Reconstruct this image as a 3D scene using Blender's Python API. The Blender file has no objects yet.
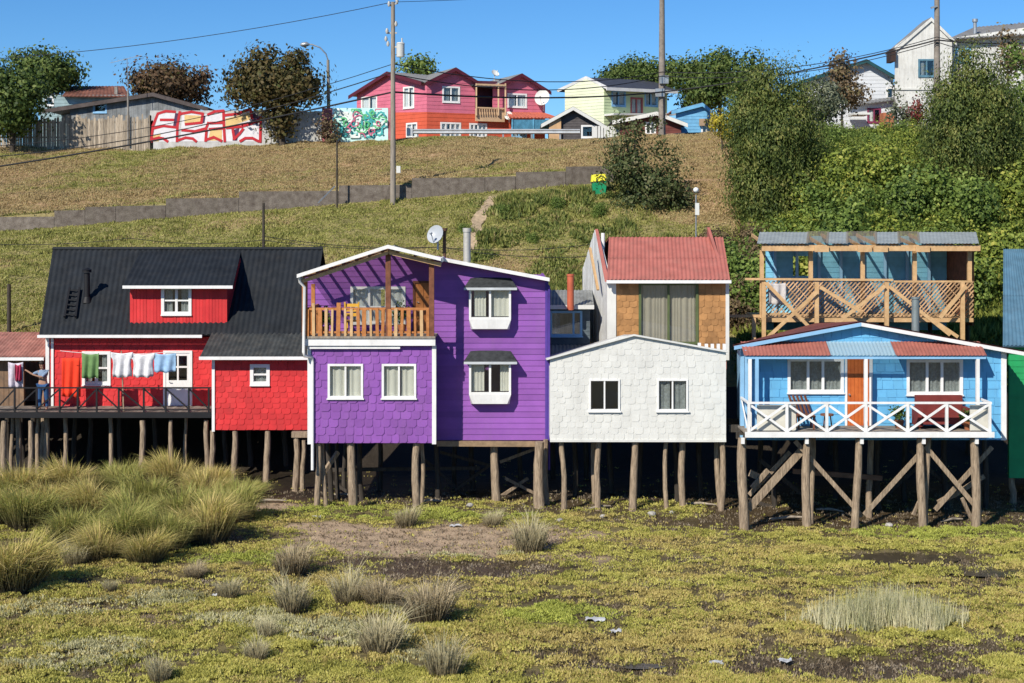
import bpy, math, random
import numpy as np
from mathutils import Vector

# ---------------------------------------------------------------- camera, sky, sun, exposure
S = bpy.context.scene
C = S.collection
FP, HZ, CH = 1500.0, 225.0, 9.0           # focal length in pixels, horizon row, camera height
cam_d = bpy.data.cameras.new('camera'); cam = bpy.data.objects.new('camera', cam_d); C.objects.link(cam)
cam_d.sensor_width = 36; cam_d.lens = FP / 1024 * 36; cam_d.shift_y = -(341.5 - HZ) / 1024
cam_d.clip_start = 0.5; cam_d.clip_end = 3000
cam.location = (0, 0, CH); cam.rotation_euler = (math.radians(90), 0, 0)
S.camera = cam
AZ, EL = math.radians(33), math.radians(38)
to_sun = Vector((-math.sin(AZ) * math.cos(EL), -math.cos(AZ) * math.cos(EL), math.sin(EL)))
W = bpy.data.worlds.new('World'); S.world = W; W.use_nodes = True
wn = W.node_tree; bg = wn.nodes['Background']; bg.inputs['Strength'].default_value = 0.13
sky = wn.nodes.new('ShaderNodeTexSky'); sky.sky_type = 'NISHITA'; sky.sun_disc = False
sky.sun_elevation = EL; sky.sun_rotation = math.radians(213)
sky.air_density = 1.0; sky.dust_density = 0.0; sky.ozone_density = 6.0; sky.altitude = 1500
hs = wn.nodes.new('ShaderNodeHueSaturation'); hs.inputs['Saturation'].default_value = 1.14
wn.links.new(sky.outputs[0], hs.inputs['Color']); tn = wn.nodes.new('ShaderNodeVectorMath'); tn.operation = 'MULTIPLY'; tn.inputs[1].default_value = (.54, .675, .755); wn.links.new(hs.outputs[0], tn.inputs[0]); wn.links.new(tn.outputs[0], bg.inputs[0])
sl = bpy.data.lights.new('sun', 'SUN'); sl.energy = 4.8; sl.angle = math.radians(0.55); sl.color = (1.0, 0.93, 0.82)
so = bpy.data.objects.new('sun', sl); C.objects.link(so); so.rotation_euler = to_sun.to_track_quat('Z', 'Y').to_euler()
so.location = (-30, -40, 60)
vs = S.view_settings; vs.view_transform = 'Standard'; vs.look = 'None'; vs.exposure = 0.30; vs.gamma = 1; vs.use_curve_mapping = False
S.render.engine = 'CYCLES'; S.cycles.max_bounces = 6; S.cycles.transparent_max_bounces = 12
S.cycles.diffuse_bounces = 3; S.cycles.glossy_bounces = 3; S.cycles.transmission_bounces = 4
S.cycles.use_denoising = True

rnd = random.Random(7)
rng = np.random.default_rng(11)
PI = math.pi

# ---------------------------------------------------------------- pixel <-> world helpers
def P(px, py, Y): return Vector(((px - 512) * Y / FP, Y, CH - (py - HZ) * Y / FP))
def PX(px, Y): return (px - 512) * Y / FP
def PZ(py, Y): return CH - (py - HZ) * Y / FP

# ---------------------------------------------------------------- materials
def lin(h):
    h = h.lstrip('#'); r = []
    for i in (0, 2, 4):
        c = int(h[i:i+2], 16) / 255
        r.append(c / 12.92 if c <= .04045 else ((c + .055) / 1.055) ** 2.4)
    return tuple(r)
def mix(a, b, t): return tuple(x * (1 - t) + y * t for x, y in zip(a, b))
def mul(a, k): return tuple(min(1, x * k) for x in a)
MATS = {}
def mat(name, col, rough=.7, var=.18, scale=2.0, spec=.3, metal=0.0, bump=0.0, bscale=20, col2=None, island=0.0,
        stretch=None, grime=0.0, transl=0.0, fine=0.0):
    """procedural paint / wood / metal with blotchy variation, optional per-island variation and wear"""
    if name in MATS: return MATS[name]
    m = bpy.data.materials.new(name); m.use_nodes = True; MATS[name] = m
    nt = m.node_tree; N = nt.nodes; L = nt.links; b = N['Principled BSDF']
    b.inputs['Roughness'].default_value = rough; b.inputs['Metallic'].default_value = metal
    b.inputs['Specular IOR Level'].default_value = spec
    tc = N.new('ShaderNodeTexCoord'); mp = N.new('ShaderNodeMapping'); L.new(tc.outputs['Object'], mp.inputs[0])
    if stretch: mp.inputs['Scale'].default_value = stretch
    no = N.new('ShaderNodeTexNoise'); no.inputs['Scale'].default_value = scale; no.inputs['Detail'].default_value = 6
    no.inputs['Roughness'].default_value = .65
    L.new(mp.outputs[0], no.inputs['Vector'])
    cr = N.new('ShaderNodeValToRGB'); L.new(no.outputs[0], cr.inputs[0])
    c2 = col2 if col2 else mul(col, 1 - 1.6 * var)
    cr.color_ramp.elements[0].position = .3; cr.color_ramp.elements[1].position = .72
    cr.color_ramp.elements[0].color = (*c2, 1); cr.color_ramp.elements[1].color = (*mul(col, 1 + .35 * var), 1)
    out = cr.outputs[0]
    if grime:
        n2 = N.new('ShaderNodeTexNoise'); n2.inputs['Scale'].default_value = 1.3; n2.inputs['Detail'].default_value = 9
        n2.inputs['Roughness'].default_value = .75
        mp2 = N.new('ShaderNodeMapping'); mp2.inputs['Scale'].default_value = (2.2, 2.2, .35)
        L.new(tc.outputs['Object'], mp2.inputs[0]); L.new(mp2.outputs[0], n2.inputs['Vector'])
        r2 = N.new('ShaderNodeMapRange'); r2.inputs[1].default_value = .48; r2.inputs[2].default_value = .78
        r2.inputs[4].default_value = grime
        L.new(n2.outputs[0], r2.inputs[0])
        mx = N.new('ShaderNodeMix'); mx.data_type = 'RGBA'; L.new(r2.outputs[0], mx.inputs[0]); L.new(out, mx.inputs[6])
        mx.inputs[7].default_value = (.16, .14, .11, 1); out = mx.outputs[2]
    if island:
        g = N.new('ShaderNodeNewGeometry'); r = N.new('ShaderNodeMapRange')
        r.inputs[3].default_value = 1 - island; r.inputs[4].default_value = 1 + island
        L.new(g.outputs['Random Per Island'], r.inputs[0])
        vm = N.new('ShaderNodeVectorMath'); vm.operation = 'SCALE'; L.new(out, vm.inputs[0]); L.new(r.outputs[0], vm.inputs['Scale'])
        out = vm.outputs[0]
    if fine:
        n3 = N.new('ShaderNodeTexNoise'); n3.inputs['Scale'].default_value = 30; n3.inputs['Detail'].default_value = 3
        L.new(mp.outputs[0], n3.inputs['Vector'])
        r = N.new('ShaderNodeMapRange'); r.inputs[1].default_value = .3; r.inputs[2].default_value = .7
        r.inputs[3].default_value = 1 - fine; r.inputs[4].default_value = 1 + fine; L.new(n3.outputs[0], r.inputs[0])
        vm = N.new('ShaderNodeVectorMath'); vm.operation = 'SCALE'; L.new(out, vm.inputs[0]); L.new(r.outputs[0], vm.inputs['Scale'])
        out = vm.outputs[0]
    L.new(out, b.inputs['Base Color'])
    if bump:
        n4 = N.new('ShaderNodeTexNoise'); n4.inputs['Scale'].default_value = bscale; n4.inputs['Detail'].default_value = 5
        L.new(mp.outputs[0], n4.inputs['Vector'])
        bu = N.new('ShaderNodeBump'); bu.inputs['Strength'].default_value = bump; bu.inputs['Distance'].default_value = .03
        L.new(n4.outputs[0], bu.inputs['Height']); L.new(bu.outputs[0], b.inputs['Normal'])
    if transl:
        t = N.new('ShaderNodeBsdfTranslucent'); L.new(out, t.inputs[0]); ms = N.new('ShaderNodeMixShader')
        ms.inputs[0].default_value = transl; L.new(b.outputs[0], ms.inputs[1]); L.new(t.outputs[0], ms.inputs[2])
        L.new(ms.outputs[0], N['Material Output'].inputs[0])
    return m

def leafmat(name, cols, transl=.25, rough=.6, spec=.25):
    """foliage: colour drawn per leaf from a ramp of the plant's own leaf colours, drifting over the plant"""
    if name in MATS: return MATS[name]
    m = bpy.data.materials.new(name); m.use_nodes = True; MATS[name] = m
    nt = m.node_tree; N = nt.nodes; L = nt.links; b = N['Principled BSDF']
    b.inputs['Roughness'].default_value = rough; b.inputs['Specular IOR Level'].default_value = spec
    g = N.new('ShaderNodeNewGeometry'); tc = N.new('ShaderNodeTexCoord')
    no = N.new('ShaderNodeTexNoise'); no.inputs['Scale'].default_value = 1.1; no.inputs['Detail'].default_value = 4
    L.new(tc.outputs['Object'], no.inputs['Vector'])
    ma = N.new('ShaderNodeMath'); ma.operation = 'MULTIPLY_ADD'; ma.inputs[1].default_value = .5
    r = N.new('ShaderNodeMapRange'); r.inputs[1].default_value = .32; r.inputs[2].default_value = .68; r.inputs[4].default_value = .5
    L.new(no.outputs[0], r.inputs[0]); L.new(g.outputs['Random Per Island'], ma.inputs[0]); L.new(r.outputs[0], ma.inputs[2])
    cr = N.new('ShaderNodeValToRGB'); L.new(ma.outputs[0], cr.inputs[0])
    e = cr.color_ramp.elements
    while len(e) < len(cols): e.new(.5)
    for i, c in enumerate(cols):
        e[i].position = .12 + .76 * i / (len(cols) - 1); e[i].color = (*c, 1)
    L.new(cr.outputs[0], b.inputs['Base Color'])
    t = N.new('ShaderNodeBsdfTranslucent'); L.new(cr.outputs[0], t.inputs[0]); ms = N.new('ShaderNodeMixShader')
    ms.inputs[0].default_value = transl; L.new(b.outputs[0], ms.inputs[1]); L.new(t.outputs[0], ms.inputs[2])
    L.new(ms.outputs[0], N['Material Output'].inputs[0])
    return m

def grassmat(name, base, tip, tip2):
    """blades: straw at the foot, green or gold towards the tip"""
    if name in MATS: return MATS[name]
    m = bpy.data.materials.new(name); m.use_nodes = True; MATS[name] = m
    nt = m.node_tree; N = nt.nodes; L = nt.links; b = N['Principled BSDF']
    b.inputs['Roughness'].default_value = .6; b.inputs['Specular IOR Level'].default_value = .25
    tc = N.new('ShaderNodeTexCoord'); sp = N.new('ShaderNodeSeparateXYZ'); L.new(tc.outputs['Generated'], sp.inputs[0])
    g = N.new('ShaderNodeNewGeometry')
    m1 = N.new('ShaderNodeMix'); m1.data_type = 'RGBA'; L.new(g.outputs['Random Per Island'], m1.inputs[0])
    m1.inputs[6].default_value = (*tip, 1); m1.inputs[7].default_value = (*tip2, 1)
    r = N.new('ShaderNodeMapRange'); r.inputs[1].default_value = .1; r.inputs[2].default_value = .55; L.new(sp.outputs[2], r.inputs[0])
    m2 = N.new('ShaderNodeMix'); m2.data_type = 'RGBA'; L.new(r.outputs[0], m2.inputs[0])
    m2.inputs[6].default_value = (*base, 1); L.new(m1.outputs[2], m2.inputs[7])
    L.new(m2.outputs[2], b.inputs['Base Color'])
    t = N.new('ShaderNodeBsdfTranslucent'); L.new(m2.outputs[2], t.inputs[0]); ms = N.new('ShaderNodeMixShader')
    ms.inputs[0].default_value = .3; L.new(b.outputs[0], ms.inputs[1]); L.new(t.outputs[0], ms.inputs[2])
    L.new(ms.outputs[0], N['Material Output'].inputs[0])
    return m

def glassmat():
    m = bpy.data.materials.new('window_glass'); m.use_nodes = True
    N = m.node_tree.nodes; L = m.node_tree.links; N.remove(N['Principled BSDF'])
    t = N.new('ShaderNodeBsdfTransparent'); t.inputs[0].default_value = (.93, .95, .95, 1)
    g = N.new('ShaderNodeBsdfGlossy'); g.inputs['Roughness'].default_value = .03
    lw = N.new('ShaderNodeLayerWeight'); f = N.new('ShaderNodeMapRange'); f.inputs[3].default_value = .07; f.inputs[4].default_value = .6
    pw = N.new('ShaderNodeMath'); pw.operation = 'POWER'; pw.inputs[1].default_value = 3; L.new(lw.outputs['Facing'], pw.inputs[0]); L.new(pw.outputs[0], f.inputs[0])
    ms = N.new('ShaderNodeMixShader'); L.new(f.outputs[0], ms.inputs[0]); L.new(t.outputs[0], ms.inputs[1]); L.new(g.outputs[0], ms.inputs[2])
    L.new(ms.outputs[0], N['Material Output'].inputs[0])
    return m
GLASS = glassmat()
def clearmat(name, col, t):
    m = bpy.data.materials.new(name); m.use_nodes = True; N = m.node_tree.nodes; L = m.node_tree.links; b = N['Principled BSDF']
    b.inputs['Base Color'].default_value = (*col, 1); b.inputs['Roughness'].default_value = .4; tr = N.new('ShaderNodeBsdfTransparent'); tr.inputs[0].default_value = (*mix(col, (1, 1, 1), .5), 1)
    ms = N.new('ShaderNodeMixShader'); ms.inputs[0].default_value = t; L.new(b.outputs[0], ms.inputs[1]); L.new(tr.outputs[0], ms.inputs[2]); L.new(ms.outputs[0], N['Material Output'].inputs[0]); return m
M_white = mat('white_paint', (.78, .78, .76), .5, .08, grime=.25)
M_redwall = mat('red_paint', (.60, .032, .034), .6, .16, 1.5, col2=(.49, .024, .027), island=.13, grime=.12)
M_dred = mat('dark_red_paint', (.5, .03, .04), .55)
M_purp = mat('purple_paint', (.245, .084, .358), .6, .16, 1.2, col2=(.195, .067, .295), island=.12, grime=.16)
M_whsh = mat('white_shingle_paint', (.66, .66, .62), .6, .08, 1.4, island=.035, grime=.2)
M_blue = mat('blue_paint', (.135, .42, .67), .55, .14, 1.3, col2=(.11, .35, .59), island=.06, grime=.14)
M_lblue = mat('pale_blue_paint', (.26, .50, .74), .55, .12, 1.3, grime=.2)
M_black = mat('black_roof_paint', (.018, .022, .027), .7, .25, 1.2, grime=.10, spec=.2)
M_dgrey = mat('dark_felt', (.045, .05, .052), .8, .4, 6, bump=.3)
M_blackp = mat('black_paint', (.012, .012, .014), .6)
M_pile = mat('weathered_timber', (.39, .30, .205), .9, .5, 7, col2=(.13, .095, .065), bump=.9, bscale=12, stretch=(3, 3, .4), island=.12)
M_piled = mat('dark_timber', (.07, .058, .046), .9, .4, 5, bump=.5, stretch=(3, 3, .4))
M_newwood = mat('new_timber', (.58, .385, .20), .7, .25, 4, col2=(.42, .26, .12), island=.14, bump=.2)
M_orwood = mat('varnished_timber', (.48, .20, .065), .55, .35, 5, col2=(.30, .11, .03), island=.2)
M_brwood = mat('brown_timber', (.22, .085, .045), .7, .35, 5)
M_plank = mat('grey_planks', (.30, .26, .21), .85, .35, 3, island=.25, stretch=(3, 3, .5), col2=(.17, .145, .12))
M_zinc = mat('galvanised_metal', (.42, .44, .45), .4, .2, 3, metal=.6, island=.1)
M_dark = mat('painted_room_dark', (.02, .02, .022), .9)
M_curt = mat('cream_curtain', (.68, .65, .56), .9, .08)
M_curtw = mat('white_curtain', (.75, .75, .73), .9, .05)
M_curtg = mat('grey_lace_curtain', (.30, .32, .31), .9, .3, 14)
M_curtd = mat('taupe_curtain', (.40, .35, .27), .9, .1)
M_conc = mat('concrete', (.30, .28, .25), .9, .3, 2.5, bump=.4, grime=.5, col2=(.17, .155, .14))

# ---------------------------------------------------------------- objects
def base_of(o):
    while o.parent: o = o.parent
    return o.location
def thing(name, label, cat, loc=(0, 0, 0), group=None, rz=0):
    o = bpy.data.objects.new(name, None); C.objects.link(o); o.location = loc; o.rotation_euler = (0, 0, rz)
    o['label'] = label; o['category'] = cat; o.empty_display_size = .3
    if group: o['group'] = group
    return o
def tag(o, label, cat, group=None):
    o['label'] = label; o['category'] = cat
    if group: o['group'] = group
    return o
def dup(root, loc, label=None, rz=0, scale=None):
    r = root.copy(); C.objects.link(r); r.location = loc; r.rotation_euler = (0, 0, rz)
    if scale is not None: r.scale = scale if hasattr(scale, '__len__') else (scale,) * 3
    if label: r['label'] = label
    for ch in list(root.children):
        c = ch.copy(); C.objects.link(c); c.parent = r
        for g in list(ch.children):
            d = g.copy(); C.objects.link(d); d.parent = c
    return r

class MB:
    def __init__(s): s.v = []; s.f = []; s.sm = []
    def add(s, vs, fs, smooth=False):
        n = len(s.v); s.v += [tuple(v) for v in vs]; s.f += [tuple(n + i for i in f) for f in fs]; s.sm += [smooth] * len(fs); return s
    def box(s, x0, x1, y0, y1, z0, z1):
        v = [(x, y, z) for z in (z0, z1) for y in (y0, y1) for x in (x0, x1)]
        return s.add(v, [(0, 2, 3, 1), (4, 5, 7, 6), (0, 1, 5, 4), (2, 6, 7, 3), (0, 4, 6, 2), (1, 3, 7, 5)])
    def beam(s, a, b, w, h=None, up=Vector((0, 0, 1))):
        a = Vector(a); b = Vector(b); h = h or w; d = (b - a).normalized()
        if abs(d.dot(up)) > .98: up = Vector((0, 1, 0))
        r = d.cross(up).normalized(); u = r.cross(d)
        v = [p + r * (i * w / 2) + u * (j * h / 2) for p in (a, b) for i, j in ((-1, -1), (1, -1), (1, 1), (-1, 1))]
        return s.add(v, [(0, 1, 2, 3), (7, 6, 5, 4), (0, 4, 5, 1), (1, 5, 6, 2), (2, 6, 7, 3), (3, 7, 4, 0)])
    def tube(s, pts, rad, n=8, cap=True):
        pts = [Vector(p) for p in pts]
        if not hasattr(rad, '__len__'): rad = [rad] * len(pts)
        v = []; f = []
        for i, p in enumerate(pts):
            d = (pts[min(i + 1, len(pts) - 1)] - pts[max(i - 1, 0)]).normalized()
            a = Vector((0, 0, 1)) if abs(d.z) < .9 else Vector((0, 1, 0))
            x = d.cross(a).normalized(); y = d.cross(x)
            for k in range(n):
                t = 2 * PI * k / n; v.append(p + (x * math.cos(t) + y * math.sin(t)) * rad[i])
        for i in range(len(pts) - 1):
            for k in range(n):
                f.append((i * n + k, i * n + (k + 1) % n, (i + 1) * n + (k + 1) % n, (i + 1) * n + k))
        s.add(v, f, True)
        if cap:
            s.add(v[:n], [tuple(range(n))]); s.add(v[-n:], [tuple(reversed(range(n)))])
        return s
    def prism(s, pts, off):
        n = len(pts); pts = [Vector(p) for p in pts]; off = Vector(off)
        fs = [tuple(range(n)), tuple(reversed(range(n, 2 * n)))] + [(i, i + n, (i + 1) % n + n, (i + 1) % n) for i in range(n)]
        return s.add(pts + [p + off for p in pts], fs)
    def build(s, name, m, parent=None, kind=None):
        L = base_of(parent) if parent else Vector((0, 0, 0))
        me = bpy.data.meshes.new(name)
        me.from_pydata([(v[0] - L[0], v[1] - L[1], v[2] - L[2]) for v in s.v], [], s.f)
        me.polygons.foreach_set('use_smooth', s.sm); me.materials.append(m); me.update()
        o = bpy.data.objects.new(name, me); C.objects.link(o)
        if parent: o.parent = parent
        if kind: o['kind'] = kind
        return o

def fastmesh(name, V, F, m, parent=None, kind=None, smooth=False, attrs=None):
    """V (n,3), F (m,3 or 4) numpy"""
    me = bpy.data.meshes.new(name); V = np.asarray(V, dtype=np.float32).copy(); F = np.asarray(F, dtype=np.int32)
    if parent: V -= np.array(base_of(parent), dtype=np.float32)
    k = F.shape[1]
    me.vertices.add(len(V)); me.vertices.foreach_set('co', V.ravel())
    me.loops.add(F.size); me.loops.foreach_set('vertex_index', F.ravel())
    me.polygons.add(len(F)); me.polygons.foreach_set('loop_start', np.arange(0, F.size, k, dtype=np.int32))
    me.polygons.foreach_set('use_smooth', np.full(len(F), smooth)); me.update(calc_edges=True)
    for n, a in (attrs or {}).items():
        at = me.attributes.new(n, 'FLOAT', 'POINT'); at.data.foreach_set('value', np.asarray(a, dtype=np.float32).ravel())
    me.materials.append(m)
    o = bpy.data.objects.new(name, me); C.objects.link(o)
    if parent: o.parent = parent
    if kind: o['kind'] = kind
    return o

# ---------------------------------------------------------------- 2D clipping for cladding
def clip_half(poly, a, b, c):
    out = []; n = len(poly)
    for i in range(n):
        p, q = poly[i], poly[(i + 1) % n]; dp = a * p[0] + b * p[1] - c; dq = a * q[0] + b * q[1] - c
        if dp <= 0: out.append(p)
        if (dp < 0 < dq) or (dq < 0 < dp):
            t = dp / (dp - dq); out.append((p[0] + (q[0] - p[0]) * t, p[1] + (q[1] - p[1]) * t))
    return out
def clip_poly(poly, conv):                 # conv convex, either winding
    A = sum(conv[i][0] * conv[(i + 1) % len(conv)][1] - conv[(i + 1) % len(conv)][0] * conv[i][1] for i in range(len(conv)))
    if A < 0: conv = conv[::-1]
    for i in range(len(conv)):
        (x0, y0), (x1, y1) = conv[i], conv[(i + 1) % len(conv)]
        a, b = (y1 - y0), -(x1 - x0); poly = clip_half(poly, a, b, a * x0 + b * y0)
        if len(poly) < 3: return []
    return poly
def minus_rects(polys, holes):
    for (x0, x1, z0, z1) in holes:
        nxt = []
        for p in polys:
            xs = [q[0] for q in p]; zs = [q[1] for q in p]
            if max(xs) <= x0 or min(xs) >= x1 or max(zs) <= z0 or min(zs) >= z1: nxt.append(p); continue
            L = clip_half(p, 1, 0, x0); R = clip_half(p, -1, 0, -x1)
            m = clip_half(clip_half(p, -1, 0, -x0), 1, 0, x1) if len(p) > 2 else []
            nxt += [q for q in (L, R) if len(q) > 2]
            if len(m) > 2:
                nxt += [q for q in (clip_half(m, 0, 1, z0), clip_half(m, 0, -1, -z1)) if len(q) > 2]
        polys = nxt
    return polys

class Fr:
    """a vertical wall plane: origin O, horizontal direction U, outward normal N"""
    def __init__(s, O, U=(1, 0, 0)):
        s.O = Vector(O); s.O.z = 0; s.U = Vector(U).normalized(); s.N = Vector((s.U.y, -s.U.x, 0))
    def pt(s, u, z, d=0): return s.O + s.U * u + s.N * d + Vector((0, 0, z))
    def uz(s, px, py):
        r = Vector(((px - 512) / FP, 1, -(py - HZ) / FP)); t = s.O.dot(s.N) / r.dot(s.N)
        if abs(r.dot(s.N)) < 1e-6: t = 0
        # plane passes through O, camera ground point is the xy origin
        p = r * t; return ((p - s.O).dot(s.U), CH + p.z)
    def rect(s, x0, y0, x1, y1):
        a = s.uz(x0, y0); b = s.uz(x1, y1); return (min(a[0], b[0]), max(a[0], b[0]), min(a[1], b[1]), max(a[1], b[1]))
    def poly(s, pts): return [s.uz(*p) for p in pts]
def AF(Y): return Fr((0, Y, 0))

def slab(mb, fr, poly, holes=(), d0=-.12, d1=0.0):
    for p in minus_rects([list(poly)], holes):
        mb.prism([fr.pt(u, z, d1) for u, z in p], fr.N * (d0 - d1))
def clad(mb, fr, poly, holes=(), kind='shingle', tw=.3, th=.3, thick=.03, seed=0):
    r = random.Random(seed); us = [p[0] for p in poly]; zs = [p[1] for p in poly]
    u0, u1, z0, z1 = min(us), max(us), min(zs), max(zs)
    def emit(tile, zb, ht, jit):
        for q in minus_rects([clip_poly(tile, poly)] if len(clip_poly(tile, poly)) > 2 else [], holes):
            n = len(q); fv = []
            for (u, z) in q:
                d = (.006 + thick * (1 - (z - zb) / ht) + jit) if kind != 'vertical' else thick + jit
                fv.append(fr.pt(u, z, max(.004, d)))
            bv = [fr.pt(u, z, 0) for u, z in q]
            mb.add(fv + bv, [tuple(range(n))] + [(i, i + n, (i + 1) % n + n, (i + 1) % n) for i in range(n)])
    if kind == 'vertical':
        u = u0
        while u < u1:
            w = tw * r.uniform(.93, 1.07)
            emit([(u + .006, z0 - .01), (u + w - .006, z0 - .01), (u + w - .006, z1 + .01), (u + .006, z1 + .01)], z0, 1, r.uniform(-.008, .008)); u += w
        return
    row = 0; z = z0
    while z < z1:
        if kind == 'board':
            emit([(u0 - .01, z), (u1 + .01, z), (u1 + .01, z + th), (u0 - .01, z + th)], z, th, 0)
        else:
            u = u0 - (tw / 2 if row % 2 else 0) - r.uniform(0, .03)
            while u < u1:
                w = tw * r.uniform(.78, 1.22); g = r.uniform(.004, .012); c = min(.2 * w, th * .28); dz = r.uniform(-.012, .012)
                zb = z + dz
                if kind == 'shingle': t = [(u + g + c, zb), (u + w - g - c, zb), (u + w - g, zb + c), (u + w - g, z + th + .02), (u + g, z + th + .02), (u + g, zb + c)]
                else: t = [(u + g, zb), (u + w - g, zb), (u + w - g, z + th + .02), (u + g, z + th + .02)]
                emit(t, zb, th + .03, r.uniform(-.004, .005)); u += w
        z += th; row += 1

def corr(mb, A, B, Cc, D, pitch=.12, amp=.02, rows=1, back=True):
    """corrugated sheet: A-B lower edge, D-C upper edge, ridges run A->D"""
    A, B, Cc, D = map(Vector, (A, B, Cc, D)); n = max(4, int((B - A).length / pitch * 4))
    nr = (B - A).cross(D - A).normalized()
    if nr.z < 0 and abs(nr.z) > .05: nr = -nr
    for rr in range(rows):
        t0, t1 = rr / rows, (rr + 1) / rows
        lift = .012 if rows > 1 else 0
        v = []
        for i in range(n + 1):
            s_ = i / n; o = nr * (amp * math.sin(2 * PI * i / 4 + .6)); lo = A.lerp(B, s_); hi = D.lerp(Cc, s_)
            v.append(lo.lerp(hi, max(0, t0 - .01)) + o + nr * lift); v.append(lo.lerp(hi, t1) + o)
        mb.add(v, [(2 * i, 2 * i + 2, 2 * i + 3, 2 * i + 1) for i in range(n)], True)
    if back:
        e = nr * (amp + .006); th = nr * .025
        mb.prism([A - e, B - e, Cc - e, D - e], -th)

def window(fr, rect, parent, fm=None, vbars=(.5,), hbars=(), curtain=M_curt, fw=.07, proud=.045, name='window', cov=((0, .36), (.64, 1)), cd=.10, sill=True, label=None, back=False):
    fm = fm or M_white; u0, u1, z0, z1 = rect; mb = MB()
    def fb(a, b, c, d, d0, d1):
        ps = [fr.pt(a, c, d0), fr.pt(b, c, d0), fr.pt(b, d, d0), fr.pt(a, d, d0)]; mb.prism(ps, fr.N * (d1 - d0))
    o = fw * .55
    fb(u0 - o, u0 + fw - o, z0 - o, z1 + o, -.09, proud); fb(u1 - fw + o, u1 + o, z0 - o, z1 + o, -.09, proud)
    fb(u0 + fw - o, u1 - fw + o, z1 - fw + o, z1 + o, -.09, proud - .003); fb(u0 + fw - o, u1 - fw + o, z0 - o, z0 + fw - o, -.09, proud - .003)
    for t in vbars:
        c = u0 + (u1 - u0) * t; fb(c - fw * .42, c + fw * .42, z0 + fw - o, z1 - fw + o, -.06, proud - .02)
    for t in hbars:
        c = z0 + (z1 - z0) * t; fb(u0 + fw - o, u1 - fw + o, c - fw * .25, c + fw * .25, -.055, proud - .025)
    w = mb.build(name, fm, parent)
    if label: w['label'] = label
    g = MB(); g.prism([fr.pt(u0, z0, -.03), fr.pt(u1, z0, -.03), fr.pt(u1, z1, -.03), fr.pt(u0, z1, -.03)], fr.N * -.006); g.build('pane', GLASS, w)
    if sill:
        sb = MB(); sb.prism([fr.pt(u0 - .07, z0 - fw * .55 - .04, 0), fr.pt(u1 + .07, z0 - fw * .55 - .04, 0), fr.pt(u1 + .07, z0 - fw * .55 - .002, 0), fr.pt(u0 - .07, z0 - fw * .55 - .002, 0)], fr.N * (proud + .04)); sb.build('sill', fm, w)
    if back: MB().prism([fr.pt(u0 - .3, z0 - .3, -.6), fr.pt(u1 + .3, z0 - .3, -.6), fr.pt(u1 + .3, z1 + .3, -.6), fr.pt(u0 - .3, z1 + .3, -.6)], fr.N * -.1).build('dark_backdrop', M_dark, w)  # added dark sheet behind the panes, standing in for the unlit room
    if curtain:
        cb = MB()
        for (a, b) in cov:
            n = max(6, int((b - a) * (u1 - u0) / .03)); v = []
            for i in range(n + 1):
                uu = u0 + (u1 - u0) * (a + (b - a) * i / n); dd = -cd + .025 * math.sin(i * 1.35 + 2.3 * math.sin(i * .3))
                v += [fr.pt(uu, z0 + .02, dd), fr.pt(uu, z1 - .02, dd)]
            cb.add(v, [(2 * i, 2 * i + 2, 2 * i + 3, 2 * i + 1) for i in range(n)], True)
        cb.build('curtain', curtain, w)
    return w

# ---------------------------------------------------------------- noise and terrain
def _h(ix, iy, s):
    n = (ix.astype(np.int64) * 374761393 + iy.astype(np.int64) * 668265263 + s * 1442695041) & 0xffffffff
    n = ((n ^ (n >> 13)) * 1274126177) & 0xffffffff
    return ((n ^ (n >> 16)) & 0xffff) / 65535.0
def vnoise(x, y, s=0):
    x = np.asarray(x, float); y = np.asarray(y, float); ix = np.floor(x); iy = np.floor(y); fx = x - ix; fy = y - iy
    fx = fx * fx * (3 - 2 * fx); fy = fy * fy * (3 - 2 * fy)
    a = _h(ix, iy, s); b = _h(ix + 1, iy, s); c = _h(ix, iy + 1, s); d = _h(ix + 1, iy + 1, s)
    return (a * (1 - fx) + b * fx) * (1 - fy) + (c * (1 - fx) + d * fx) * fy
def fbm(x, y, s=0, o=4):
    t = 0; a = .5; k = 1
    for i in range(o): t = t + a * vnoise(np.asarray(x) * k, np.asarray(y) * k, s + i); a *= .5; k *= 2.03
    return t / (1 - .5 ** o)
def sstep(a, b, x):
    t = np.clip((np.asarray(x, float) - a) / (b - a), 0, 1); return t * t * (3 - 2 * t)
WALLY = 78.0
def zwall(X): return 8.64 + (np.clip(X, -40, 6) + 26.6) * .082
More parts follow.
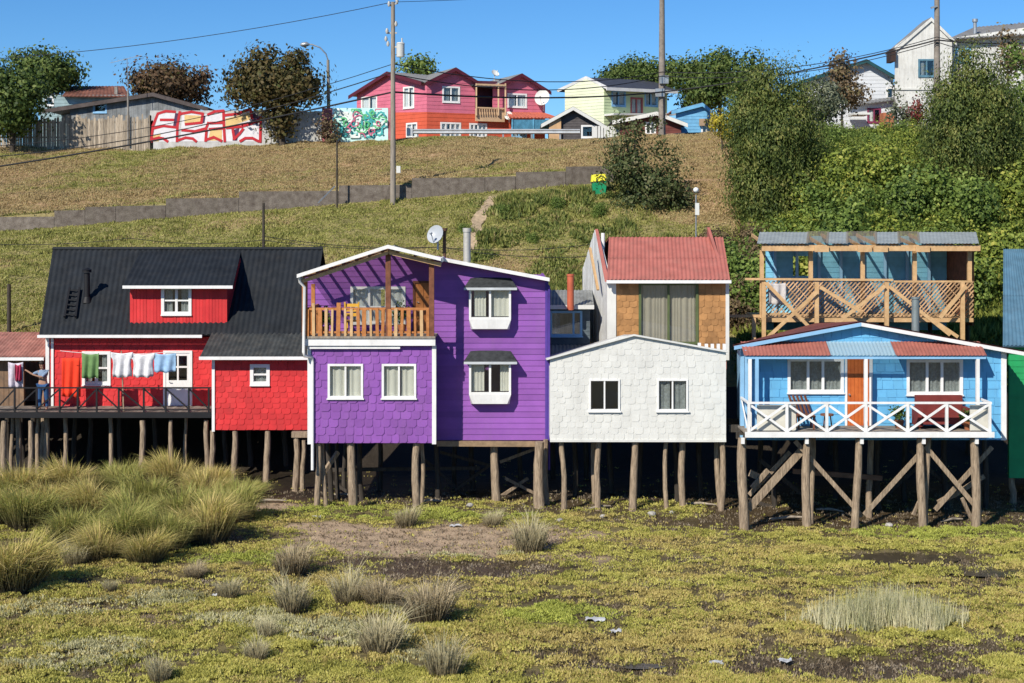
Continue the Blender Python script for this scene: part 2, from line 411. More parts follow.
def terrain(X, Y):
    X = np.asarray(X, float); Y = np.asarray(Y, float); X, Y = np.broadcast_arrays(X, Y)
    zb = zwall(X); crest = 14.55 + .45 * sstep(-30, -5, X) + .35 * sstep(4, 12, X) + .6 * sstep(12, 30, X)
    wr = sstep(5.0, 5.6, X)
    kn = [(-400, 0, 0), (54.6, 0, 0), (56.6, 1.3, 1.3), (59.5, 4.3, 4.4), (62.5, 5.2, 5.6), (70, None, 10.0), (78.04, None, 12.0), (78.2, None, 12.1), (95, None, 14.6), (105, None, 15.4), (130, None, 16.2), (700, None, 30)]
    wl = sstep(11, 17, X)
    left = [np.zeros_like(X), np.zeros_like(X), 1.3 + 0 * X, 4.3 + 0 * X, 5.2 + 0 * X, 5.2 + (zb - 5.2) * .5, zb, zb + .78 - .72 * wr,
            zb + 1.0 + (crest - zb - 1.0) * .62, crest, crest + .3, crest + 14]
    right = [k[2] + 0 * X for k in kn]
    z = np.zeros_like(X)
    for i in range(len(kn) - 1):
        y0, y1 = kn[i][0], kn[i + 1][0]
        a = left[i] * (1 - wl) + right[i] * wl; b = left[i + 1] * (1 - wl) + right[i + 1] * wl
        t = np.clip((Y - y0) / (y1 - y0), 0, 1); sel = (Y >= y0) & (Y <= y1)
        z = np.where(sel, a + (b - a) * t, z)
    hill = sstep(59, 64, Y) * (1 - sstep(76, 77.5, Y) * (1 - sstep(78.5, 80, Y)))
    z = z + hill * ((fbm(X * .35, Y * .35, 5) - .5) * .7 + (fbm(X * 1.4, Y * 1.4, 9) - .5) * .22)
    return z
def hit(px, py, y0=20, y1=320):
    """where the sight line of a pixel meets the ground"""
    ys = np.arange(y0, y1, .05); xs = (px - 512) * ys / FP; zr = CH - (py - HZ) * ys / FP; zt = terrain(xs, ys)
    k = np.argmax(zr <= zt); return Vector((xs[k], ys[k], float(zt[k])))
def gz(x, y): return float(terrain(x, y))

# regions of the mudflat, as ellipses on the ground (centre and half axes, metres)
def ell(px, py, wx, wy, pw=1.0):
    d = CH * FP / (py - HZ); return ((px - 512) * d / FP, d, wx * d / FP, wy * CH * FP / (py - HZ) ** 2, pw)
DRY = [ell(430, 541, 210, 20), ell(395, 548, 120, 16), ell(330, 530, 60, 9), ell(265, 507, 40, 6), ell(560, 560, 90, 9, .7), ell(150, 622, 60, 8, .6), ell(500, 545, 90, 10, .8)]
WET = [ell(470, 570, 150, 13), ell(760, 655, 90, 7, .85), ell(960, 655, 90, 9, .9), ell(385, 560, 70, 5), ell(430, 590, 60, 6, .8), ell(640, 668, 90, 10, .8), ell(870, 670, 190, 17), ell(910, 560, 85, 9), ell(985, 578, 60, 16, .8),
       ell(660, 585, 60, 8, .6), ell(560, 640, 60, 8, .5), ell(620, 610, 70, 7, .6), ell(680, 560, 60, 4, .8), ell(180, 585, 80, 7, .7), ell(110, 612, 60, 5, .7), ell(790, 640, 70, 6, .6), ell(1000, 640, 50, 8, .8),
       ell(710, 625, 60, 6, .6), ell(200, 655, 80, 4, .6), ell(600, 655, 120, 7, .8), ell(900, 590, 120, 4, .7), ell(730, 575, 70, 4, .7), ell(330, 566, 60, 4, .9), ell(520, 600, 60, 6, .8), ell(150, 668, 60, 4, .7), ell(450, 625, 60, 5, .7), ell(290, 635, 50, 4, .6), ell(760, 596, 60, 4, .7), ell(850, 522, 300, 10, .9), ell(560, 510, 120, 6, .8), ell(240, 540, 60, 9, .7)]
def emask(L, x, y):
    m = np.zeros(np.broadcast(x, y).shape)
    w = .55 * (fbm(x * 1.1, y * 1.1, 21, 4) - .5)
    for cx, cy, a, b, p in L:
        d = np.sqrt(((x - cx) / a) ** 2 + ((y - cy) / b) ** 2); m = np.maximum(m, p * (1 - sstep(.55, 1.15, d + w * 1.6)))
    return m
def masks(x, y):
    dry = emask(DRY, x, y); wet = emask(WET, x, y)
    n = fbm(x * .75, y * 1.9, 31, 5); cre = 1 - sstep(.025, .08, np.abs(n - .5)) ; cre = cre * sstep(.40, .52, fbm(x * .3, y * .4, 33, 2))
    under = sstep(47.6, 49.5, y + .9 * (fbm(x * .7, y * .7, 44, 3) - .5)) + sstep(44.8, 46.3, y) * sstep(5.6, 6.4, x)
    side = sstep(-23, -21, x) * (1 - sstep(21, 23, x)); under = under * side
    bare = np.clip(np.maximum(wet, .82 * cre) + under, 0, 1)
    return np.clip(dry - wet, 0, 1), bare, under
# ================================================================ GROUND
def axis(segs):
    out = []
    for a, b, s in segs:
        n = max(1, int(round((b - a) / s))); out += list(np.linspace(a, b, n, endpoint=False))
    out.append(segs[-1][1]); return np.array(out)
def sheet(name, xs, ys, zf, m, attrs=None):
    X, Y = np.meshgrid(xs, ys); Z = zf(X, Y); nx, ny = len(xs), len(ys)
    V = np.stack([X, Y, Z], -1).reshape(-1, 3); i = np.arange(nx - 1)[None] + nx * np.arange(ny - 1)[:, None]
    F = np.stack([i, i + 1, i + nx + 1, i + nx], -1).reshape(-1, 4)
    o = fastmesh(name, V, F, m, kind='structure', smooth=True, attrs={k: f(X, Y) for k, f in (attrs or {}).items()}); return o

def mudmat():
    m = bpy.data.materials.new('mud'); m.use_nodes = True; N = m.node_tree.nodes; L = m.node_tree.links; b = N['Principled BSDF']
    tc = N.new('ShaderNodeTexCoord')
    def noise(s, d=7, r=.65):
        n = N.new('ShaderNodeTexNoise'); n.inputs['Scale'].default_value = s; n.inputs['Detail'].default_value = d; n.inputs['Roughness'].default_value = r
        L.new(tc.outputs['Object'], n.inputs['Vector']); return n
    def ramp(n, c0, c1, a=.35, bb=.68):
        r = N.new('ShaderNodeValToRGB'); r.color_ramp.elements[0].color = (*c0, 1); r.color_ramp.elements[1].color = (*c1, 1)
        r.color_ramp.elements[0].position = a; r.color_ramp.elements[1].position = bb; L.new(n.outputs[0], r.inputs[0]); return r
    def mixc(f, a, bb):
        x = N.new('ShaderNodeMix'); x.data_type = 'RGBA'; L.new(f, x.inputs[0]); L.new(a, x.inputs[6]); L.new(bb, x.inputs[7]); return x.outputs[2]
    def at(n): a = N.new('ShaderNodeAttribute'); a.attribute_name = n; return a.outputs['Fac']
    n1 = noise(5); n2 = noise(26, 5)
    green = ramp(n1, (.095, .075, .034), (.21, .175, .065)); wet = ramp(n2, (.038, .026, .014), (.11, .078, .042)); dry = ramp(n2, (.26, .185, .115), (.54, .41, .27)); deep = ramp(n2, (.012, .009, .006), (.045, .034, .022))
    c = mixc(at('bare'), green.outputs[0], wet.outputs[0]); c = mixc(at('dry'), c, dry.outputs[0]); c = mixc(at('under'), c, deep.outputs[0])  # last mix blackens the mud beneath the houses: their shade put into its colour
    L.new(c, b.inputs['Base Color'])
    r = N.new('ShaderNodeMapRange'); r.inputs[3].default_value = .9; r.inputs[4].default_value = .48; L.new(at('bare'), r.inputs[0]); L.new(r.outputs[0], b.inputs['Roughness'])
    b.inputs['Specular IOR Level'].default_value = .3
    bu = N.new('ShaderNodeBump'); bu.inputs['Strength'].default_value = .7; bu.inputs['Distance'].default_value = .05; L.new(n2.outputs[0], bu.inputs['Height']); L.new(bu.outputs[0], b.inputs['Normal'])
    return m
def mudz(X, Y):
    dry, bare, und = masks(X, Y)
    return terrain(X, Y) + (Y < 58) * (.05 * (fbm(X * 2.2, Y * 2.2, 71, 4) - .5) * 2 + .05 * (1 - np.clip(bare, 0, 1)) - .03)
XS = axis([(-700, -60, 40), (-60, -24, 2), (-24, 24, .12), (24, 60, 1), (60, 700, 40)])
YA = axis([(-500, 0, 50), (0, 26, 2), (26, 54, .12), (54, 58, .25)])
sheet('mudflat', XS, YA, mudz, mudmat(), {'dry': lambda X, Y: masks(X, Y)[0], 'bare': lambda X, Y: masks(X, Y)[1], 'under': lambda X, Y: sstep(48.5, 50.5, Y) * sstep(-23, -21, X) * (1 - sstep(21, 23, X))})  # under: mask of the shade painted beneath the houses

def hillmat():
    m = bpy.data.materials.new('hill_soil'); m.use_nodes = True; N = m.node_tree.nodes; L = m.node_tree.links; b = N['Principled BSDF']
    tc = N.new('ShaderNodeTexCoord')
    def noise(s, d=7):
        n = N.new('ShaderNodeTexNoise'); n.inputs['Scale'].default_value = s; n.inputs['Detail'].default_value = d; n.inputs['Roughness'].default_value = .7
        L.new(tc.outputs['Object'], n.inputs['Vector']); return n
    def ramp(n, cs, ps):
        r = N.new('ShaderNodeValToRGB'); e = r.color_ramp.elements
        while len(e) < len(cs): e.new(.5)
        for i in range(len(cs)): e[i].position = ps[i]; e[i].color = (*cs[i], 1)
        L.new(n.outputs[0], r.inputs[0]); return r
    n1 = noise(.9); n2 = noise(6)
    green = ramp(n2, [(.15, .12, .055), (.25, .22, .09), (.33, .29, .13)], [.3, .5, .7])
    dry = ramp(n2, [(.19, .12, .065), (.36, .24, .13), (.47, .34, .20)], [.3, .5, .7])
    a = N.new('ShaderNodeAttribute'); a.attribute_name = 'dry'
    x = N.new('ShaderNodeMix'); x.data_type = 'RGBA'; L.new(a.outputs['Fac'], x.inputs[0]); L.new(green.outputs[0], x.inputs[6]); L.new(dry.outputs[0], x.inputs[7])
    L.new(x.outputs[2], b.inputs['Base Color']); b.inputs['Roughness'].default_value = .95; b.inputs['Specular IOR Level'].default_value = .15
    bu = N.new('ShaderNodeBump'); bu.inputs['Strength'].default_value = .8; bu.inputs['Distance'].default_value = .12; L.new(n2.outputs[0], bu.inputs['Height']); L.new(bu.outputs[0], b.inputs['Normal'])
    return m
def hilldry(X, Y):
    n = fbm(X * .16, Y * .3, 81, 4); up = sstep(78, 79, Y)
    base = .12 + .68 * up + (n - .5) * 1.9
    base += .9 * sstep(6, 8, X) * (1 - sstep(13, 14.5, X)) * sstep(68, 76, Y)       # bare slope below the light-blue shed
    base -= .25 * sstep(78, 79, Y) * (1 - sstep(-24, -16, X)) * sstep(92, 101, Y)
    return np.clip(base, 0, 1)
HX = axis([(-700, -80, 40), (-80, -34, 2), (-34, 34, .3), (34, 80, 2), (80, 700, 40)])
HY = axis([(58, 77.8, .25), (77.8, 78.4, .04), (78.4, 112, .35), (112, 140, 2), (140, 700, 40)])
sheet('hillside', HX, HY, terrain, hillmat(), {'dry': hilldry})

# road along the crest, a strip of asphalt with a kerb
rb = MB()
for i in range(-20, 20):
    x0, x1 = i * 4, i * 4 + 4
    a, b_ = gz(x0, 108), gz(x1, 108); c_, d_ = gz(x0, 114), gz(x1, 114)
    rb.add([(x0, 108, a + .12), (x1, 108, b_ + .12), (x1, 114, d_ + .12), (x0, 114, c_ + .12), (x0, 108, a - .3), (x1, 108, b_ - .3)], [(0, 1, 2, 3), (4, 5, 1, 0)])
rb.build('road', mat('asphalt', (.055, .055, .058), .9, .2, 3), kind='structure')

# dirt path on the slope
pb = MB(); pts = [hit(p, q) for p, q in ((493, 197), (486, 208), (478, 222), (474, 236), (470, 252))] + [hit(500, 262), hit(520, 272)]
pts = pts[:5]
for i in range(len(pts) - 1):
    for k in range(4):
        a = pts[i].lerp(pts[i + 1], k / 4); b_ = pts[i].lerp(pts[i + 1], (k + 1) / 4); w = .28
        q = []
        for p_, s_ in ((a, -w), (a, w), (b_, w), (b_, -w)):
            xx = p_.x + s_ * (1 + .3 * math.sin(p_.y * 3)); q.append((xx, p_.y, gz(xx, p_.y) + .05))
        pb.add(q, [(0, 1, 2, 3)])
pb.build('dirt_path', mat('path_soil', (.45, .34, .22), .95, .3, 5), kind='structure')
# water
wm = mat('shallow_water', (.060, .047, .030), .3, .3, 3, spec=.35, bump=.12, bscale=14)
def pond(px, py, wx, wy, name='puddle'):
    cx, cy, a, b_, _ = ell(px, py, wx, wy); v = []
    for k in range(40):
        t = 2 * PI * k / 40; r = .75 + .35 * float(vnoise(3 + 2 * math.cos(t), 3 + 2 * math.sin(t), px)); v.append((cx + a * r * math.cos(t), cy + b_ * r * math.sin(t), .035))
    MB().add(v, [tuple(range(40))]).build(name, wm, kind='structure')
pond(905, 560, 62, 6); pond(985, 573, 45, 5); pond(640, 668, 26, 3)

# ================================================================ GROUND COVER (stuff)
def tufts(name, x, y, z, h, w, k, m, lean=.6, label=None, cat=None, spread=.06, up=.2):
    """k little leaves per spot"""
    n = len(x); N = n * k
    X = np.repeat(x, k) + rng.normal(0, spread, N); Y = np.repeat(y, k) + rng.normal(0, spread, N); Z = np.repeat(z, k)
    H = np.repeat(h, k) * rng.uniform(.5, 1.15, N); a = rng.uniform(0, 2 * PI, N); l = rng.uniform(0, lean, N)
    dx, dy = np.cos(a) * l, np.sin(a) * l; b_ = rng.uniform(0, 2 * PI, N); ww = w * rng.uniform(.6, 1.3, N) / 2
    wx, wy = np.cos(b_) * ww, np.sin(b_) * ww
    z0 = Z + rng.uniform(-.02, up, N) * H
    V = np.empty((N, 3, 3)); V[:, 0] = np.stack([X - wx, Y - wy, z0], -1); V[:, 1] = np.stack([X + wx, Y + wy, z0], -1)
    V[:, 2] = np.stack([X + dx * H, Y + dy * H, z0 + H * np.sqrt(np.clip(1 - l * l * .8, .1, 1))], -1)
    o = fastmesh(name, V.reshape(-1, 3), np.arange(N * 3).reshape(-1, 3), m, kind='stuff')
    if label: tag(o, label, cat or 'ground cover')
    return o

n = 480000
py = rng.uniform(470, 700, n); Yc = CH * FP / (py - HZ); px = rng.uniform(-230, 1260, n); Xc = (px - 512) * Yc / FP
dry, bare, und = masks(Xc, Yc)
lump = .62 * vnoise(Xc * 5.0 + .7 * vnoise(Xc * 2, Yc * 2, 5), Yc * 4.0, 61) + .38 * fbm(Xc * 1.3, Yc * 1.6, 66, 3)
keep = (rng.uniform(0, 1, n) > np.clip(np.maximum(dry * 1.0, bare * 1.05), 0, .985)) & (rng.uniform(0, 1, n) < sstep(.33, .50, lump)) & (rng.uniform(0, 1, n) > .72 * sstep(.50, .62, fbm(Xc * .9, Yc * 1.7, 77, 5)))
lump = lump[keep]; Xc, Yc, px, py = Xc[keep], Yc[keep], px[keep], py[keep]; Zc = mudz(Xc, Yc) + .085 * sstep(.36, .75, lump)
n1 = fbm(Xc * .45, Yc * .8, 51, 4); n2 = fbm(Xc * 1.3, Yc * 1.3, 53, 3); n3 = fbm(Xc * .6, Yc * .9, 57, 3)
SAGE = [ell(90, 650, 60, 9), ell(60, 590 + 20, 90, 10, .6), ell(310, 590 + 38, 80, 9), ell(360, 640, 70, 12), ell(240, 620, 60, 8, .8), ell(430, 660, 40, 10, .8), ell(170, 600, 40, 8, .8), ell(440, 535 + 20, 110, 5, .9), ell(60, 505 + 160, 80, 9, .7), ell(400, 610, 30, 10, .7)]
sage = emask(SAGE, Xc, Yc) > .12 + 1.1 * rng.uniform(0, 1, len(Xc))
BRI = [ell(940, 532, 160, 10), ell(430, 517, 120, 7), ell(560, 615, 60, 12), ell(250, 560, 60, 8), ell(330, 510, 60, 6)]
bri = (emask(BRI, Xc, Yc) > .4) & ~sage
rust = (n1 + .35 * (rng.uniform(0, 1, len(Xc)) - .5) > .54) & ~sage & ~bri
lime = ~(sage | bri | rust)
hh = .035 + .05 * n2
sz = .042
for nm, sel, m_, k_, lab in (
    ('succulent_mat', lime, leafmat('lime_succulent', [(.19, .185, .042), (.35, .34, .075), (.50, .47, .115), (.58, .52, .16)]), 6, 'low yellow-green succulent mats covering the tidal flat'),
    ('rusty_succulent_mat', rust, leafmat('rust_succulent', [(.30, .23, .08), (.46, .38, .12), (.56, .45, .17), (.46, .43, .10)]), 6, 'low ochre and rust tinged succulents spread between the lime green mats'),
    ('bright_grass', bri, leafmat('bright_grass', [(.22, .23, .05), (.38, .42, .08), (.52, .53, .12)]), 6, 'bright green short grass just in front of the stilts'),
    ('sage_mat', sage, leafmat('sage_leaf', [(.26, .25, .12), (.48, .46, .25), (.66, .61, .37)]), 8, 'pale grey-green low herbs in patches at the front left of the flat')):
    tufts(nm, Xc[sel], Yc[sel], Zc[sel], hh[sel] * (1.25 if nm == 'sage_mat' else 1), sz, k_, m_, lab and .9, lab)

# debris and dead stems on bare ground
n = 22000; py = rng.uniform(490, 690, n); Yd = CH * FP / (py - HZ); Xd = (rng.uniform(-25, 1050, n) - 512) * Yd / FP
dry, bare, und = masks(Xd, Yd); s_ = (np.maximum(dry, bare) > .4); Xd, Yd = Xd[s_], Yd[s_]
tufts('dead_stems', Xd, Yd, mudz(Xd, Yd), np.full(len(Xd), .08), .035, 5, leafmat('dead_stem', [(.07, .05, .03), (.22, .17, .11), (.40, .34, .25)]), 1.0, 'scattered dead stems and wrack lying on the bare mud', 'wrack')

# hillside grass
n = 290000; Yh = 56 + (rng.uniform(0, 1, n) ** .85) * 50; Xh = (rng.uniform(-200, 760, n) - 512) * Yh / FP
s_ = ((Yh < 77.98) | (Yh > 78.26)) 
pd = np.full(len(Xh), 9.0)
for a_, b_ in zip(pts[:-1], pts[1:]):
    t_ = np.clip(((Xh - a_.x) * (b_.x - a_.x) + (Yh - a_.y) * (b_.y - a_.y)) / ((b_.x - a_.x) ** 2 + (b_.y - a_.y) ** 2), 0, 1); pd = np.minimum(pd, np.hypot(Xh - a_.x - t_ * (b_.x - a_.x), Yh - a_.y - t_ * (b_.y - a_.y)))
s_ &= pd > .36
s_ &= ~((Yh < 60) & (Xh > -20) & (Xh < 21))
Xh, Yh = Xh[s_], Yh[s_]; Zh = terrain(Xh, Yh); dr = hilldry(Xh, Yh) + rng.normal(0, .14, len(Xh))
bump = fbm(Xh * 1.1, Yh * 1.1, 91, 4); gap = rng.uniform(0, 1, len(Xh)) < np.clip(1.5 - dr * .55, .45, 1)
hh = .09 + .30 * 1.5 * np.clip(bump - .40, 0, 1) * (1 - .45 * np.clip(dr, 0, 1))
lush = (Yh > 63) & (Yh < 77) & (Xh > -2.0) & (Xh < 8) & (fbm(Xh * .55, Yh * .55, 95, 4) > .46)
for nm, sel, m_, lab in (
    ('green_grass', (dr < .45) & gap, leafmat('hill_green', [(.13, .13, .035), (.25, .26, .065), (.36, .35, .10), (.44, .38, .16)]), 'short green grass growing over the lower hillside'),
    ('dry_grass', (dr >= .45) & gap, leafmat('hill_dry', [(.17, .125, .055), (.36, .265, .12), (.49, .38, .19), (.30, .27, .10)]), 'sun-dried tan grass over the upper slope and the patches below it')):
    tufts(nm, Xh[sel], Yh[sel], Zh[sel], hh[sel] * .72, .065, 4, m_, .9, lab, 'grass', .09)
Xl, Yl = Xh[lush], Yh[lush]
tufts('weeds', Xl, Yl, Zh[lush], .12 + .75 * np.clip(bump[lush] - .35, 0, 1), .12, 7, leafmat('weed_leaf', [(.05, .07, .02), (.12, .155, .035), (.25, .27, .07), (.34, .27, .12)]), 1.0, 'taller dark green weeds on the slope between the dirt path and the round tree', 'weeds', .14)
# scrub low cover on the bank at the right
n = 42000; Yh = rng.uniform(58, 100, n); Xh = (rng.uniform(742, 1240, n) - 512) * Yh / FP
tufts('bank_undergrowth', Xh, Yh, terrain(Xh, Yh), np.full(n, .42), .17, 5, leafmat('bank_leaf', [(.08, .11, .02), (.18, .22, .04), (.34, .36, .08)]), 1.0, 'tangled green undergrowth on the steep bank at the right', 'undergrowth', .2)

# ================================================================ TUSSOCKS
def tussock_mesh(name, nb, h, r, m, splay=.8, wid=.018, seed=0):
    g = np.random.default_rng(seed); a = g.uniform(0, 2 * PI, nb); rr = r * .55 * np.sqrt(g.uniform(0, 1, nb)); H = h * (.3 + .85 * g.uniform(0, 1, nb) ** .8) * (.8 + .35 * np.sin(a * 2 + seed) * np.cos(a + seed * 2))
    l = np.clip(splay * (.2 + .8 * rr / (r * .55)) * g.uniform(.2, 1.35, nb), 0, 1.5); a2 = a + g.normal(0, .65, nb)
    x, y = np.cos(a) * rr, np.sin(a) * rr; b_ = g.uniform(0, PI, nb); w = wid * g.uniform(.6, 1.4, nb); wx, wy = np.cos(b_) * w, np.sin(b_) * w
    V = np.empty((nb, 5, 3))
    V[:, 0] = np.stack([x - wx, y - wy, 0 * x - .05], -1); V[:, 1] = np.stack([x + wx, y + wy, 0 * x - .05], -1)
    mx, my, mz = x + np.cos(a2) * l * H * .38, y + np.sin(a2) * l * H * .38, H * .62
    V[:, 2] = np.stack([mx + wx * .8, my + wy * .8, mz], -1); V[:, 3] = np.stack([mx - wx * .8, my - wy * .8, mz], -1)
    V[:, 4] = np.stack([x + np.cos(a2) * l * H * 1.0, y + np.sin(a2) * l * H * 1.0, H * (1 - .32 * l)], -1)
    me = bpy.data.meshes.new(name); me.from_pydata(V.reshape(-1, 3).tolist(), [], [f for i in range(nb) for f in ((5 * i, 5 * i + 1, 5 * i + 2, 5 * i + 3), (5 * i + 3, 5 * i + 2, 5 * i + 4))])
    me.materials.append(m); return me
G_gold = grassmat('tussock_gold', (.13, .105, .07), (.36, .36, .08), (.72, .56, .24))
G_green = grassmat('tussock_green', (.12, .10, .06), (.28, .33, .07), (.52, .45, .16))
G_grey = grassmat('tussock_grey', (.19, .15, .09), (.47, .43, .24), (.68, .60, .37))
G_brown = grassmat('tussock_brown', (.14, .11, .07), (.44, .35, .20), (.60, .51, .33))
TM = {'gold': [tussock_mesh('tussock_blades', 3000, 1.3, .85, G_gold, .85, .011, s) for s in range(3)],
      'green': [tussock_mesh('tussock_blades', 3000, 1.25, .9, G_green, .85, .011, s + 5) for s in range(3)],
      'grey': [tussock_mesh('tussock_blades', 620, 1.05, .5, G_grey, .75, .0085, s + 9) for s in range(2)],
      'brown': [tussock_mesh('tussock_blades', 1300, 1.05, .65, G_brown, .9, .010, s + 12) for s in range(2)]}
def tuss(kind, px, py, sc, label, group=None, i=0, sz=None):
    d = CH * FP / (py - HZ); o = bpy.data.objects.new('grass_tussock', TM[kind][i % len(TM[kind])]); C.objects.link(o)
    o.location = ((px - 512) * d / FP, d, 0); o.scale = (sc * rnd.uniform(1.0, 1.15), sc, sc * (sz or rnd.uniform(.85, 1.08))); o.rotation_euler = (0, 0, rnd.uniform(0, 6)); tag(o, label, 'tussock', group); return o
bed = [(20, 497, 1.1), (70, 492, 1.1), (120, 488, 1.05), (175, 488, 1.1), (95, 515, 1.1), (150, 507, 1.1), (205, 500, .95), (30, 522, 1.15), (180, 522, 1.15), (228, 517, 1.1),
       (75, 540, 1.05), (120, 545, 1.1), (165, 545, 1.05), (205, 537, 1.1), (240, 500, .7), (50, 509, 1.05), (-8, 520, 1.1), (255, 490, .55), (215, 485, .7), (135, 526, 1.1), (100, 555, .85), (145, 558, .8), (0, 500, 1.0)]
ORD = ['leftmost', 'second from the left', 'third from the left', 'fourth from the left', 'fifth from the left', 'sixth from the left', 'seventh from the left', 'eighth from the left', 'ninth from the left', 'tenth from the left']
rows_ = {'back': sorted(q for q in bed if q[1] < 503), 'middle': sorted(q for q in bed if 503 <= q[1] < 530), 'front': sorted(q for q in bed if q[1] >= 530)}
for rn_, qs in rows_.items():
    for i, (a, b_, s_) in enumerate(qs):
        kd = 'gold' if (int(a) * 7) % 3 else 'green'
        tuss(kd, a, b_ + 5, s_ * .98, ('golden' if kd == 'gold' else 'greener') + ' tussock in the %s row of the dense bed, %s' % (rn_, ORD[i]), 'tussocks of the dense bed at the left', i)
tuss('gold', 10, 590, 1.3, 'big straw-footed tussock cut by the left picture edge below the bed')
for kd, a, b_, s_, lab in (
    ('brown', 292, 575, .75, 'straw brown tussock standing directly behind a greyer one, front left of the bare soil'), ('grey', 293, 612, .85, 'grey tussock directly in front of the straw brown one, left of centre'),
    ('grey', 228, 600, .6, 'small thin grey tussock right of the sage patch in front of the dense bed'), ('grey', 75, 565, .72, 'small grey tussock at the lower left foot of the dense green bed'),
    ('grey', 349, 604, .85, 'grey tussock left of the tan one in the row of three'), ('brown', 384, 606, .72, 'tan tussock in the middle of the row of three'),
    ('brown', 428, 622, .9, 'broad straw grey tussock with dark foot, rightmost of the row of three'), ('grey', 380, 654, .95, 'pale grey spreading tussock in front of the row of three'),
    ('grey', 443, 678, .8, 'pale grey tussock near the bottom edge left of centre'), ('grey', 406, 527, .75, 'dry grey tussock in front of the purple house stilts'),
    ('grey', 530, 552, 1.0, 'tall pale grey tussock before the thick stilt at the right end of the purple house'), ('grey', 492, 527, .6, 'small dry tussock below the right wing of the purple house'),
    ('grey', 268, 640, .5, 'small thin grey tuft below the isolated pair of tussocks'), ('grey', 256, 662, .5, 'thin faded tuft near the bottom left of the flat'), ('brown', 195, 578, .42, 'small straw tuft close to the right foot of the dense bed'),
    ('grey', 160, 682, .5, 'grey tuft at the bottom edge at left'), ('grey', 110, 592, .35, 'tiny straw grey tuft left of the sage patch')):
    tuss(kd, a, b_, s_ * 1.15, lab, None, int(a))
# the pale reed patch
n = 1500; t = rng.uniform(0, 2 * PI, n); r_ = np.sqrt(rng.uniform(0, 1, n)) * (.55 + .75 * vnoise(4 + 4 * np.cos(t), 4 + 4 * np.sin(t), 3)) + rng.normal(0, .06, n); cx, cy, a_, b_, _ = ell(886, 626, 84, 9)
tufts('reed_patch', cx + a_ * r_ * np.cos(t), cy + b_ * r_ * np.sin(t), np.zeros(n), .88 * np.clip(1.15 - .6 * np.abs(r_), .3, 2) * rng.uniform(.6, 1.2, n), .02, 4, leafmat('pale_reed', [(.32, .33, .16), (.56, .54, .32), (.74, .68, .46)]), .3, 'patch of upright pale grey reeds at the lower right of the flat', 'reeds', .03, .05)['kind'] = 'stuff'
# stones and litter
sm = mat('pale_stone', (.42, .40, .36), .9, .3, 8)
def stone(px, py, r, label, m=sm, name='stone', cat='stone', fl=.6):
    d = CH * FP / (py - HZ); mb = MB(); v = []; n, k = 8, 5
    for j in range(k + 1):
        for i in range(n):
            p_, t_ = PI * j / k, 2 * PI * i / n; q = 1 + .25 * (rnd.random() - .5)
            v.append(((px - 512) * d / FP + r * q * math.sin(p_) * math.cos(t_), d + r * q * math.sin(p_) * math.sin(t_), r * fl * .6 + .02 + r * fl * math.cos(p_)))
    mb.add(v, [(j * n + i, (j + 1) * n + i, (j + 1) * n + (i + 1) % n, j * n + (i + 1) % n) for j in range(k) for i in range(n)], False)
    o = mb.build(name, m); tag(o, label, cat); return o
stone(652, 516, .14, 'pale rounded stone below the third white house stilt'); stone(889, 527, .12, 'pale stone on the mud between the blue house stilts'); stone(560, 522, .11, 'small stone near the thick stilt of the purple house')
stone(672, 514, .09, 'small stone right of the pale rounded stone under the white house'); stone(603, 518, .1, 'grey stone under the left window of the white house'); stone(470, 507, .12, 'pale stone in the shade below the right wing of the purple house')
lm = mat('litter_plastic', (.55, .56, .56), .5, .1)
def litter(px, py, w, h, label):
    d = CH * FP / (py - HZ); x = (px - 512) * d / FP; mb = MB(); v = []; nx, ny = 6, 4; w *= .8
    for j in range(ny + 1):
        for i in range(nx + 1): v.append((x + (i / nx - .5) * w + rnd.uniform(-.02, .02), d + (j / ny - .5) * h + rnd.uniform(-.02, .02), .05 + rnd.uniform(0, .06)))
    mb.add(v, [(j * (nx + 1) + i, j * (nx + 1) + i + 1, (j + 1) * (nx + 1) + i + 1, (j + 1) * (nx + 1) + i) for j in range(ny) for i in range(nx)], True)
    tag(mb.build('litter', lm), label, 'litter')
litter(595, 622, .55, .3, 'long pale plastic scrap in the mud right of centre'); litter(616, 634, .3, .25, 'small pale scrap just below the long plastic one'); litter(785, 664, .35, .25, 'whitish scrap on the mud at the bottom right')
litter(317, 519, .3, .3, 'white scrap on bare soil at the left end of the purple house'); litter(456, 528, .45, .25, 'crumpled white scrap on grass below the purple house'); litter(716, 666, .35, .2, 'white scrap by the water at the bottom, right of centre'); litter(215, 598, .2, .15, 'tiny white scrap by the small tuft at the left')

# driftwood and broken boards lying about the stilts
dw = mat('driftwood', (.40, .34, .26), .9, .4, 6, bump=.5)
for px, py, l, a, lab in ((268, 503, 1.2, .2, 'grey driftwood stick lying between the annex stilts and the bare soil'), (345, 497, .9, -.4, 'short grey board in the shade at the left stilts of the purple house'), (600, 509, .8, .5, 'broken stick on the mud below the white house, left of centre'),
        (700, 506, 1.0, -.2, 'grey stick lying under the right end of the white house'), (790, 520, 1.3, .15, 'long board on the wet mud under the left of the blue house'), (830, 512, .9, -.5, 'short board deep under the blue house'), (952, 522, .8, .4, 'stick beside the last right stilts of the blue house'), (430, 503, .8, .1, 'broken board behind the small tussock of the purple house')):
    d = CH * FP / (py - HZ); x = (px - 512) * d / FP; mb = MB()
    mb.tube([(x - l / 2 * math.cos(a), d - l / 2 * math.sin(a), .05), (x, d + .04, .09), (x + l / 2 * math.cos(a), d + l / 2 * math.sin(a), .06)], [.03, .05, .025], 6); tag(mb.build('driftwood', dw), lab, 'driftwood')
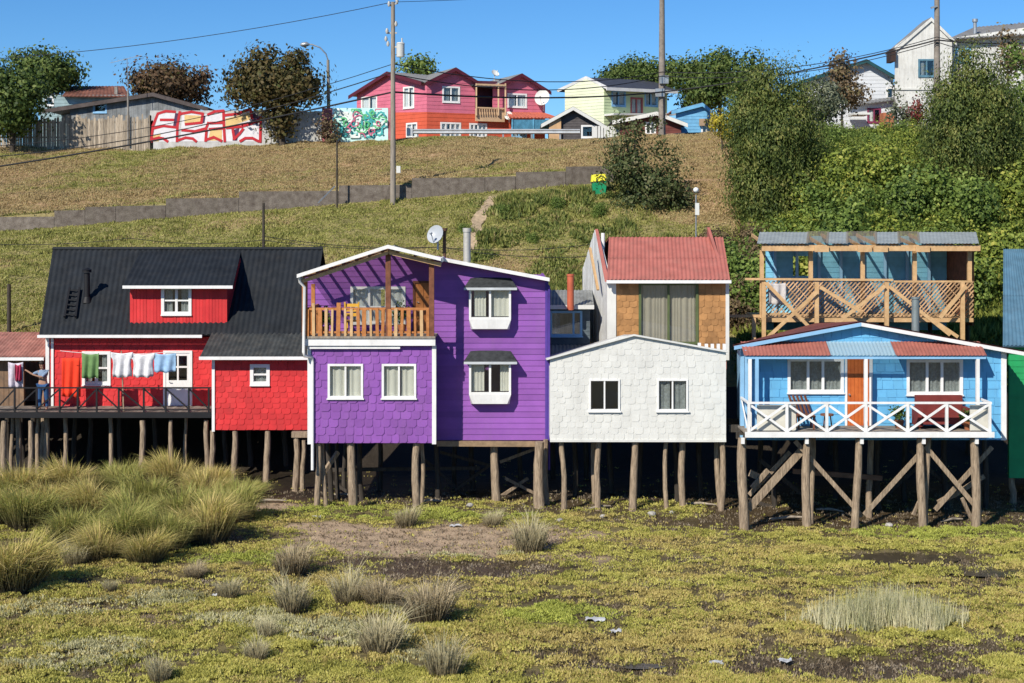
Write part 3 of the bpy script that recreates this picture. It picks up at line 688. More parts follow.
# ================================================================ HOUSE HELPERS
def pile(parent, px, y_top, y_bot, Y, r=.11, lean=0, m=None, name='stilt', zt=None):
    x = PX(px, Y); r *= .86; z1 = zt if zt is not None else PZ(y_top, Y); g = gz(x, Y) - .15
    if y_bot: g = min(g, PZ(y_bot, Y))
    pts = []; rr = []; n = 6; ph = rnd.uniform(0, 6)
    for i in range(n + 1):
        t = i / n; pts.append((x + lean * (1 - t) + .035 * math.sin(ph + t * 4) + .01 * rnd.uniform(-1, 1), Y + .02 * math.cos(ph + t * 5), g + (z1 - g) * t)); rr.append(r * (1.12 - .2 * t) * rnd.uniform(.93, 1.07))
    MB().tube(pts, rr, 9).build(name, m or M_pile, parent)
def brace(parent, a, b, w=.07, h=.12, m=None, name='brace'): MB().beam(a, b, w, h).build(name, m or M_pile, parent)
def wallpart(parent, fr, poly, holes, kind, m, tw=.3, th=.3, thick=.03, name='wall', seed=0, mslab=None):
    mb = MB(); clad(mb, fr, poly, holes, kind, tw, th, thick, seed); slab(mb, fr, poly, holes); return mb.build(name, m, parent)
def body(parent, x0, x1, y0, y1, z0, z1, m, name='side_wall'):
    """side, back and floor walls behind a facade"""
    mb = MB(); t = .1
    mb.box(x0, x0 + t, y0, y1, z0, z1); mb.box(x1 - t, x1, y0, y1, z0, z1); mb.box(x0 + t, x1 - t, y1 - t, y1, z0, z1)
    o = mb.build(name, m, parent)
    MB().box(x0 + t, x1 - t, y0 + .02, y1 - t, z0, z0 + .12).build('floor', M_piled, parent); return o
def pipe(parent, pts, r=.045, m=None, name='downpipe'): MB().tube(pts, r, 8).build(name, m or M_white, parent)

# ================================================================ RED HOUSE
Yw = 54.5; Yd_ = 52.7; Z0 = 2.43
f = AF(Yw)
red = thing('red_house', 'red shingled house with black corrugated roof and dormer on stilts', 'house', (PX(130, Yw), Yw, 0))
w1 = f.rect(84, 353, 109, 383); dr1 = f.rect(166, 353, 190, 405.5)
zt = PZ(337, Yw)
wallpart(red, f, [(PX(50, Yw), Z0 - .25), (PX(216, Yw), Z0 - .25), (PX(216, Yw), zt), (PX(50, Yw), zt)], [w1, dr1], 'shingle', M_redwall, .29, .20, .013, seed=1)
window(f, w1, red, vbars=(.5,), hbars=(.5,), curtain=M_curtg, fw=.12, cov=((0, .3), (.7, 1)))
# door
dp = MB(); u0, u1, z0, z1 = dr1; zm = z0 + (z1 - z0) * .48
for a, b_, c, d in ((u0, u0 + .1, z0, z1), (u1 - .1, u1, z0, z1), (u0 + .1, u1 - .1, z1 - .1, z1), (u0 + .1, u1 - .1, z0, zm)): dp.box(a, b_, Yw - .04, Yw + .05, c, d)
dp.box((u0 + u1) / 2 - .03, (u0 + u1) / 2 + .03, Yw - .03, Yw + .05, zm, z1 - .1); dp.box(u0 + .1, u1 - .1, Yw - .027, Yw + .05, (zm + z1) / 2 - .04, (zm + z1) / 2 + .02)
door = dp.build('door', M_white, red); MB().box(u0 + .1, u1 - .1, Yw + .01, Yw + .02, zm, z1 - .1).build('pane', GLASS, door)
MB().tube([(u0 + .13, Yw - .04, zm - .05), (u0 + .13, Yw - .1, zm - .05), (u0 + .22, Yw - .1, zm - .05)], .015, 6).build('handle', M_zinc, door)
tr = MB(); tr.box(u0 - .09, u0 - .002, Yw - .06, Yw, z0, z1 + .09); tr.box(u1 + .002, u1 + .09, Yw - .06, Yw, z0, z1 + .09); tr.box(u0 - .002, u1 + .002, Yw - .06, Yw, z1 + .002, z1 + .09)
tr.build('door_frame', M_white, red)
XL, XR = PX(40, 54.2), PX(323, 58)
body(red, PX(46, Yw), PX(308, Yw), Yw + .12, 59.6, Z0 - .25, zt - .05, M_redwall)
# main roof
Ze, Zr, Yr = PZ(334.5, 54.1), PZ(249, 58), 58
XLr = PX(53, 58)
rf = MB(); corr(rf, (XL, 54.1, Ze), (XR, 54.1, Ze), (XR, Yr, Zr), (XLr, Yr, Zr), .19, .02, 1)
corr(rf, (XL, 61.8, Ze), (XR, 61.8, Ze), (XR, Yr, Zr), (XLr, Yr, Zr), .19, .02, 1)
rf.tube([(XLr, Yr, Zr + .01), (XR, Yr, Zr + .01)], .08, 6)
rf.build('roof', M_black, red)
gb = MB(); gb.prism([(XL + .12, 54.5, Ze), (XL + .12, 61.4, Ze), (XLr + .12, 58, Zr - .1)], (.1, 0, 0)); gb.build('gable_wall', M_redwall, red)
g_ = MB(); g_.box(XL - .03, PX(202, 54), 53.97, 54.09, Ze - .11, Ze - .01); g_.build('gutter', M_white, red)
cr_ = MB(); cr_.box(PX(46, Yw), PX(49.5, Yw), Yw - .06, Yw, Z0 - .2, zt); cr_.box(PX(51.5, Yw), PX(54, Yw), Yw - .065, Yw - .002, Z0 - .2, zt); cr_.build('corner_board', M_white, red)
# dormer
Yf = 54.62; fd = AF(Yf)
wd = fd.rect(163, 288, 190, 313)
dm = MB(); pl = fd.poly([(130, 326), (227, 326), (227, 284), (130, 284)]); clad(dm, fd, pl, [wd], 'vertical', .12, .3, .012, 5); slab(dm, fd, pl, [wd])
x0, x1 = PX(130, Yf), PX(227, Yf); zb_, ztp = PZ(326, Yf), PZ(284, Yf)
for xx in (x0, x1 - .08): dm.prism([(xx, Yf + .12, zb_ - .1), (xx, Yf + .12, ztp), (xx, 57.4, 7.72), (xx, 57.4, 7.5)], (.08, 0, 0))
dorm = dm.build('dormer', M_redwall, red)
window(fd, wd, dorm, vbars=(.5,), hbars=(.5,), curtain=M_curtg, fw=.11, cov=((0, .34), (.66, 1)))
dr_ = MB(); A = P(123, 285.5, 54.25); B = P(233, 285.5, 54.25); Ct = P(241, 250.5, 57.95); D = P(141, 250.5, 57.95)
corr(dr_, A, B, Ct, D, .19, .018); dr_.build('roof', M_black, dorm)
MB().box(A.x, B.x, 54.17, 54.24, A.z - .11, A.z + .0).build('fascia', M_white, dorm)
# annex
Ya = 52.72; fa = AF(Ya); wa = fa.rect(252, 366, 268, 383)
pa = fa.poly([(213, 430), (309, 430), (309, 357), (213, 357)])
wallpart(red, fa, pa, [wa], 'shingle', M_redwall, .28, .19, .013, 'annex_wall', 8)
window(fa, wa, red, vbars=(), hbars=(.5,), curtain=M_curtg, fw=.12, cov=((0, 1),))
xa0, xa1 = PX(213, Ya), PX(309, Ya)
s2 = MB(); s2.box(xa0, xa0 + .08, Ya + .12, Yw - .1, PZ(430, Ya), PZ(352, Ya)); s2.box(xa1 - .08, xa1, Ya + .12, Yw - .1, PZ(430, Ya), PZ(352, Ya)); s2.box(xa0 + .08, xa1 - .08, Ya + .12, Yw, PZ(430, Ya), PZ(430, Ya) + .1); s2.build('annex_side', M_redwall, red)
ar = MB(); A = P(200, 356.5, 52.35); B = P(318, 356.5, 52.35); z_ = PZ(333, 54.2)
corr(ar, A, B, (B.x, 54.35, z_ + .06), (A.x + .05, 54.35, z_ + .06), .16, .015); ar.build('annex_roof', mat('grey_black_roof', (.05, .055, .055), .7, .35, 3, grime=.4), red)
MB().box(A.x - .02, B.x, 52.26, 52.34, A.z - .11, A.z).build('fascia', M_white, red)
MB().box(xa0 - .03, xa0 + .07, Ya - .06, Ya - .001, PZ(430, Ya) - .05, PZ(358, Ya)).build('corner_board', M_white, red)
# chimney, ladder
def roofpt(px, y):
    for k in range(400):
        Y = 54.1 + k * .01; z = Ze + (Zr - Ze) * (Y - 54.1) / (Yr - 54.1)
        if PZ(y, Y) <= z: return Vector((PX(px, Y), Y, z))
    return Vector((PX(px, 57), 57, 7))
b0 = roofpt(87, 300); ch = MB().tube([b0 - Vector((0, 0, .2)), b0 + Vector((0, 0, 1.0))], .11, 12); ch.tube([b0 + Vector((0, 0, 1.02)), b0 + Vector((0, 0, 1.12))], [.17, .17], 12)
ch.tube([b0 + Vector((0, 0, 1.12)), b0 + Vector((0, 0, 1.2))], [.19, .03], 12); ch.tube([b0 + Vector((0, 0, -.1)), b0 + Vector((0, 0, .12))], [.2, .12], 12); ch.build('chimney', M_blackp, red)
la = MB(); n_ = Vector((0, -(Zr - Ze), Yr - 54.1)).normalized() * .10
L0, L1, R0, R1 = roofpt(65, 319) + n_, roofpt(70, 290) + n_, roofpt(76, 319) + n_, roofpt(80, 290) + n_
la.beam(L0, L1, .07); la.beam(R0, R1, .07)
for i in range(6): t = (i + .5) / 6; la.beam(L0.lerp(L1, t), R0.lerp(R1, t), .05)
la.build('roof_ladder', M_blackp, red)
# deck
dk = MB()
xd0, xd1 = PX(-30, Yd_), PX(211, Yd_)
k = xd0
while k < xd1: dk.box(k, min(k + .135, xd1), Yd_, Yw - .001, Z0 - .05, Z0); k += .145
dk.build('deck', mat('deck_boards', (.24, .205, .17), .85, .3, 3, island=.2), red)
MB().box(xd0, xd1, Yd_ - .06, Yd_ - .002, Z0 - .20, Z0 - .003).build('deck_edge', M_blackp, red)
bm_ = MB(); [bm_.box(xd0, xd1, y, y + .08, Z0 - .25, Z0 - .052) for y in (53.0, 54.2)]; bm_.build('deck_joist', M_piled, red)
rl = MB(); zt_ = PZ(387, Yd_); yr_ = Yd_ - .03
rl.box(xd0, xd1, yr_ - .03, yr_ + .03, zt_ - .05, zt_); rl.box(xd0, xd1, yr_ - .02, yr_ + .02, Z0 + .06, Z0 + .1)
ps = [-26, -4, 15, 37, 60, 78, 97, 119, 144, 166, 189, 209]
for i, p in enumerate(ps):
    x = PX(p, Yd_); rl.box(x - .03, x + .03, yr_ - .028, yr_ + .028, Z0, zt_ - .052)
    if i < len(ps) - 1:
        xn = PX(ps[i + 1], Yd_)
        a, b_ = (Z0 + .1, zt_ - .06) if p < 90 else (zt_ - .06, Z0 + .1)
        rl.beam((x, yr_ + .03, a), (xn, yr_ + .03, b_), .03, .05)
rl.build('railing', M_blackp, red)
for px_, r_, l in ((142, .12, .0), (171, .09, .05), (207, .1, 0), (212, .11, 0), (235, .13, -.06), (267, .13, 0), (65, .1, 0), (110, .09, .05), (186, .08, 0), (46, .12, 0), (18, .12, 0), (30, .11, .05), (4, .13, 0), (39, .09, -.1), (-6, .12, 0), (12, .08, .0)):
    Yp = 52.85 if px_ > 205 or px_ in (142, 171, 30, 4) else 53.4
    pile(red, px_, 430 if px_ > 212 else 420, 0, Yp, r_, l, zt=(PZ(431, Ya) if px_ > 211 else Z0 - .3))
for px_ in (225, 250, 285, 120, 155, 90, 75): pile(red, px_, 430, 0, 55, .11, 0, M_piled, zt=2.0)
# post pair with cap board, between the red and purple houses
pp = thing('timber_bent', 'pair of grey posts under a short cap beam between red and purple houses', 'posts', (PX(300, 51), 51, 0))
pile(pp, 296, 433, 0, 51, .12); pile(pp, 303, 440, 0, 51, .09); MB().box(PX(292, 51), PX(308, 51), 50.85, 51.15, PZ(437, 51), PZ(431.5, 51)).build('cap_beam', M_pile, pp)

# laundry
cl = MB(); Yl_ = 52.95; pts = []
for i in range(13): t = i / 12; pts.append((PX(60 + 120 * t, Yl_), Yl_, PZ(352.5, Yl_) - .12 * 4 * t * (1 - t) + .06))
cl.tube(pts, .01, 5); line_o = cl.build('clothesline', M_white); tag(line_o, 'thin clothesline across the red house deck', 'clothesline')
MB_ = MB(); MB_.beam((PX(124, Yl_ + .1), Yl_ + .05, Z0), (PX(121, Yl_), Yl_ + .05, PZ(351, Yl_)), .04); tag(MB_.build('line_prop', M_pile), 'thin pole propping the clothesline before the red wall', 'pole')
def cloth(name, px0, px1, y0, y1, Y, m, label, cat='laundry', shape=None, sag=.05):
    mb = MB(); nx, nz = 14, 10; v = []; ph = rnd.uniform(0, 6)
    for j in range(nz + 1):
        for i in range(nx + 1):
            s_, t_ = i / nx, j / nz; w = 1.0
            if shape == 'shirt': w = 1.0 if t_ < .3 else .82 + .04 * math.sin(t_ * 9)
            if shape == 'taper': w = 1 - .25 * t_
            x = PX((px0 + px1) / 2 + (s_ - .5) * (px1 - px0) * w, Y); z = PZ(y0 + (y1 - y0) * t_, Y) - sag * math.sin(PI * s_) * (1 - .5 * t_) - (.05 * rnd.random() if j == nz else 0)
            v.append((x, Y + .06 * math.sin(s_ * 14 + ph + 1.5 * t_) * (.3 + t_), z))
    fs = [(j * (nx + 1) + i, j * (nx + 1) + i + 1, (j + 1) * (nx + 1) + i + 1, (j + 1) * (nx + 1) + i) for j in range(nz) for i in range(nx)]
    mb.add(v, fs, True); o = mb.build(name, m)
    so_ = o.modifiers.new('thick', 'SOLIDIFY'); so_.thickness = .012
    tag(o, label, cat); return o
def cm(n, c): return mat(n, c, .9, .2, 5, bump=.4, bscale=6)
cloth('towel', 62, 80, 358, 396, 53.6, mat('orange_red_cloth', (.85, .055, .02), .9, .1), 'orange-red towel hanging flat before the red wall', sag=0)
cloth('towel', 82, 99, 353, 377, Yl_, cm('green_cloth', (.15, .27, .10)), 'green towel on the clothesline by the window')
cloth('t_shirt', 111, 133, 352, 376, Yl_, cm('white_cloth', (.74, .74, .76)), 'white t-shirt beside the green towel on the clothesline', shape='shirt')
cloth('t_shirt', 131, 155, 353, 376, Yl_, MATS['white_cloth'], 'white t-shirt beside the pale blue cloth on the clothesline', shape='shirt')
cloth('pillowcase', 154, 176, 353, 371, Yl_, cm('blue_cloth', (.33, .52, .74)), 'pale blue cloth at the door end of the clothesline')
cloth('sheet', 8, 23, 362, 387, 53.4, cm('lilac_cloth', (.60, .55, .62)), 'pale lilac sheet hanging at the far left deck')
cloth('scarf', 15, 21, 364, 380, 53.33, cm('crimson_cloth', (.40, .03, .08)), 'crimson cloth hanging over the lilac sheet')

# left neighbour
nb = thing('shack', 'weathered shack with pink corrugated roof at the left edge', 'house', (PX(10, 55), 55, 0))
fn = AF(55.0)
hn = fn.rect(24, 362, 40, 408)
wallpart(nb, fn, fn.poly([(-40, 412), (44, 412), (44, 354), (-40, 354)]), [hn], 'vertical', mat('brown_boards', (.30, .18, .10), .85, .4, 2, island=.3, col2=(.12, .09, .07)), .18, seed=3)
rn = MB(); A = P(-45, 357, 54.6); B = P(45, 357, 54.6); corr(rn, A, B, (B.x, 57.2, PZ(332, 57.2)), (A.x, 57.2, PZ(332, 57.2)), .13, .018)
rn.build('roof', mat('pink_roof', (.42, .19, .15), .8, .35, 2, grime=.4), nb)
MB().box(A.x, B.x - .02, 54.5, 54.58, A.z - .12, A.z - .01).build('fascia', M_white, nb)
body(nb, PX(-40, 55), PX(43, 55), 55.12, 57.5, PZ(412, 55), PZ(356, 55), M_plank)
for px_ in (-3, 8, 22, 34, 43): pile(nb, px_, 412, 0, 55.3, .12, 0, M_pile if px_ % 2 else M_piled, zt=PZ(412, 55) + .02)

# ================================================================ PURPLE HOUSE
Yb, Yw2, Ybk = 47.4, 48.6, 49.6
pu = thing('purple_house', 'purple two-storey house with timber balcony under a gable roof', 'house', (PX(420, 48), 48, 0))
fb_ = AF(Yb); wl_ = fb_.rect(329, 365, 362, 397); wr_ = fb_.rect(383, 365, 415, 397)
wallpart(pu, fb_, fb_.poly([(309, 443), (434, 443), (434, 343), (309, 343)]), [wl_, wr_], 'shingle', M_purp, .30, .25, .016, 'front_wall', 21)
window(fb_, wl_, pu, cov=((0, .48), (.54, 1)), fw=.07); window(fb_, wr_, pu, cov=((0, .46), (.56, 1)), fw=.07)
zb0, zf = PZ(443, Yb), PZ(342, Yb) + .05
sd = MB(); xl, xr = PX(309, Yb), PX(434, Yb)
sd.box(xl, xl + .08, Yb + .12, 52.5, zb0, zf); sd.box(xr - .08, xr, Yb + .12, Yw2, zb0, zf); sd.box(xl + .08, xr - .08, Yb + .12, 52.5, zb0, zb0 + .12); sd.box(xl + .08, xr, 52.4, 52.5, zb0, zf); sd.build('side_wall', M_purp, pu)
cbm = MB(); cbm.box(xl - .04, xl + .07, Yb - .06, Yb - .001, zb0 - .03, zf - .15); cbm.box(xr - .06, xr + .07, Yb - .06, Yb + .08, zb0 - .03, zf - .15); cbm.build('corner_board', M_white, pu)
# balcony floor & fascia
Zfl = PZ(336, 47.3)
MB().box(xl - .15, xr + .05, 47.22, 47.3, PZ(345.5, 47.3), PZ(337.5, 47.3)).build('balcony_fascia', M_white, pu)
MB().box(xl - .15, xr + .05, 47.18, Ybk, Zfl - .07, Zfl).build('balcony_floor', M_plank, pu)
MB().box(PX(309, 47.25), PX(400, 47.25), 47.27, 47.37, PZ(348.5, Yb), PZ(346, Yb)).build('ledge', M_white, pu)
# balcony back wall
fk = AF(Ybk); hw = fk.rect(352, 288, 404, 322); hd = fk.rect(415, 283, 433, 330.8)
wallpart(pu, fk, fk.poly([(305, 334), (440, 334), (440, 262), (390, 251), (305, 278)]), [hw, hd], 'board', M_purp, th=.19, thick=.018, name='back_wall', seed=4)
window(fk, hw, pu, vbars=(.33, .66), hbars=(.45,), curtain=M_curtw, cov=((0, .55), (.7, 1)), fw=.09)
dd = MB(); u0, u1, z0, z1 = hd; dd.box(u0, u1, Ybk - .01, Ybk + .05, z0, z1)
for j in range(3):
    for i in range(2): a = u0 + .06 + i * (u1 - u0) * .48; z = z0 + .12 + j * .5; dd.box(a, a + (u1 - u0) * .36, Ybk - .03, Ybk - .011, z, z + .38)
d2 = dd.build('door', M_orwood, pu); MB().tube([(u0 + .07, Ybk - .02, z0 + .95), (u0 + .07, Ybk - .08, z0 + .95), (u0 + .14, Ybk - .08, z0 + .95)], .014, 6).build('handle', M_zinc, d2)
fr_ = MB(); fr_.box(u0 - .07, u0 - .002, Ybk - .05, Ybk, z0, z1 + .07); fr_.box(u0 - .002, u1, Ybk - .05, Ybk, z1 + .002, z1 + .07); fr_.build('door_frame', M_brwood, pu)
# right wing
fw_ = AF(Yw2)
wing = fw_.poly([(434, 440), (547, 440), (547, 279), (437, 256), (434, 256)])
bays = [(469, 511, 288, 329, 464, 517, 278), (469, 511, 362, 404, 464, 517, 351)]
hb = [fw_.rect(a + 3, c + 2, b - 3, d - 8) for a, b, c, d, _, _, _ in bays]
wallpart(pu, fw_, wing, hb, 'board', M_purp, th=.185, thick=.018, name='wing_wall', seed=6)
zw0 = PZ(440, Yw2); xw0, xw1 = PX(434, Yw2), PX(547, Yw2)
sd = MB(); sd.box(xw1 - .08, xw1, Yw2 + .12, 54.5, zw0, PZ(279, Yw2)); sd.box(xw0 + .08, xw1 - .08, 54.4, 54.5, zw0, 7.2); sd.box(xw0, xw1 - .08, Yw2 + .12, 54.4, zw0, zw0 + .12)
sd.box(xw0, xw0 + .08, Yw2 - .0, Ybk, zf - .4, 7.9); sd.build('wing_side', M_purp, pu)
MB().box(xw1 - .06, xw1 + .05, Yw2 - .05, Yw2 + .1, zw0, PZ(280, Yw2)).build('corner_board', mat('deep_violet_paint', (.09, .05, .30), .5), pu)
for bi, (a, b, c, d, ca, cb, ct) in enumerate(bays):
    pr = .38; x0, x1 = PX(a, Yw2 - pr), PX(b, Yw2 - pr); z1 = PZ(c, Yw2 - pr); z0 = PZ(d, Yw2 - pr); zs = z0 + .3; Yp = Yw2 - pr; xi = .07
    mb = MB(); t = .07
    mb.box(x0, x0 + t, Yp, Yw2 - .03, zs, z1); mb.box(x1 - t, x1, Yp, Yw2 - .03, zs, z1); mb.box(x0 + t, x1 - t, Yp, Yp + .06, z1 - .09, z1); mb.box(x0 + t, x1 - t, Yp, Yp + .06, zs, zs + .08)
    xc = (x0 + x1) / 2; mb.box(xc - .035, xc + .035, Yp + .002, Yp + .05, zs + .08, z1 - .09)
    # tapering apron under the sill
    mb.add([(x0, Yp, zs), (x1, Yp, zs), (x1 - .12, Yp + .03, z0 + .0), (x0 + .12, Yp + .03, z0), (x0, Yw2 - .03, zs), (x1, Yw2 - .03, zs), (x1 - .05, Yw2 - .03, z0 - .04), (x0 + .05, Yw2 - .03, z0 - .04)],
           [(0, 3, 2, 1), (0, 4, 7, 3), (1, 2, 6, 5), (3, 7, 6, 2), (0, 1, 5, 4)])
    bw = mb.build('bay_window', M_white, pu)
    g = MB(); g.box(x0 + t, x1 - t, Yp + .025, Yp + .03, zs + .08, z1 - .09); g.box(x0 + .03, x0 + .036, Yp + .07, Yw2 - .05, zs + .08, z1 - .09); g.build('pane', GLASS, bw)
    cu = MB()
    for (s0, s1) in (((.12, .40), (.52, .95)) if bi == 0 else ((.05, .36), (.74, .96))):
        n = 14; v = []
        for i in range(n + 1): xx = x0 + (x1 - x0) * (s0 + (s1 - s0) * i / n); v += [(xx, Yp + .16 + .02 * math.sin(i * 1.7), zs + .1), (xx, Yp + .16 + .02 * math.sin(i * 1.7), z1 - .02)]
        cu.add(v, [(2 * i, 2 * i + 2, 2 * i + 3, 2 * i + 1) for i in range(n)], True)
    cu.build('curtain', M_curt, bw)
    cz0 = z1; cz1 = PZ(ct, Yw2); X0, X1 = PX(ca, Yp), PX(cb, Yp); cnp = MB(); Yc_ = Yp - .12
    cnp.add([(X0, Yc_, cz0 + .02), (X1, Yc_, cz0 + .02), (X1 - .2, Yw2 - .03, cz1), (X0 + .2, Yw2 - .03, cz1), (X0, Yw2 - .03, cz0 + .02), (X1, Yw2 - .03, cz0 + .02), (xc - .35, Yw2 - .03, cz1 + .02), (xc + .35, Yw2 - .03, cz1 + .02)],
            [(0, 1, 7, 6), (1, 2, 7), (0, 6, 3), (0, 3, 4), (1, 5, 2), (0, 4, 5, 1)])
    cnp.build('canopy', M_dgrey, bw)
    MB().box(X0, X1, Yc_ - .02, Yc_ + .02, cz0 - .06, cz0 + .018).build('canopy_trim', mat('pale_grey_paint', (.55, .58, .6), .5), bw)
if True:
    sb = MB()
    for q in (476, 482, 497, 503): p_ = P(q, 394, Yw2 - .2); sb.tube([p_ + Vector((0, 0, -.12)), p_ + Vector((0, 0, .0)), p_ + Vector((0, 0, .04))], [.05, .07, .03], 8)
    tag(sb.build('potted_plants', MATS['white_cloth']), 'row of small white pots on the sill of the lower bay window', 'pots')
# porch roof
Yp0, Yp1 = 46.9, 53.6
Lp = P(297, 275.5, Yp0); Rp = P(388, 246, Yp0); Qp = P(441, 258.5, Yp0); Q2 = P(441, 258.5, 48.2); E2 = P(549.5, 279, 48.2)
th = Vector((0, 0, -.06))
def slabroof(mb, a, b, y0, y1, t=.05):
    k = .04; o = .04 * max(0, y0 - 49.5); mb.prism([(a.x, y0, a.z - o), (b.x, y0, b.z - o), (b.x, y1, b.z - o - k * (y1 - y0)), (a.x, y1, a.z - o - k * (y1 - y0))], (0, 0, -t))
tm_ = MB()
rm = MB()
for i in range(9):                                           # roof sheets of the left slope, with gaps of light timber showing below
    t0, t1 = i / 9, (i + 1) / 9; a = Lp.lerp(Rp, t0); b_ = Lp.lerp(Rp, t1); slabroof(rm, a, b_, Ybk + .02, Yp1, .03); slabroof(tm_, a, b_, Yp0, Ybk + .02, .008)
slabroof(rm, Rp, Qp, Yp0, Yp1, .03); slabroof(rm, Vector((Qp.x, 0, Qp.z)), E2, 48.2, 54.7, .05)
tm_.build('porch_roof', clearmat('clear_roof_sheet', (.80, .78, .72), .78), pu); rm.build('roof', mat('grey_roof_sheet', (.30, .31, .32), .6, .2), pu)
fa_ = MB()
def fasc(a, b, y, h=.115): fa_.prism([(a.x, y, a.z + .04), (b.x, y, b.z + .04), (b.x, y, b.z - h + .04), (a.x, y, a.z - h + .04)], (0, .05, 0))
fasc(Lp, Rp, Yp0 - .055); fasc(Rp, Qp, Yp0 - .055); fasc(Vector((Q2.x - .1, 0, Q2.z + .02)), E2, 48.14)
fa_.prism([(Qp.x, Yp0, Qp.z + .04), (Qp.x, 48.2, Qp.z + .04), (Qp.x, 48.2, Qp.z - .11), (Qp.x, Yp0, Qp.z - .11)], (.04, 0, 0)); fa_.build('fascia', M_white, pu)
pj = MB()                                                    # light timber ceiling strips and dark purlins
for i in range(7):
    t0 = (i + .5) / 7; a = Lp.lerp(Rp, t0); pj.beam((a.x, Yp0 + .05, a.z - .10), (a.x, Ybk, a.z - .10), .06, .09)
for i in range(3): t0 = (i + .5) / 3; a = Rp.lerp(Qp, t0); pj.beam((a.x, Yp0 + .05, a.z - .10), (a.x, Ybk, a.z - .10), .06, .09)
pj.build('purlin', M_brwood, pu)
ce = MB()
for y in (47.35, 48.5): ce.prism([(Lp.x + .1, y, Lp.z - .04), (Rp.x, y, Rp.z - .06), (Rp.x, y + .14, Rp.z - .06), (Lp.x + .1, y + .14, Lp.z - .04)], (0, 0, -.02))
ce.build('ceiling_board', M_newwood, pu)
rb_ = MB(); rb_.beam((Lp.x + .1, Yp0 + .2, Lp.z - .2), (Rp.x, Yp0 + .2, Rp.z - .2), .07, .12); rb_.beam((Rp.x, Yp0 + .2, Rp.z - .2), (Qp.x, Yp0 + .2, Qp.z - .2), .07, .12)
rb_.build('rafter', M_newwood, pu)
for px_, yt in ((304.5, 280), (388, 252), (431.5, 262)):
    x = PX(px_, 47.2); MB().box(x - .08, x + .08, 47.2, 47.36, Zfl + .001, PZ(yt, 47.2)).build('porch_post', M_brwood if px_ > 310 else M_orwood, pu)
x = PX(313, 48.6); MB().box(x - .06, x + .06, 48.6, 48.72, Zfl + .001, PZ(284, 48.6)).build('porch_post', M_orwood, pu)
br = MB(); zt1 = PZ(309, 47.2); br.beam((xl - .1, 47.26, zt1), (xr, 47.26, zt1), .07, .08); br.beam((xl - .1, 47.26, Zfl + .12), (xr, 47.26, Zfl + .12), .05, .06)
i = 0; q = 307
balus = []
while q < 433:
    x = PX(q, 47.2); w = rnd.choice((.07, .09, .13, .1)); mb_ = M_newwood if rnd.random() < .4 else M_orwood; h = rnd.uniform(-.05, .03) + (.22 if i % 4 == 1 and rnd.random() < .7 else 0)
    bb = MB().beam((x + rnd.uniform(-.02, .02), 47.21, Zfl), (x, 47.21, zt1 + h), w, .05).build('baluster', mb_, pu); q += 6.35; i += 1
br.build('balcony_rail', M_orwood, pu)
# left side rail
lr = MB(); lr.beam((xl, 47.3, zt1), (xl, Ybk, zt1), .06, .08)
for k in range(8): lr.beam((xl, 47.5 + k * .27, Zfl), (xl, 47.5 + k * .27, zt1), .08, .04)
lr.build('side_rail', M_orwood, pu)
# plumbing, chimneys, dish
pipe(pu, [P(299, 277, 46.95), P(300, 282, 47.0), P(304.5, 287, 47.1), P(304, 330, 47.12), P(303.5, 352, 47.1), P(304.5, 356, 47.1), P(312, 357, 47.3), P(312.5, 362, 47.33), P(312.5, 470, 47.33)], .05)
pipe(pu, [P(546, 282, 48.5), P(549, 287, 48.5), P(549, 470, 48.5)], .04, MATS['deep_violet_paint'])
c0 = P(467, 262, 51.0); fl = MB().tube([c0, P(467, 232, 51.0)], .125, 12); fl.tube([P(467, 232, 51), P(467, 228, 51)], .145, 12); fl.build('flue', mat('pale_flue', (.55, .53, .48), .5, .2, metal=.3), pu)
c0 = P(444.5, 262, 50.5); fl = MB().tube([c0, P(444.5, 231, 50.5)], .055, 10); fl.tube([P(444.5, 231, 50.5), P(444.5, 228, 50.5)], [.1, .1], 10); fl.build('flue', mat('rusty_pipe', (.16, .085, .05), .8, .4), pu)
def dish(parent, c, r, face=Vector((-.5, -1, .45)), m=None, name='satellite_dish'):
    f_ = face.normalized(); a = f_.cross(Vector((0, 0, 1))).normalized(); b = a.cross(f_); v = []; n = 20; mb = MB()
    for j in range(5):
        rr = r * j / 4
        for i in range(n): t = 2 * PI * i / n; v.append(c + (a * math.cos(t) + b * math.sin(t) * 1.08) * rr - f_ * (.28 * r * (1 - (j / 4) ** 2)))
    fs = [(j * n + i, j * n + (i + 1) % n, (j + 1) * n + (i + 1) % n, (j + 1) * n + i) for j in range(4) for i in range(n)]
    mb.add(v, fs, True); mb.add([p - f_ * .03 for p in v], [tuple(reversed(q)) for q in fs], True)
    mb.tube([c - b * r * .95, c + f_ * r * .8 - b * r * .3], .02, 6); mb.tube([c + f_ * r * .8 - b * r * .3, c + f_ * r * 1.0 - b * r * .18], .05, 8); mb.tube([c - f_ * .35 * r, c - f_ * r * .7 - Vector((0, 0, r * .6)), c - f_ * r * .7 - Vector((0, 0, r * 1.5))], .03, 6)
    return mb.build(name, m or mat('dish_grey', (.42, .45, .48), .4, .1), parent)
dish(pu, P(435, 234, 50.2), .30)
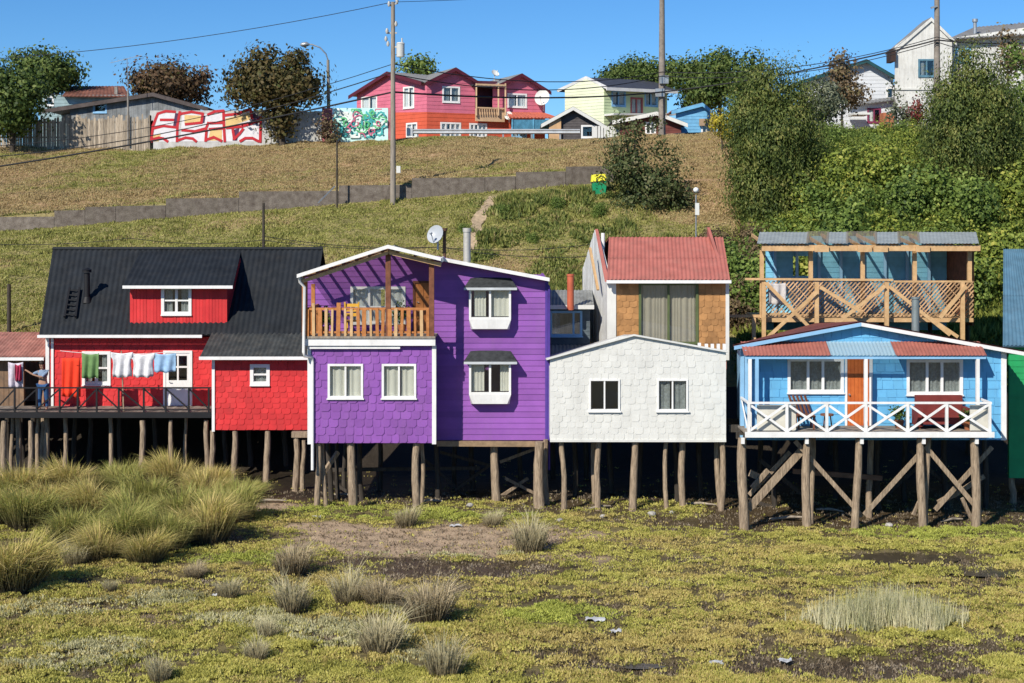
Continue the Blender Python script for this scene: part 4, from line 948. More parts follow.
# stilts
for px_, r_, Yp, l, yt in ((318, .11, 47.6, 0, 443), (323, .09, 47.8, .05, 443), (352, .16, 47.6, 0, 443), (417, .14, 47.6, -.05, 443), (422, .08, 48.3, 0, 443), (329, .1, 49, .05, 443), (495, .16, 48.75, 0, 440), (539, .19, 47.9, .03, 446), (545, .1, 48.4, .08, 446), (336, .08, 49.5, .1, 443), (359, .1, 49.2, .1, 443), (437, .09, 49.4, 0, 440), (472, .1, 51, 0, 440), (455, .09, 51.5, 0, 440), (520, .09, 51.5, 0, 440), (380, .1, 51, 0, 443), (345, .08, 51, 0, 443)):
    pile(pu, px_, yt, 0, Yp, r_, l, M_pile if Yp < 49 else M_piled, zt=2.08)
MB().beam(P(437, 443.5, 48.45), P(548, 444, 48.45), .12, .17).build('floor_beam', mat('tan_beam', (.34, .235, .14), .85, .3, 4), pu)
for a, b_ in (((505, 478), (536, 494)), ((440, 452), (492, 466)), ((455, 490), (494, 462)), ((500, 462), (540, 447)), ((352, 495), (330, 480)), ((500, 497), (528, 478)), ((425, 460), (470, 500))):
    brace(pu, P(*a, 50.0), P(*b_, 50.3), .06, .1, M_piled if b_[0] < 500 else M_pile)
MB().beam(P(320, 470, 50), P(480, 468, 50), .08, .12).build('brace', M_piled, pu)
MB().beam(P(322, 475, 48.2), P(338, 452, 48.6), .12, .12).build('brace', M_pile, pu)
# things on the balcony
ch_ = thing('chair', 'yellow plastic chair behind the purple house balustrade', 'chair', (PX(353, 48), 48, Zfl))
ym = mat('yellow_plastic', (.75, .42, .05), .5); cx = PX(353, 48)
MB().box(cx - .22, cx + .22, 47.7, 48.1, Zfl + .42, Zfl + .46).build('seat', ym, ch_); bk = MB(); bk.beam((cx - .2, 47.72, Zfl + .46), (cx - .22, 47.62, Zfl + 1.05), .05); bk.beam((cx + .2, 47.72, Zfl + .46), (cx + .22, 47.62, Zfl + 1.05), .05)
for t in (.65, .8, .95): bk.beam((cx - .2, 47.68, Zfl + t), (cx + .2, 47.68, Zfl + t), .04, .1)
bk.build('backrest', ym, ch_)
for sx in (-.19, .19):
    for sy in (47.73, 48.07): MB().beam((cx + sx, sy, Zfl), (cx + sx, sy, Zfl + .42), .04).build('leg', ym, ch_)
def planter(px, Y, z, label, h=.5, m=None):
    x = PX(px, Y); t = thing('potted_plant', label, 'plant', (x, Y, z)); MB().tube([(x, Y, z), (x, Y, z + .25)], [.1, .15], 10).build('pot', m or mat('clay', (.35, .13, .06), .8), t)
    n = 260; V = np.empty((n, 3, 3)); c = np.array([x, Y, z + .25 + h * .45]) + rng.normal(0, 1, (n, 3)) * np.array([.11, .11, h * .24]); V[:] = c[:, None] + rng.normal(0, .045, (n, 3, 3))
    fastmesh('foliage', V.reshape(-1, 3), np.arange(n * 3).reshape(-1, 3), leafmat('pot_leaf', [(.03, .06, .012), (.08, .14, .03), (.15, .20, .05)]), t)
planter(325, 48.0, Zfl, 'leafy pot plant at the left end of the purple house balcony', .6)
planter(402, 49.0, Zfl, 'pot plant by the balcony window of the purple house, right of the chair', .8)

# ================================================================ WHITE HOUSE
Yv = 47.2; fv = AF(Yv)
wh = thing('white_house', 'white shingled single-storey house with low gable on stilts', 'house', (PX(640, Yv), Yv, 0))
h1, h2 = fv.rect(590, 380, 619, 410), fv.rect(658, 380, 687, 410)
wallpart(wh, fv, fv.poly([(550, 440), (726, 440), (726, 352), (641, 335.5), (620, 336.5), (550, 358)]), [h1, h2], 'shingle', M_whsh, .27, .19, .005, seed=31)
window(fv, h1, wh, curtain=None, fw=.055, label='dark uncurtained sliding window'); window(fv, h2, wh, curtain=M_curtg, cov=((0, .42), (.56, .95)), fw=.055, label='sliding window with pale curtains')
zv0 = PZ(440, Yv); body(wh, PX(550, Yv), PX(726, Yv), Yv + .12, 51.2, zv0, PZ(358, Yv) - .36, M_whsh)
wr = MB(); pk = P(634, 334.8, Yv - .1); ll = P(546.5, 359, Yv - .1); rr_ = P(728, 351.5, Yv - .1)
corr(wr, (ll.x, 47.1, ll.z), (ll.x, 51.2, ll.z - .3), (pk.x, 51.2, pk.z - .3), (pk.x, 47.1, pk.z), .15, .012); corr(wr, (rr_.x, 47.1, rr_.z), (rr_.x, 51.2, rr_.z - .3), (pk.x, 51.2, pk.z - .3), (pk.x, 47.1, pk.z), .15, .012)
wr.build('roof', mat('white_metal_roof', (.6, .6, .57), .6, .2, grime=.3), wh)
vb = MB()
for a, b_ in ((ll, pk), (pk, rr_)): vb.prism([(a.x, 47.08, a.z + .02), (b_.x, 47.08, b_.z + .02), (b_.x, 47.08, b_.z - .035), (a.x, 47.08, a.z - .035)], (0, .05, 0))
vb.build('verge_board', M_whsh, wh)
MB().box(PX(550, Yv), PX(726, Yv), Yv - .03, Yv + .05, zv0 - .06, zv0 + .02).build('base_board', M_whsh, wh)
for px_, r_, Yp, l in ((562, .10, 47.4, .06), (599, .11, 47.5, -.05), (634, .13, 47.4, 0), (666, .085, 47.5, 0), (682, .12, 47.6, .04), (722, .11, 47.4, 0), (717, .10, 47.9, .08), (594, .09, 48.6, 0), (676, .09, 49, 0), (640, .1, 50, 0), (575, .1, 50, 0), (700, .1, 50, 0), (610, .1, 50.5, 0)):
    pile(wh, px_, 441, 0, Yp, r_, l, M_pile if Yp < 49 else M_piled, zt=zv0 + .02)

# ================================================================ OCHRE HOUSE BEHIND
Yo = 51.9; fo = AF(Yo)
oc = thing('shingled_house', 'ochre shingled house with faded red corrugated roof and large curtained window', 'house', (PX(660, Yo), Yo, 0))
ho = fo.rect(640, 284, 697, 343)
wallpart(oc, fo, fo.poly([(616, 356), (727, 356), (727, 280), (616, 280)]), [ho], 'shingle', mat('ochre_shingle', (.44, .225, .085), .8, .25, 2, island=.18), .27, .21, .012, seed=41)
gm = mat('moss_green_frame', (.10, .13, .05), .6)
window(fo, ho, oc, gm, vbars=(.5,), curtain=M_curtd, cov=((0, .98),), fw=.09, sill=False)
MB().box(PX(607, Yo), PX(616, Yo), Yo - .05, Yo + .1, PZ(360, Yo), PZ(281, Yo)).build('corner_board', M_whsh, oc)
MB().box(PX(725.5, Yo), PX(729, Yo), Yo - .05, Yo + .1, PZ(360, Yo), PZ(281, Yo)).build('corner_board', M_whsh, oc)
orf = MB(); A = P(607, 280, 51.55); B = P(730, 280, 51.55); D = P(609, 237, 54.5); Cx = P(723, 237, 54.5)
om = mat('faded_red_roof', (.40, .135, .11), .75, .25, 2, grime=.35, col2=(.31, .10, .08))
corr(orf, A, B, Cx, D, .14, .02, 2); corr(orf, (PX(584, 57), 57.2, 7.3), (PX(727, 57.2), 57.2, 7.3), Cx, D, .14, .02); orf.build('roof', om, oc)
MB().box(A.x - .02, B.x + .03, 51.43, 51.54, A.z - .11, A.z - .005).build('gutter', M_white, oc)
sw = MB(); fs_ = Fr((PX(608, Yo), Yo, 0), (-(PX(608, Yo) - PX(583, 57)), 57 - Yo, 0)); L_ = math.hypot(PX(608, Yo) - PX(583, 57), 57 - Yo)
fs_ = Fr((PX(583, 57), 57, 0), (PX(608, Yo) - PX(583, 57), Yo - 57, 0))
zE = PZ(280, Yo); pk_z = PZ(230, 54.5); pol = [(0, 3.9), (L_, 3.9), (L_, zE), (L_ * .5, pk_z), (0, 7.35)]
clad(sw, fs_, pol, [], 'vertical', .14, 0, .012, 2); slab(sw, fs_, pol)
sw.build('side_wall', mat('white_metal_cladding', (.66, .67, .66), .5, .15, grime=.4), oc)
rs = MB(); xr2 = PX(727, Yo); rs.prism([(xr2, Yo + .1, 4), (xr2, Yo + .1, zE), (xr2 - .25, 54.5, pk_z + .1), (xr2, 57, 7.3), (xr2, 57, 4)], (-.1, 0, 0)); rs.box(PX(584, 57), xr2 - .1, 57, 57.1, 3.9, 7.3); rs.build('gable_wall', om, oc)
vg = MB(); vg.prism([P(724, 281, 51.6), P(729, 281, 51.6), P(722.5, 228, 54.4), P(716, 236, 54.4)], (0, .05, .0)); vg = MB(); vg.prism([P(605, 282, 51.6), P(609, 281, 51.6), P(598, 229, 54.4), P(595, 229, 54.4)], (0, .05, .0)); vg.build('verge_board', om, oc)
MB().tube([P(603, 262, 54), P(603, 233, 54)], .07, 8).build('flue', M_white, oc)
MB().beam(P(590, 248, 53.4), P(598, 290, 52.6), .08).build('strut', M_newwood, oc)
bl = MB(); [bl.box(PX(p_, 50.6), PX(p_ + 3, 50.6), 50.6, 50.72, PZ(352, 50.6), PZ(343 + (p_ % 2), 50.6)) for p_ in (698, 705, 711, 717, 723)]; bl.box(PX(694, 50.6), PX(728, 50.6), 50.62, 50.7, PZ(354, 50.6), PZ(350, 50.6))
tag(bl.build('picket_fence', M_white), 'short run of white pickets behind the right end of the white house', 'fence')

# small dark house
sm_ = thing('small_house', 'small grey house with dark window and red flue between purple and ochre houses', 'house', (PX(566, 53), 53, 0))
f5 = AF(53.0); h5 = f5.rect(551, 312, 581, 335)
wallpart(sm_, f5, f5.poly([(540, 348), (590, 348), (590, 306), (540, 306)]), [h5], 'board', mat('slate_paint', (.10, .13, .15), .7, .3), th=.15, thick=.012, seed=9)
window(f5, h5, sm_, M_lblue, vbars=(.75,), curtain=M_curtg, cov=((0, .3),), fw=.08)
r5 = MB(); corr(r5, P(538, 306, 52.6), P(594, 306, 52.6), P(592, 290, 55), P(540, 290, 55), .13, .015); r5.build('roof', mat('grey_zinc_roof', (.25, .26, .25), .6, .3, grime=.4), sm_)
MB().box(PX(538, 52.6), PX(594, 52.6), 52.5, 52.58, PZ(309, 52.6), PZ(305, 52.6)).build('gutter', M_whsh, sm_)
body(sm_, PX(540, 53), PX(590, 53), 53.12, 56, PZ(348, 53), PZ(308, 53), M_plank)
r6 = MB(); corr(r6, P(548, 361, 51.4), P(588, 361, 51.4), P(588, 345, 52.8), P(548, 345, 52.8), .13, .015); r6.build('lean_to_roof', MATS['grey_zinc_roof'], sm_)
fl = MB().tube([P(570.5, 310, 52.3), P(570.5, 276, 52.3)], .12, 12); fl.tube([P(570.5, 276, 52.3), P(570.5, 274, 52.3)], .135, 12); fl.build('flue', mat('red_flue', (.50, .12, .06), .6), sm_)
for px_ in (552, 586): pile(sm_, px_, 348, 0, 53.3, .1, 0, M_piled, zt=4.8)

# ================================================================ BLUE HOUSE
Yq, Yz = 44.3, 45.7; fz = AF(Yz); Zd = PZ(432, Yq)
bh = thing('blue_house', 'blue stilt house with white cross-braced veranda and orange door', 'house', (PX(870, Yz), Yz, 0))
hwL = fz.rect(789, 360, 842, 391); hwR = fz.rect(908, 361, 961, 393); hdo = fz.rect(847, 358, 869, 425.5)
wallpart(bh, fz, fz.poly([(742, 440), (1004, 440), (1004, 350), (862, 324), (742, 346)]), [hwL, hwR, hdo], 'square', M_blue, .30, .26, .015, seed=51)
for h in (hwL, hwR): window(fz, h, bh, vbars=(.36, .64), curtain=M_curtg, cov=((.02, .98),), fw=.09)
dd = MB(); u0, u1, z0, z1 = hdo
n = 6
for i in range(n): a = u0 + (u1 - u0) * i / n; dd.box(a + .004, a + (u1 - u0) / n - .004, Yz - .02, Yz + .04, z0, z1)
dd.box(u0, u1, Yz - .005, Yz + .03, z0, z1)
do = dd.build('door', mat('orange_paint', (.54, .14, .03), .5, .2, 3, col2=(.42, .09, .02)), bh); MB().tube([(u0 + .06, Yz - .02, z0 + .95), (u0 + .06, Yz - .08, z0 + .95)], .03, 8).build('handle', M_zinc, do)
df = MB(); df.box(u0 - .07, u0 - .003, Yz - .05, Yz, z0, z1 + .07); df.box(u1 + .003, u1 + .1, Yz - .05, Yz, z0, z1 + .07); df.build('door_frame', M_white, bh)
xb0, xb1 = PX(742, Yz), PX(1004, Yz); zq0 = PZ(440, Yz)
bs_ = MB(); xk = PX(737, 52); zk = PZ(350, Yz) - .5
bs_.prism([(xb0, Yz + .12, zq0), (xk, 52, zq0), (xk, 52, zk), (xb0, Yz + .12, zk + .45)], (.1, 0, 0)); bs_.box(xb1 - .1, xb1, Yz + .12, 52, zq0, zk + .1); bs_.box(xk + .1, xb1 - .1, 51.9, 52, zq0, zk); bs_.build('side_wall', M_lblue, bh)
MB().box(xk + .1, xb1 - .1, Yz + .14, 51.9, zq0, zq0 + .12).build('floor', M_piled, bh)
MB().box(xb1 - .1, xb1 + .06, Yz - .05, Yz + .1, zq0, PZ(352, Yz)).build('corner_board', M_white, bh)
lp = MB(); lp.box(xb0 - .05, xb0 + .06, Yz - .05, Yz + .1, zq0 - .1, PZ(348, Yz)); lp.box(PX(745, 45.2), PX(747.5, 45.2), 45.2, 45.28, Zd, PZ(350, 45.2)); lp.build('corner_board', M_lblue, bh)
# gable roof
pk = P(861, 321.5, 45.45); ll = P(734, 345, 45.45); rr_ = P(1030, 352, 45.45)
bf = MB()
bx_ = PX(733, 52.2); corr(bf, (ll.x, 45.45, ll.z), (bx_, 52.2, ll.z - .55), (pk.x, 52.2, pk.z - .5), (pk.x, 45.45, pk.z), .15, .015); corr(bf, (rr_.x, 45.45, rr_.z), (rr_.x, 52.2, rr_.z - .38), (pk.x, 52.2, pk.z - .5), (pk.x, 45.45, pk.z), .15, .015)
bf.build('roof', mat('maroon_roof', (.20, .06, .05), .6, .25, grime=.2), bh)
for (a, b_, m_, nm) in ((ll, pk, M_lblue, 'verge_board'), (pk, rr_, M_white, 'verge_board')):
    MB().prism([(a.x, 45.39, a.z - .03), (b_.x, 45.39, b_.z - .03), (b_.x, 45.39, b_.z - .14), (a.x, 45.39, a.z - .14)], (0, .05, 0)).build(nm, m_, bh)
# awnings
aw_r = mat('red_awning', (.36, .125, .095), .6, .2, 3, grime=.2); aw_b = clearmat('blue_clear_sheet', (.45, .60, .66), .45)
for (a, b_, m_) in ((744, 831, aw_r), (831, 896, aw_b), (896, 987, aw_r)):
    ab = MB(); A = P(a, 355.5, 44.95); B = P(b_, 355.5, 44.95)
    x0, x1 = A.x, B.x; zt2 = PZ(341.5, Yz - .06)
    corr(ab, (x0, 44.95, A.z), (x1, 44.95, A.z), (x1, Yz - .06, zt2), (x0, Yz - .06, zt2), .11, .011, back=False); ab.build('awning', m_, bh)
MB().box(PX(745, 45), PX(986, 45), 45.0, 45.06, PZ(359, 45), PZ(356.5, 45)).build('awning_beam', M_lblue, bh)
for px_ in (750, 757, 866, 978): x = PX(px_, 45); MB().box(x - .05, x + .05, 44.99, 45.09, Zd, PZ(359, 45)).build('veranda_post', M_white if px_ != 757 else M_lblue, bh)
# deck
dk = MB(); k = 44.2
while k < Yz: dk.box(PX(745, Yq), PX(992, Yq), k, k + .13, Zd - .05, Zd); k += .14
dk.build('deck', M_plank, bh)
fb2 = MB(); fb2.box(PX(745, Yq) - .02, PX(992, Yq) + .02, 44.13, 44.19, PZ(437.5, 44.15), PZ(432, 44.15)); fb2.build('deck_edge', M_white, bh)
rl = MB(); z1r = PZ(402, 44.2); rl.box(PX(747, 44.2), PX(992, 44.2), 44.2, 44.27, z1r - .06, z1r)
pos = [749, 787, 827, 866, 908, 947, 990]
for i, p_ in enumerate(pos):
    x = PX(p_, 44.2); rl.box(x - .04, x + .04, 44.195, 44.275, Zd, z1r - .062)
    if i < 6:
        x2 = PX(pos[i + 1], 44.2); rl.beam((x, 44.225, Zd + .03), (x2, 44.225, z1r - .06), .03, .07); rl.beam((x, 44.255, z1r - .06), (x2, 44.255, Zd + .03), .03, .07)
rl.build('railing', M_white, bh)
sr = MB(); xx = PX(748.5, 44.2); sr.beam((xx, 44.28, z1r - .03), (xx, Yz - .1, z1r - .03), .06, .06); sr.beam((xx, 44.28, Zd), (xx, Yz - .1, z1r - .06), .03, .06)
xx = PX(991, 44.2); sr.beam((xx, 44.28, z1r - .03), (xx, Yz - .1, z1r - .03), .06, .06); sr.beam((xx, 44.28, Zd), (xx, Yz - .1, z1r - .06), .03, .06); sr.build('side_railing', M_white, bh)
for pa_, pb_ in ((757, 796), (970, 990)): MB().box(PX(pa_, 44.4), PX(pb_, 44.4), 44.40, 44.43, Zd + .03, PZ(405, 44.4)).build('windbreak_panel', mat('cream_panel', (.62, .60, .52), .7, .1, grime=.2), bh)
jo = MB()
for y in (44.6, 45.2, 46, 47.5, 49): jo.box(PX(745, Yq), PX(990, Yq), y, y + .1, Zd - .22, Zd - .055 if y < 45.7 else zq0 - .01)
jo.build('floor_joist', M_piled, bh)
for px_, r_, Yp, l, mm in ((743, .16, 44.45, 0, 0), (807, .14, 44.4, 0, 0), (858, .13, 44.4, -.06, 0), (921, .14, 44.4, .03, 0), (927, .1, 44.65, -.04, 0), (975, .15, 44.4, .02, 0), (870, .11, 46.3, 0, 0), (812, .09, 45.4, 0, 0), (878, .09, 47.5, 0, 1), (775, .1, 48, 0, 1), (945, .1, 48, 0, 1), (985, .1, 48, 0, 1), (835, .1, 49, 0, 1), (905, .1, 49, 0, 1), (760, .1, 50, 0, 1)):
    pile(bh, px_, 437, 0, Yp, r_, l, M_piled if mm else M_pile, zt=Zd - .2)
wp = MB()
for px_ in (743, 807, 862, 924, 977): x = PX(px_, 44.2); wp.box(x - .05, x + .05, 44.2, 44.3, PZ(444, 44.2), PZ(438, 44.2))
wp.build('post_cap', M_white, bh)
BR = [((748, 509), (803, 449), 44.65, .07, .22), ((749, 495), (790, 452), 45.4, .07, .12), ((795, 441), (862, 516), 44.6, .07, .13), ((864, 515), (924, 449), 44.58, .07, .13), ((925, 446), (981, 513), 44.6, .07, .14), ((935, 510), (992, 447), 44.9, .07, .13), ((938, 503), (958, 492), 45.1, .08, .16), ((953, 496), (984, 476), 45.3, .08, .13),
      ((962, 498), (975, 527), 44.55, .06, .1), ((750, 473), (765, 480), 45.3, .1, .2), ((752, 488), (768, 470), 45.2, .09, .14), ((750, 500), (812, 520), 48, .07, .12), ((760, 460), (815, 505), 47.5, .07, .13), ((880, 500), (925, 460), 48, .07, .12), ((910, 450), (960, 500), 48, .07, .12), ((913, 515), (922, 495), 44.5, .06, .09)]
for a, b_, y, w, h in BR: brace(bh, P(*a, y), P(*b_, y + .12), w, h, M_pile if y < 46 else M_piled)
MB().beam(P(793, 471, 46.2), P(882, 478, 46.2), .14, .15).build('cross_beam', mat('reddish_beam', (.25, .14, .085), .85, .3), bh)
# veranda furniture
so2 = thing('sofa', 'dark red sofa behind the veranda railing under the right window', 'sofa', (PX(940, 45.2), 45.2, Zd))
rm_ = mat('dark_red_fabric', (.20, .035, .03), .85, .2); x0, x1 = PX(914, 45.3), PX(967, 45.3)
MB().box(x0 + .12, x1 - .12, 44.85, 45.5, Zd + .15, Zd + .45).build('seat', rm_, so2); MB().box(x0 + .1, x1 - .1, 45.42, 45.62, Zd + .3, Zd + .95).build('backrest', rm_, so2)
for a in (x0, x1 - .15): MB().box(a, a + .15, 44.85, 45.55, Zd + .08, Zd + .62).build('armrest', rm_, so2)
for a in (x0 + .05, x1 - .1):
    for y in (44.9, 45.45): MB().box(a, a + .05, y, y + .05, Zd, Zd + .08).build('leg', M_brwood, so2)
ac = thing('wooden_chair', 'brown wooden armchair leaning left of the orange door on the veranda', 'chair', (PX(806, 45), 45, Zd)); cx = PX(806, 45)
MB().box(cx - .28, cx + .25, 44.8, 45.3, Zd + .36, Zd + .42).build('seat', M_brwood, ac); bk = MB()
for k in range(5): bk.beam((cx - .28 + k * .12, 45.3, Zd + .42), (cx - .42 + k * .12, 45.5, Zd + .95), .07, .03)
bk.build('backrest', M_brwood, ac)
for sx in (-.25, .2):
    for y in (44.83, 45.26): MB().beam((cx + sx, y, Zd), (cx + sx, y, Zd + .36), .05).build('leg', M_brwood, ac)
sf = thing('stool', 'small brown stool beside the armchair on the veranda', 'stool', (PX(826, 45), 45, Zd)); cx = PX(827, 45)
MB().tube([(cx, 45, Zd + .4), (cx, 45, Zd + .45)], .2, 14).build('seat', M_brwood, sf)
for t in range(3): MB().beam((cx + .15 * math.cos(t * 2.1), 45 + .15 * math.sin(t * 2.1), Zd), (cx + .1 * math.cos(t * 2.1), 45 + .1 * math.sin(t * 2.1), Zd + .4), .035).build('leg', M_brwood, sf)
planter(899, 45.1, Zd, 'dark leafed pot plant on the veranda left of the sofa', .45, M_brwood); planter(968, 44.8, Zd, 'pot plant at the right end of the blue veranda beside the sofa', .35)

# ================================================================ TIMBER TERRACE
Yt = 54.0; te = thing('timber_pavilion', 'raw timber terrace building with lattice railing and zinc roof above the blue house', 'building', (PX(866, Yt), Yt, 0))
zfl = PZ(318, Yt); xt0, xt1 = PX(761, Yt), PX(973, Yt)
tr_ = MB(); sheets = [(757, 808), (826, 848), (875, 900), (918, 979)]; sh2 = [(808, 826), (848, 875), (900, 918)]
def rsheet(mb, a, b, dz=0): corr(mb, P(a, 243.5, 53.5) + Vector((0, 0, dz)), P(b, 243.5, 53.5) + Vector((0, 0, dz)), P((a - 866) * .965 + 866, 231.5, 57.3) + Vector((0, 0, dz)), P((a - 866) * .965 + 866, 231.5, 57.3) + Vector((0, 0, dz)), .13, .018, back=False)
def rsheet(mb, a, b, dz=0):
    q = lambda p_: 866 + (p_ - 866) * .975
    v = Vector((0, 0, dz)); corr(mb, P(a, 243.5, 53.5) + v, P(b, 243.5, 53.5) + v, P(q(b), 232, 57.3) + v, P(q(a), 232, 57.3) + v, .13, .009, back=False)
for a, b_ in sheets: rsheet(tr_, a, b_)
tr_.build('roof', mat('zinc_sheet', (.34, .38, .375), .55, .2, 2, grime=.3), te)
t2 = MB()
for a, b_ in sh2: rsheet(t2, a - 2, b_ + 2, .03)
t2.build('roof_sheet', clearmat('brown_clear_sheet', (.55, .46, .34), .7), te)
MB().box(PX(760, Yt), PX(977, Yt), 53.6, 53.68, PZ(251, 53.6), PZ(245, 53.6)).build('roof_beam', M_newwood, te)
rf_ = MB()
for k in range(12): x = PX(766 + k * 18.5, 54); rf_.beam((x, 53.62, PZ(246.5, 53.6)), (x, 57.2, PZ(235, 57.2)), .05, .12)
rf_.build('rafter', M_newwood, te)
for a in (815, 858, 874, 916): MB().box(PX(a, 53.5), PX(a + 14, 53.5), 53.5, 53.58, PZ(252, 53.5), PZ(246, 53.5)).build('offcut_board', M_newwood, te)
for px_ in (762, 811, 863, 915, 970): x = PX(px_, Yt); MB().box(x - .07, x + .07, Yt, Yt + .14, zfl - .001, PZ(250, Yt)).build('post', M_newwood, te)
for px_, Yy in ((764, 53.5), (817, 53.5), (887, 53.5), (963, 53.5), (754, 53.6)): x = PX(px_, Yy); MB().box(x - .07, x + .07, Yy, Yy + .12, PZ(338, Yy) - 1.0, PZ(282 if px_ != 754 else 318, Yy)).build('front_post', M_newwood, te)
MB().box(xt0, xt1, Yt - .05, Yt + .1, PZ(322, Yt), PZ(318, Yt)).build('floor_beam', M_newwood, te); MB().box(xt0, xt1, Yt + .1, 57.4, zfl - .08, zfl).build('floor', M_newwood, te)
MB().beam(P(745, 279, 53.9), P(893, 280, 53.9), .05, .08).build('top_rail', M_newwood, te); MB().beam(P(893, 281.5, 53.95), P(972, 281.5, 53.95), .05, .07).build('top_rail', M_newwood, te); MB().beam(P(725, 316, 53.7), P(768, 316, 53.7), .08, .1).build('outrigger', M_newwood, te)
lt = MB(); zl0, zl1 = PZ(317, 53.9), PZ(281, 53.9); x = xt0 - 1.2
lat = [(xt0, zl0), (xt1, zl0), (xt1, zl1), (xt0, zl1)]
while x < xt1:
    for sgn in ((1,) if PX(905, 54) > x else (1,)):
        h = zl1 - zl0; q = clip_poly([(x, zl0), (x + .06, zl0), (x + .06 + h * .9, zl1), (x + h * .9, zl1)], lat)
        if len(q) > 2: lt.prism([(a, 53.93, z) for a, z in q], (0, .02, 0))
    x += .15
x = xt0
while x < xt1 + 1.5:
    q = clip_poly([(x, zl0), (x + .04, zl0), (x + .04 - h * .9, zl1), (x - h * .9, zl1)], lat)
    if len(q) > 2: lt.prism([(a, 53.955, z) for a, z in q], (0, .02, 0))
    x += .32
lt.build('lattice', mat('lattice_strip', (.58, .36, .19), .75, .3, 3, island=.3), te)
for a, b_ in (((766, 283), (817, 335)), ((767, 338), (817, 292)), ((820, 287), (862, 312)), ((824, 333), (885, 286)), ((890, 287), (950, 335)), ((930, 318), (958, 337)), ((966, 286), (940, 318))):
    MB().beam(P(*a, 53.45), P(*b_, 53.42), .06, .12).build('brace', M_newwood, te)
ib = mat('bright_blue_board', (.20, .52, .72), .7, .2, 2, island=.1)
bw_ = MB(); f7 = AF(57.3); p7 = f7.poly([(745, 330), (990, 330), (990, 236), (745, 236)]); p7 = [(max(PX(766, 57.3), min(xt1, u)), z) for u, z in p7]; clad(bw_, f7, p7, [f7.rect(793, 256, 812, 276)], 'board', 0, .2, .015, 3); slab(bw_, f7, p7, [f7.rect(793, 256, 812, 276)]); bw_.build('back_wall', ib, te)
ew = MB(); ew.box(xt1 + .02, xt1 + .1, 54.2, 57.4, zfl - .3, PZ(246, 55)); ew.build('end_wall', M_brwood, te)
st_ = MB()
for k in range(9): x = PX(775 + k * 22, 57.15); st_.box(x - .05, x + .05, 57.1, 57.2, zfl, PZ(240, 57.15))
st_.build('stud', M_lblue, te)
for px_ in (775, 830, 880, 930, 968): pile(te, px_, 322, 0, 55.5, .1, 0, M_piled, zt=zfl - .08)
cloth('net_curtain', 768, 786, 283, 304, 53.8, cm('pale_net', (.55, .52, .5)), 'pale cloth draped over the left end of the lattice rail', sag=.02)
fl = MB().tube([P(915.5, 332, 49), P(915.5, 299, 49)], .13, 12); fl.tube([P(915.5, 299, 49), P(915.5, 297, 49)], [.15, .15], 12); fl.build('flue', mat('grey_flue', (.25, .30, .30), .5, .2, metal=.4), bh)

# ================================================================ GREEN HOUSE (right edge)
gh = thing('green_house', 'bright green house with blue-grey corrugated roof cut by the right edge', 'house', (PX(1030, 48.5), 48.5, 0))
f8 = AF(48.5); gmm = mat('green_paint', (.02, .34, .11), .55, .15, grime=.1)
wallpart(gh, f8, f8.poly([(1009, 478), (1110, 478), (1110, 345), (1009, 345)]), [], 'board', gmm, th=.2, thick=.015)
body(gh, PX(1013, 53), PX(1110, 48.5), 48.62, 53, PZ(478, 48.5), PZ(346, 48.5), gmm)
r8 = MB(); corr(r8, P(1003, 346, 48.2), P(1115, 346, 48.2), (PX(1115, 48.2), 53.5, PZ(249, 53.5)), (PX(1003.5, 53.5), 53.5, PZ(249, 53.5)), .13, .018, 2); r8.build('roof', mat('blue_roof', (.09, .19, .27), .6, .2, grime=.2), gh)
gw = MB(); gw.prism([(PX(1009, 48.5) + .02, 48.63, PZ(478, 48.5)), (PX(1013, 53) - .02, 53, PZ(478, 48.5)), (PX(1013, 53) - .02, 53, 7.8), (PX(1009, 48.5) + .02, 48.63, PZ(347, 48.5))], (.08, 0, 0)); gw.build('gable_wall', gmm, gh)
for px_ in (1012, 1040, 1070): pile(gh, px_, 478, 0, 48.7, .12, zt=PZ(478, 48.5) + .02)
# ================================================================ RETAINING WALL, FENCES, RAIL
rw = MB(); x = -45.0
while x < 5.3:
    L_ = rnd.choice((1.6, 2.6, 3.8, 5.2)); xe = min(x + L_, 5.3); zb = float(zwall((x + xe) / 2)); t = zb + rnd.uniform(.76, .94)
    if x < 5: rw.prism([(x, WALLY, float(zwall(x)) - .6), (xe - .02, WALLY, float(zwall(xe)) - .6), (xe - .02, WALLY, t), (x, WALLY, t - .04)], (0, .25, 0))
    if xe >= 5.3: break
    x = xe
tag(rw.build('retaining_wall', mat('stained_concrete', (.185, .16, .135), .9, .5, 3.0, bump=.7, island=.16, grime=.9, col2=(.075, .058, .046), fine=.35)), 'stained low concrete retaining wall stepping across the hillside', 'wall')

Yg = 103.6; fg = AF(Yg)
def zg(x, y=Yg): return gz(x, y)
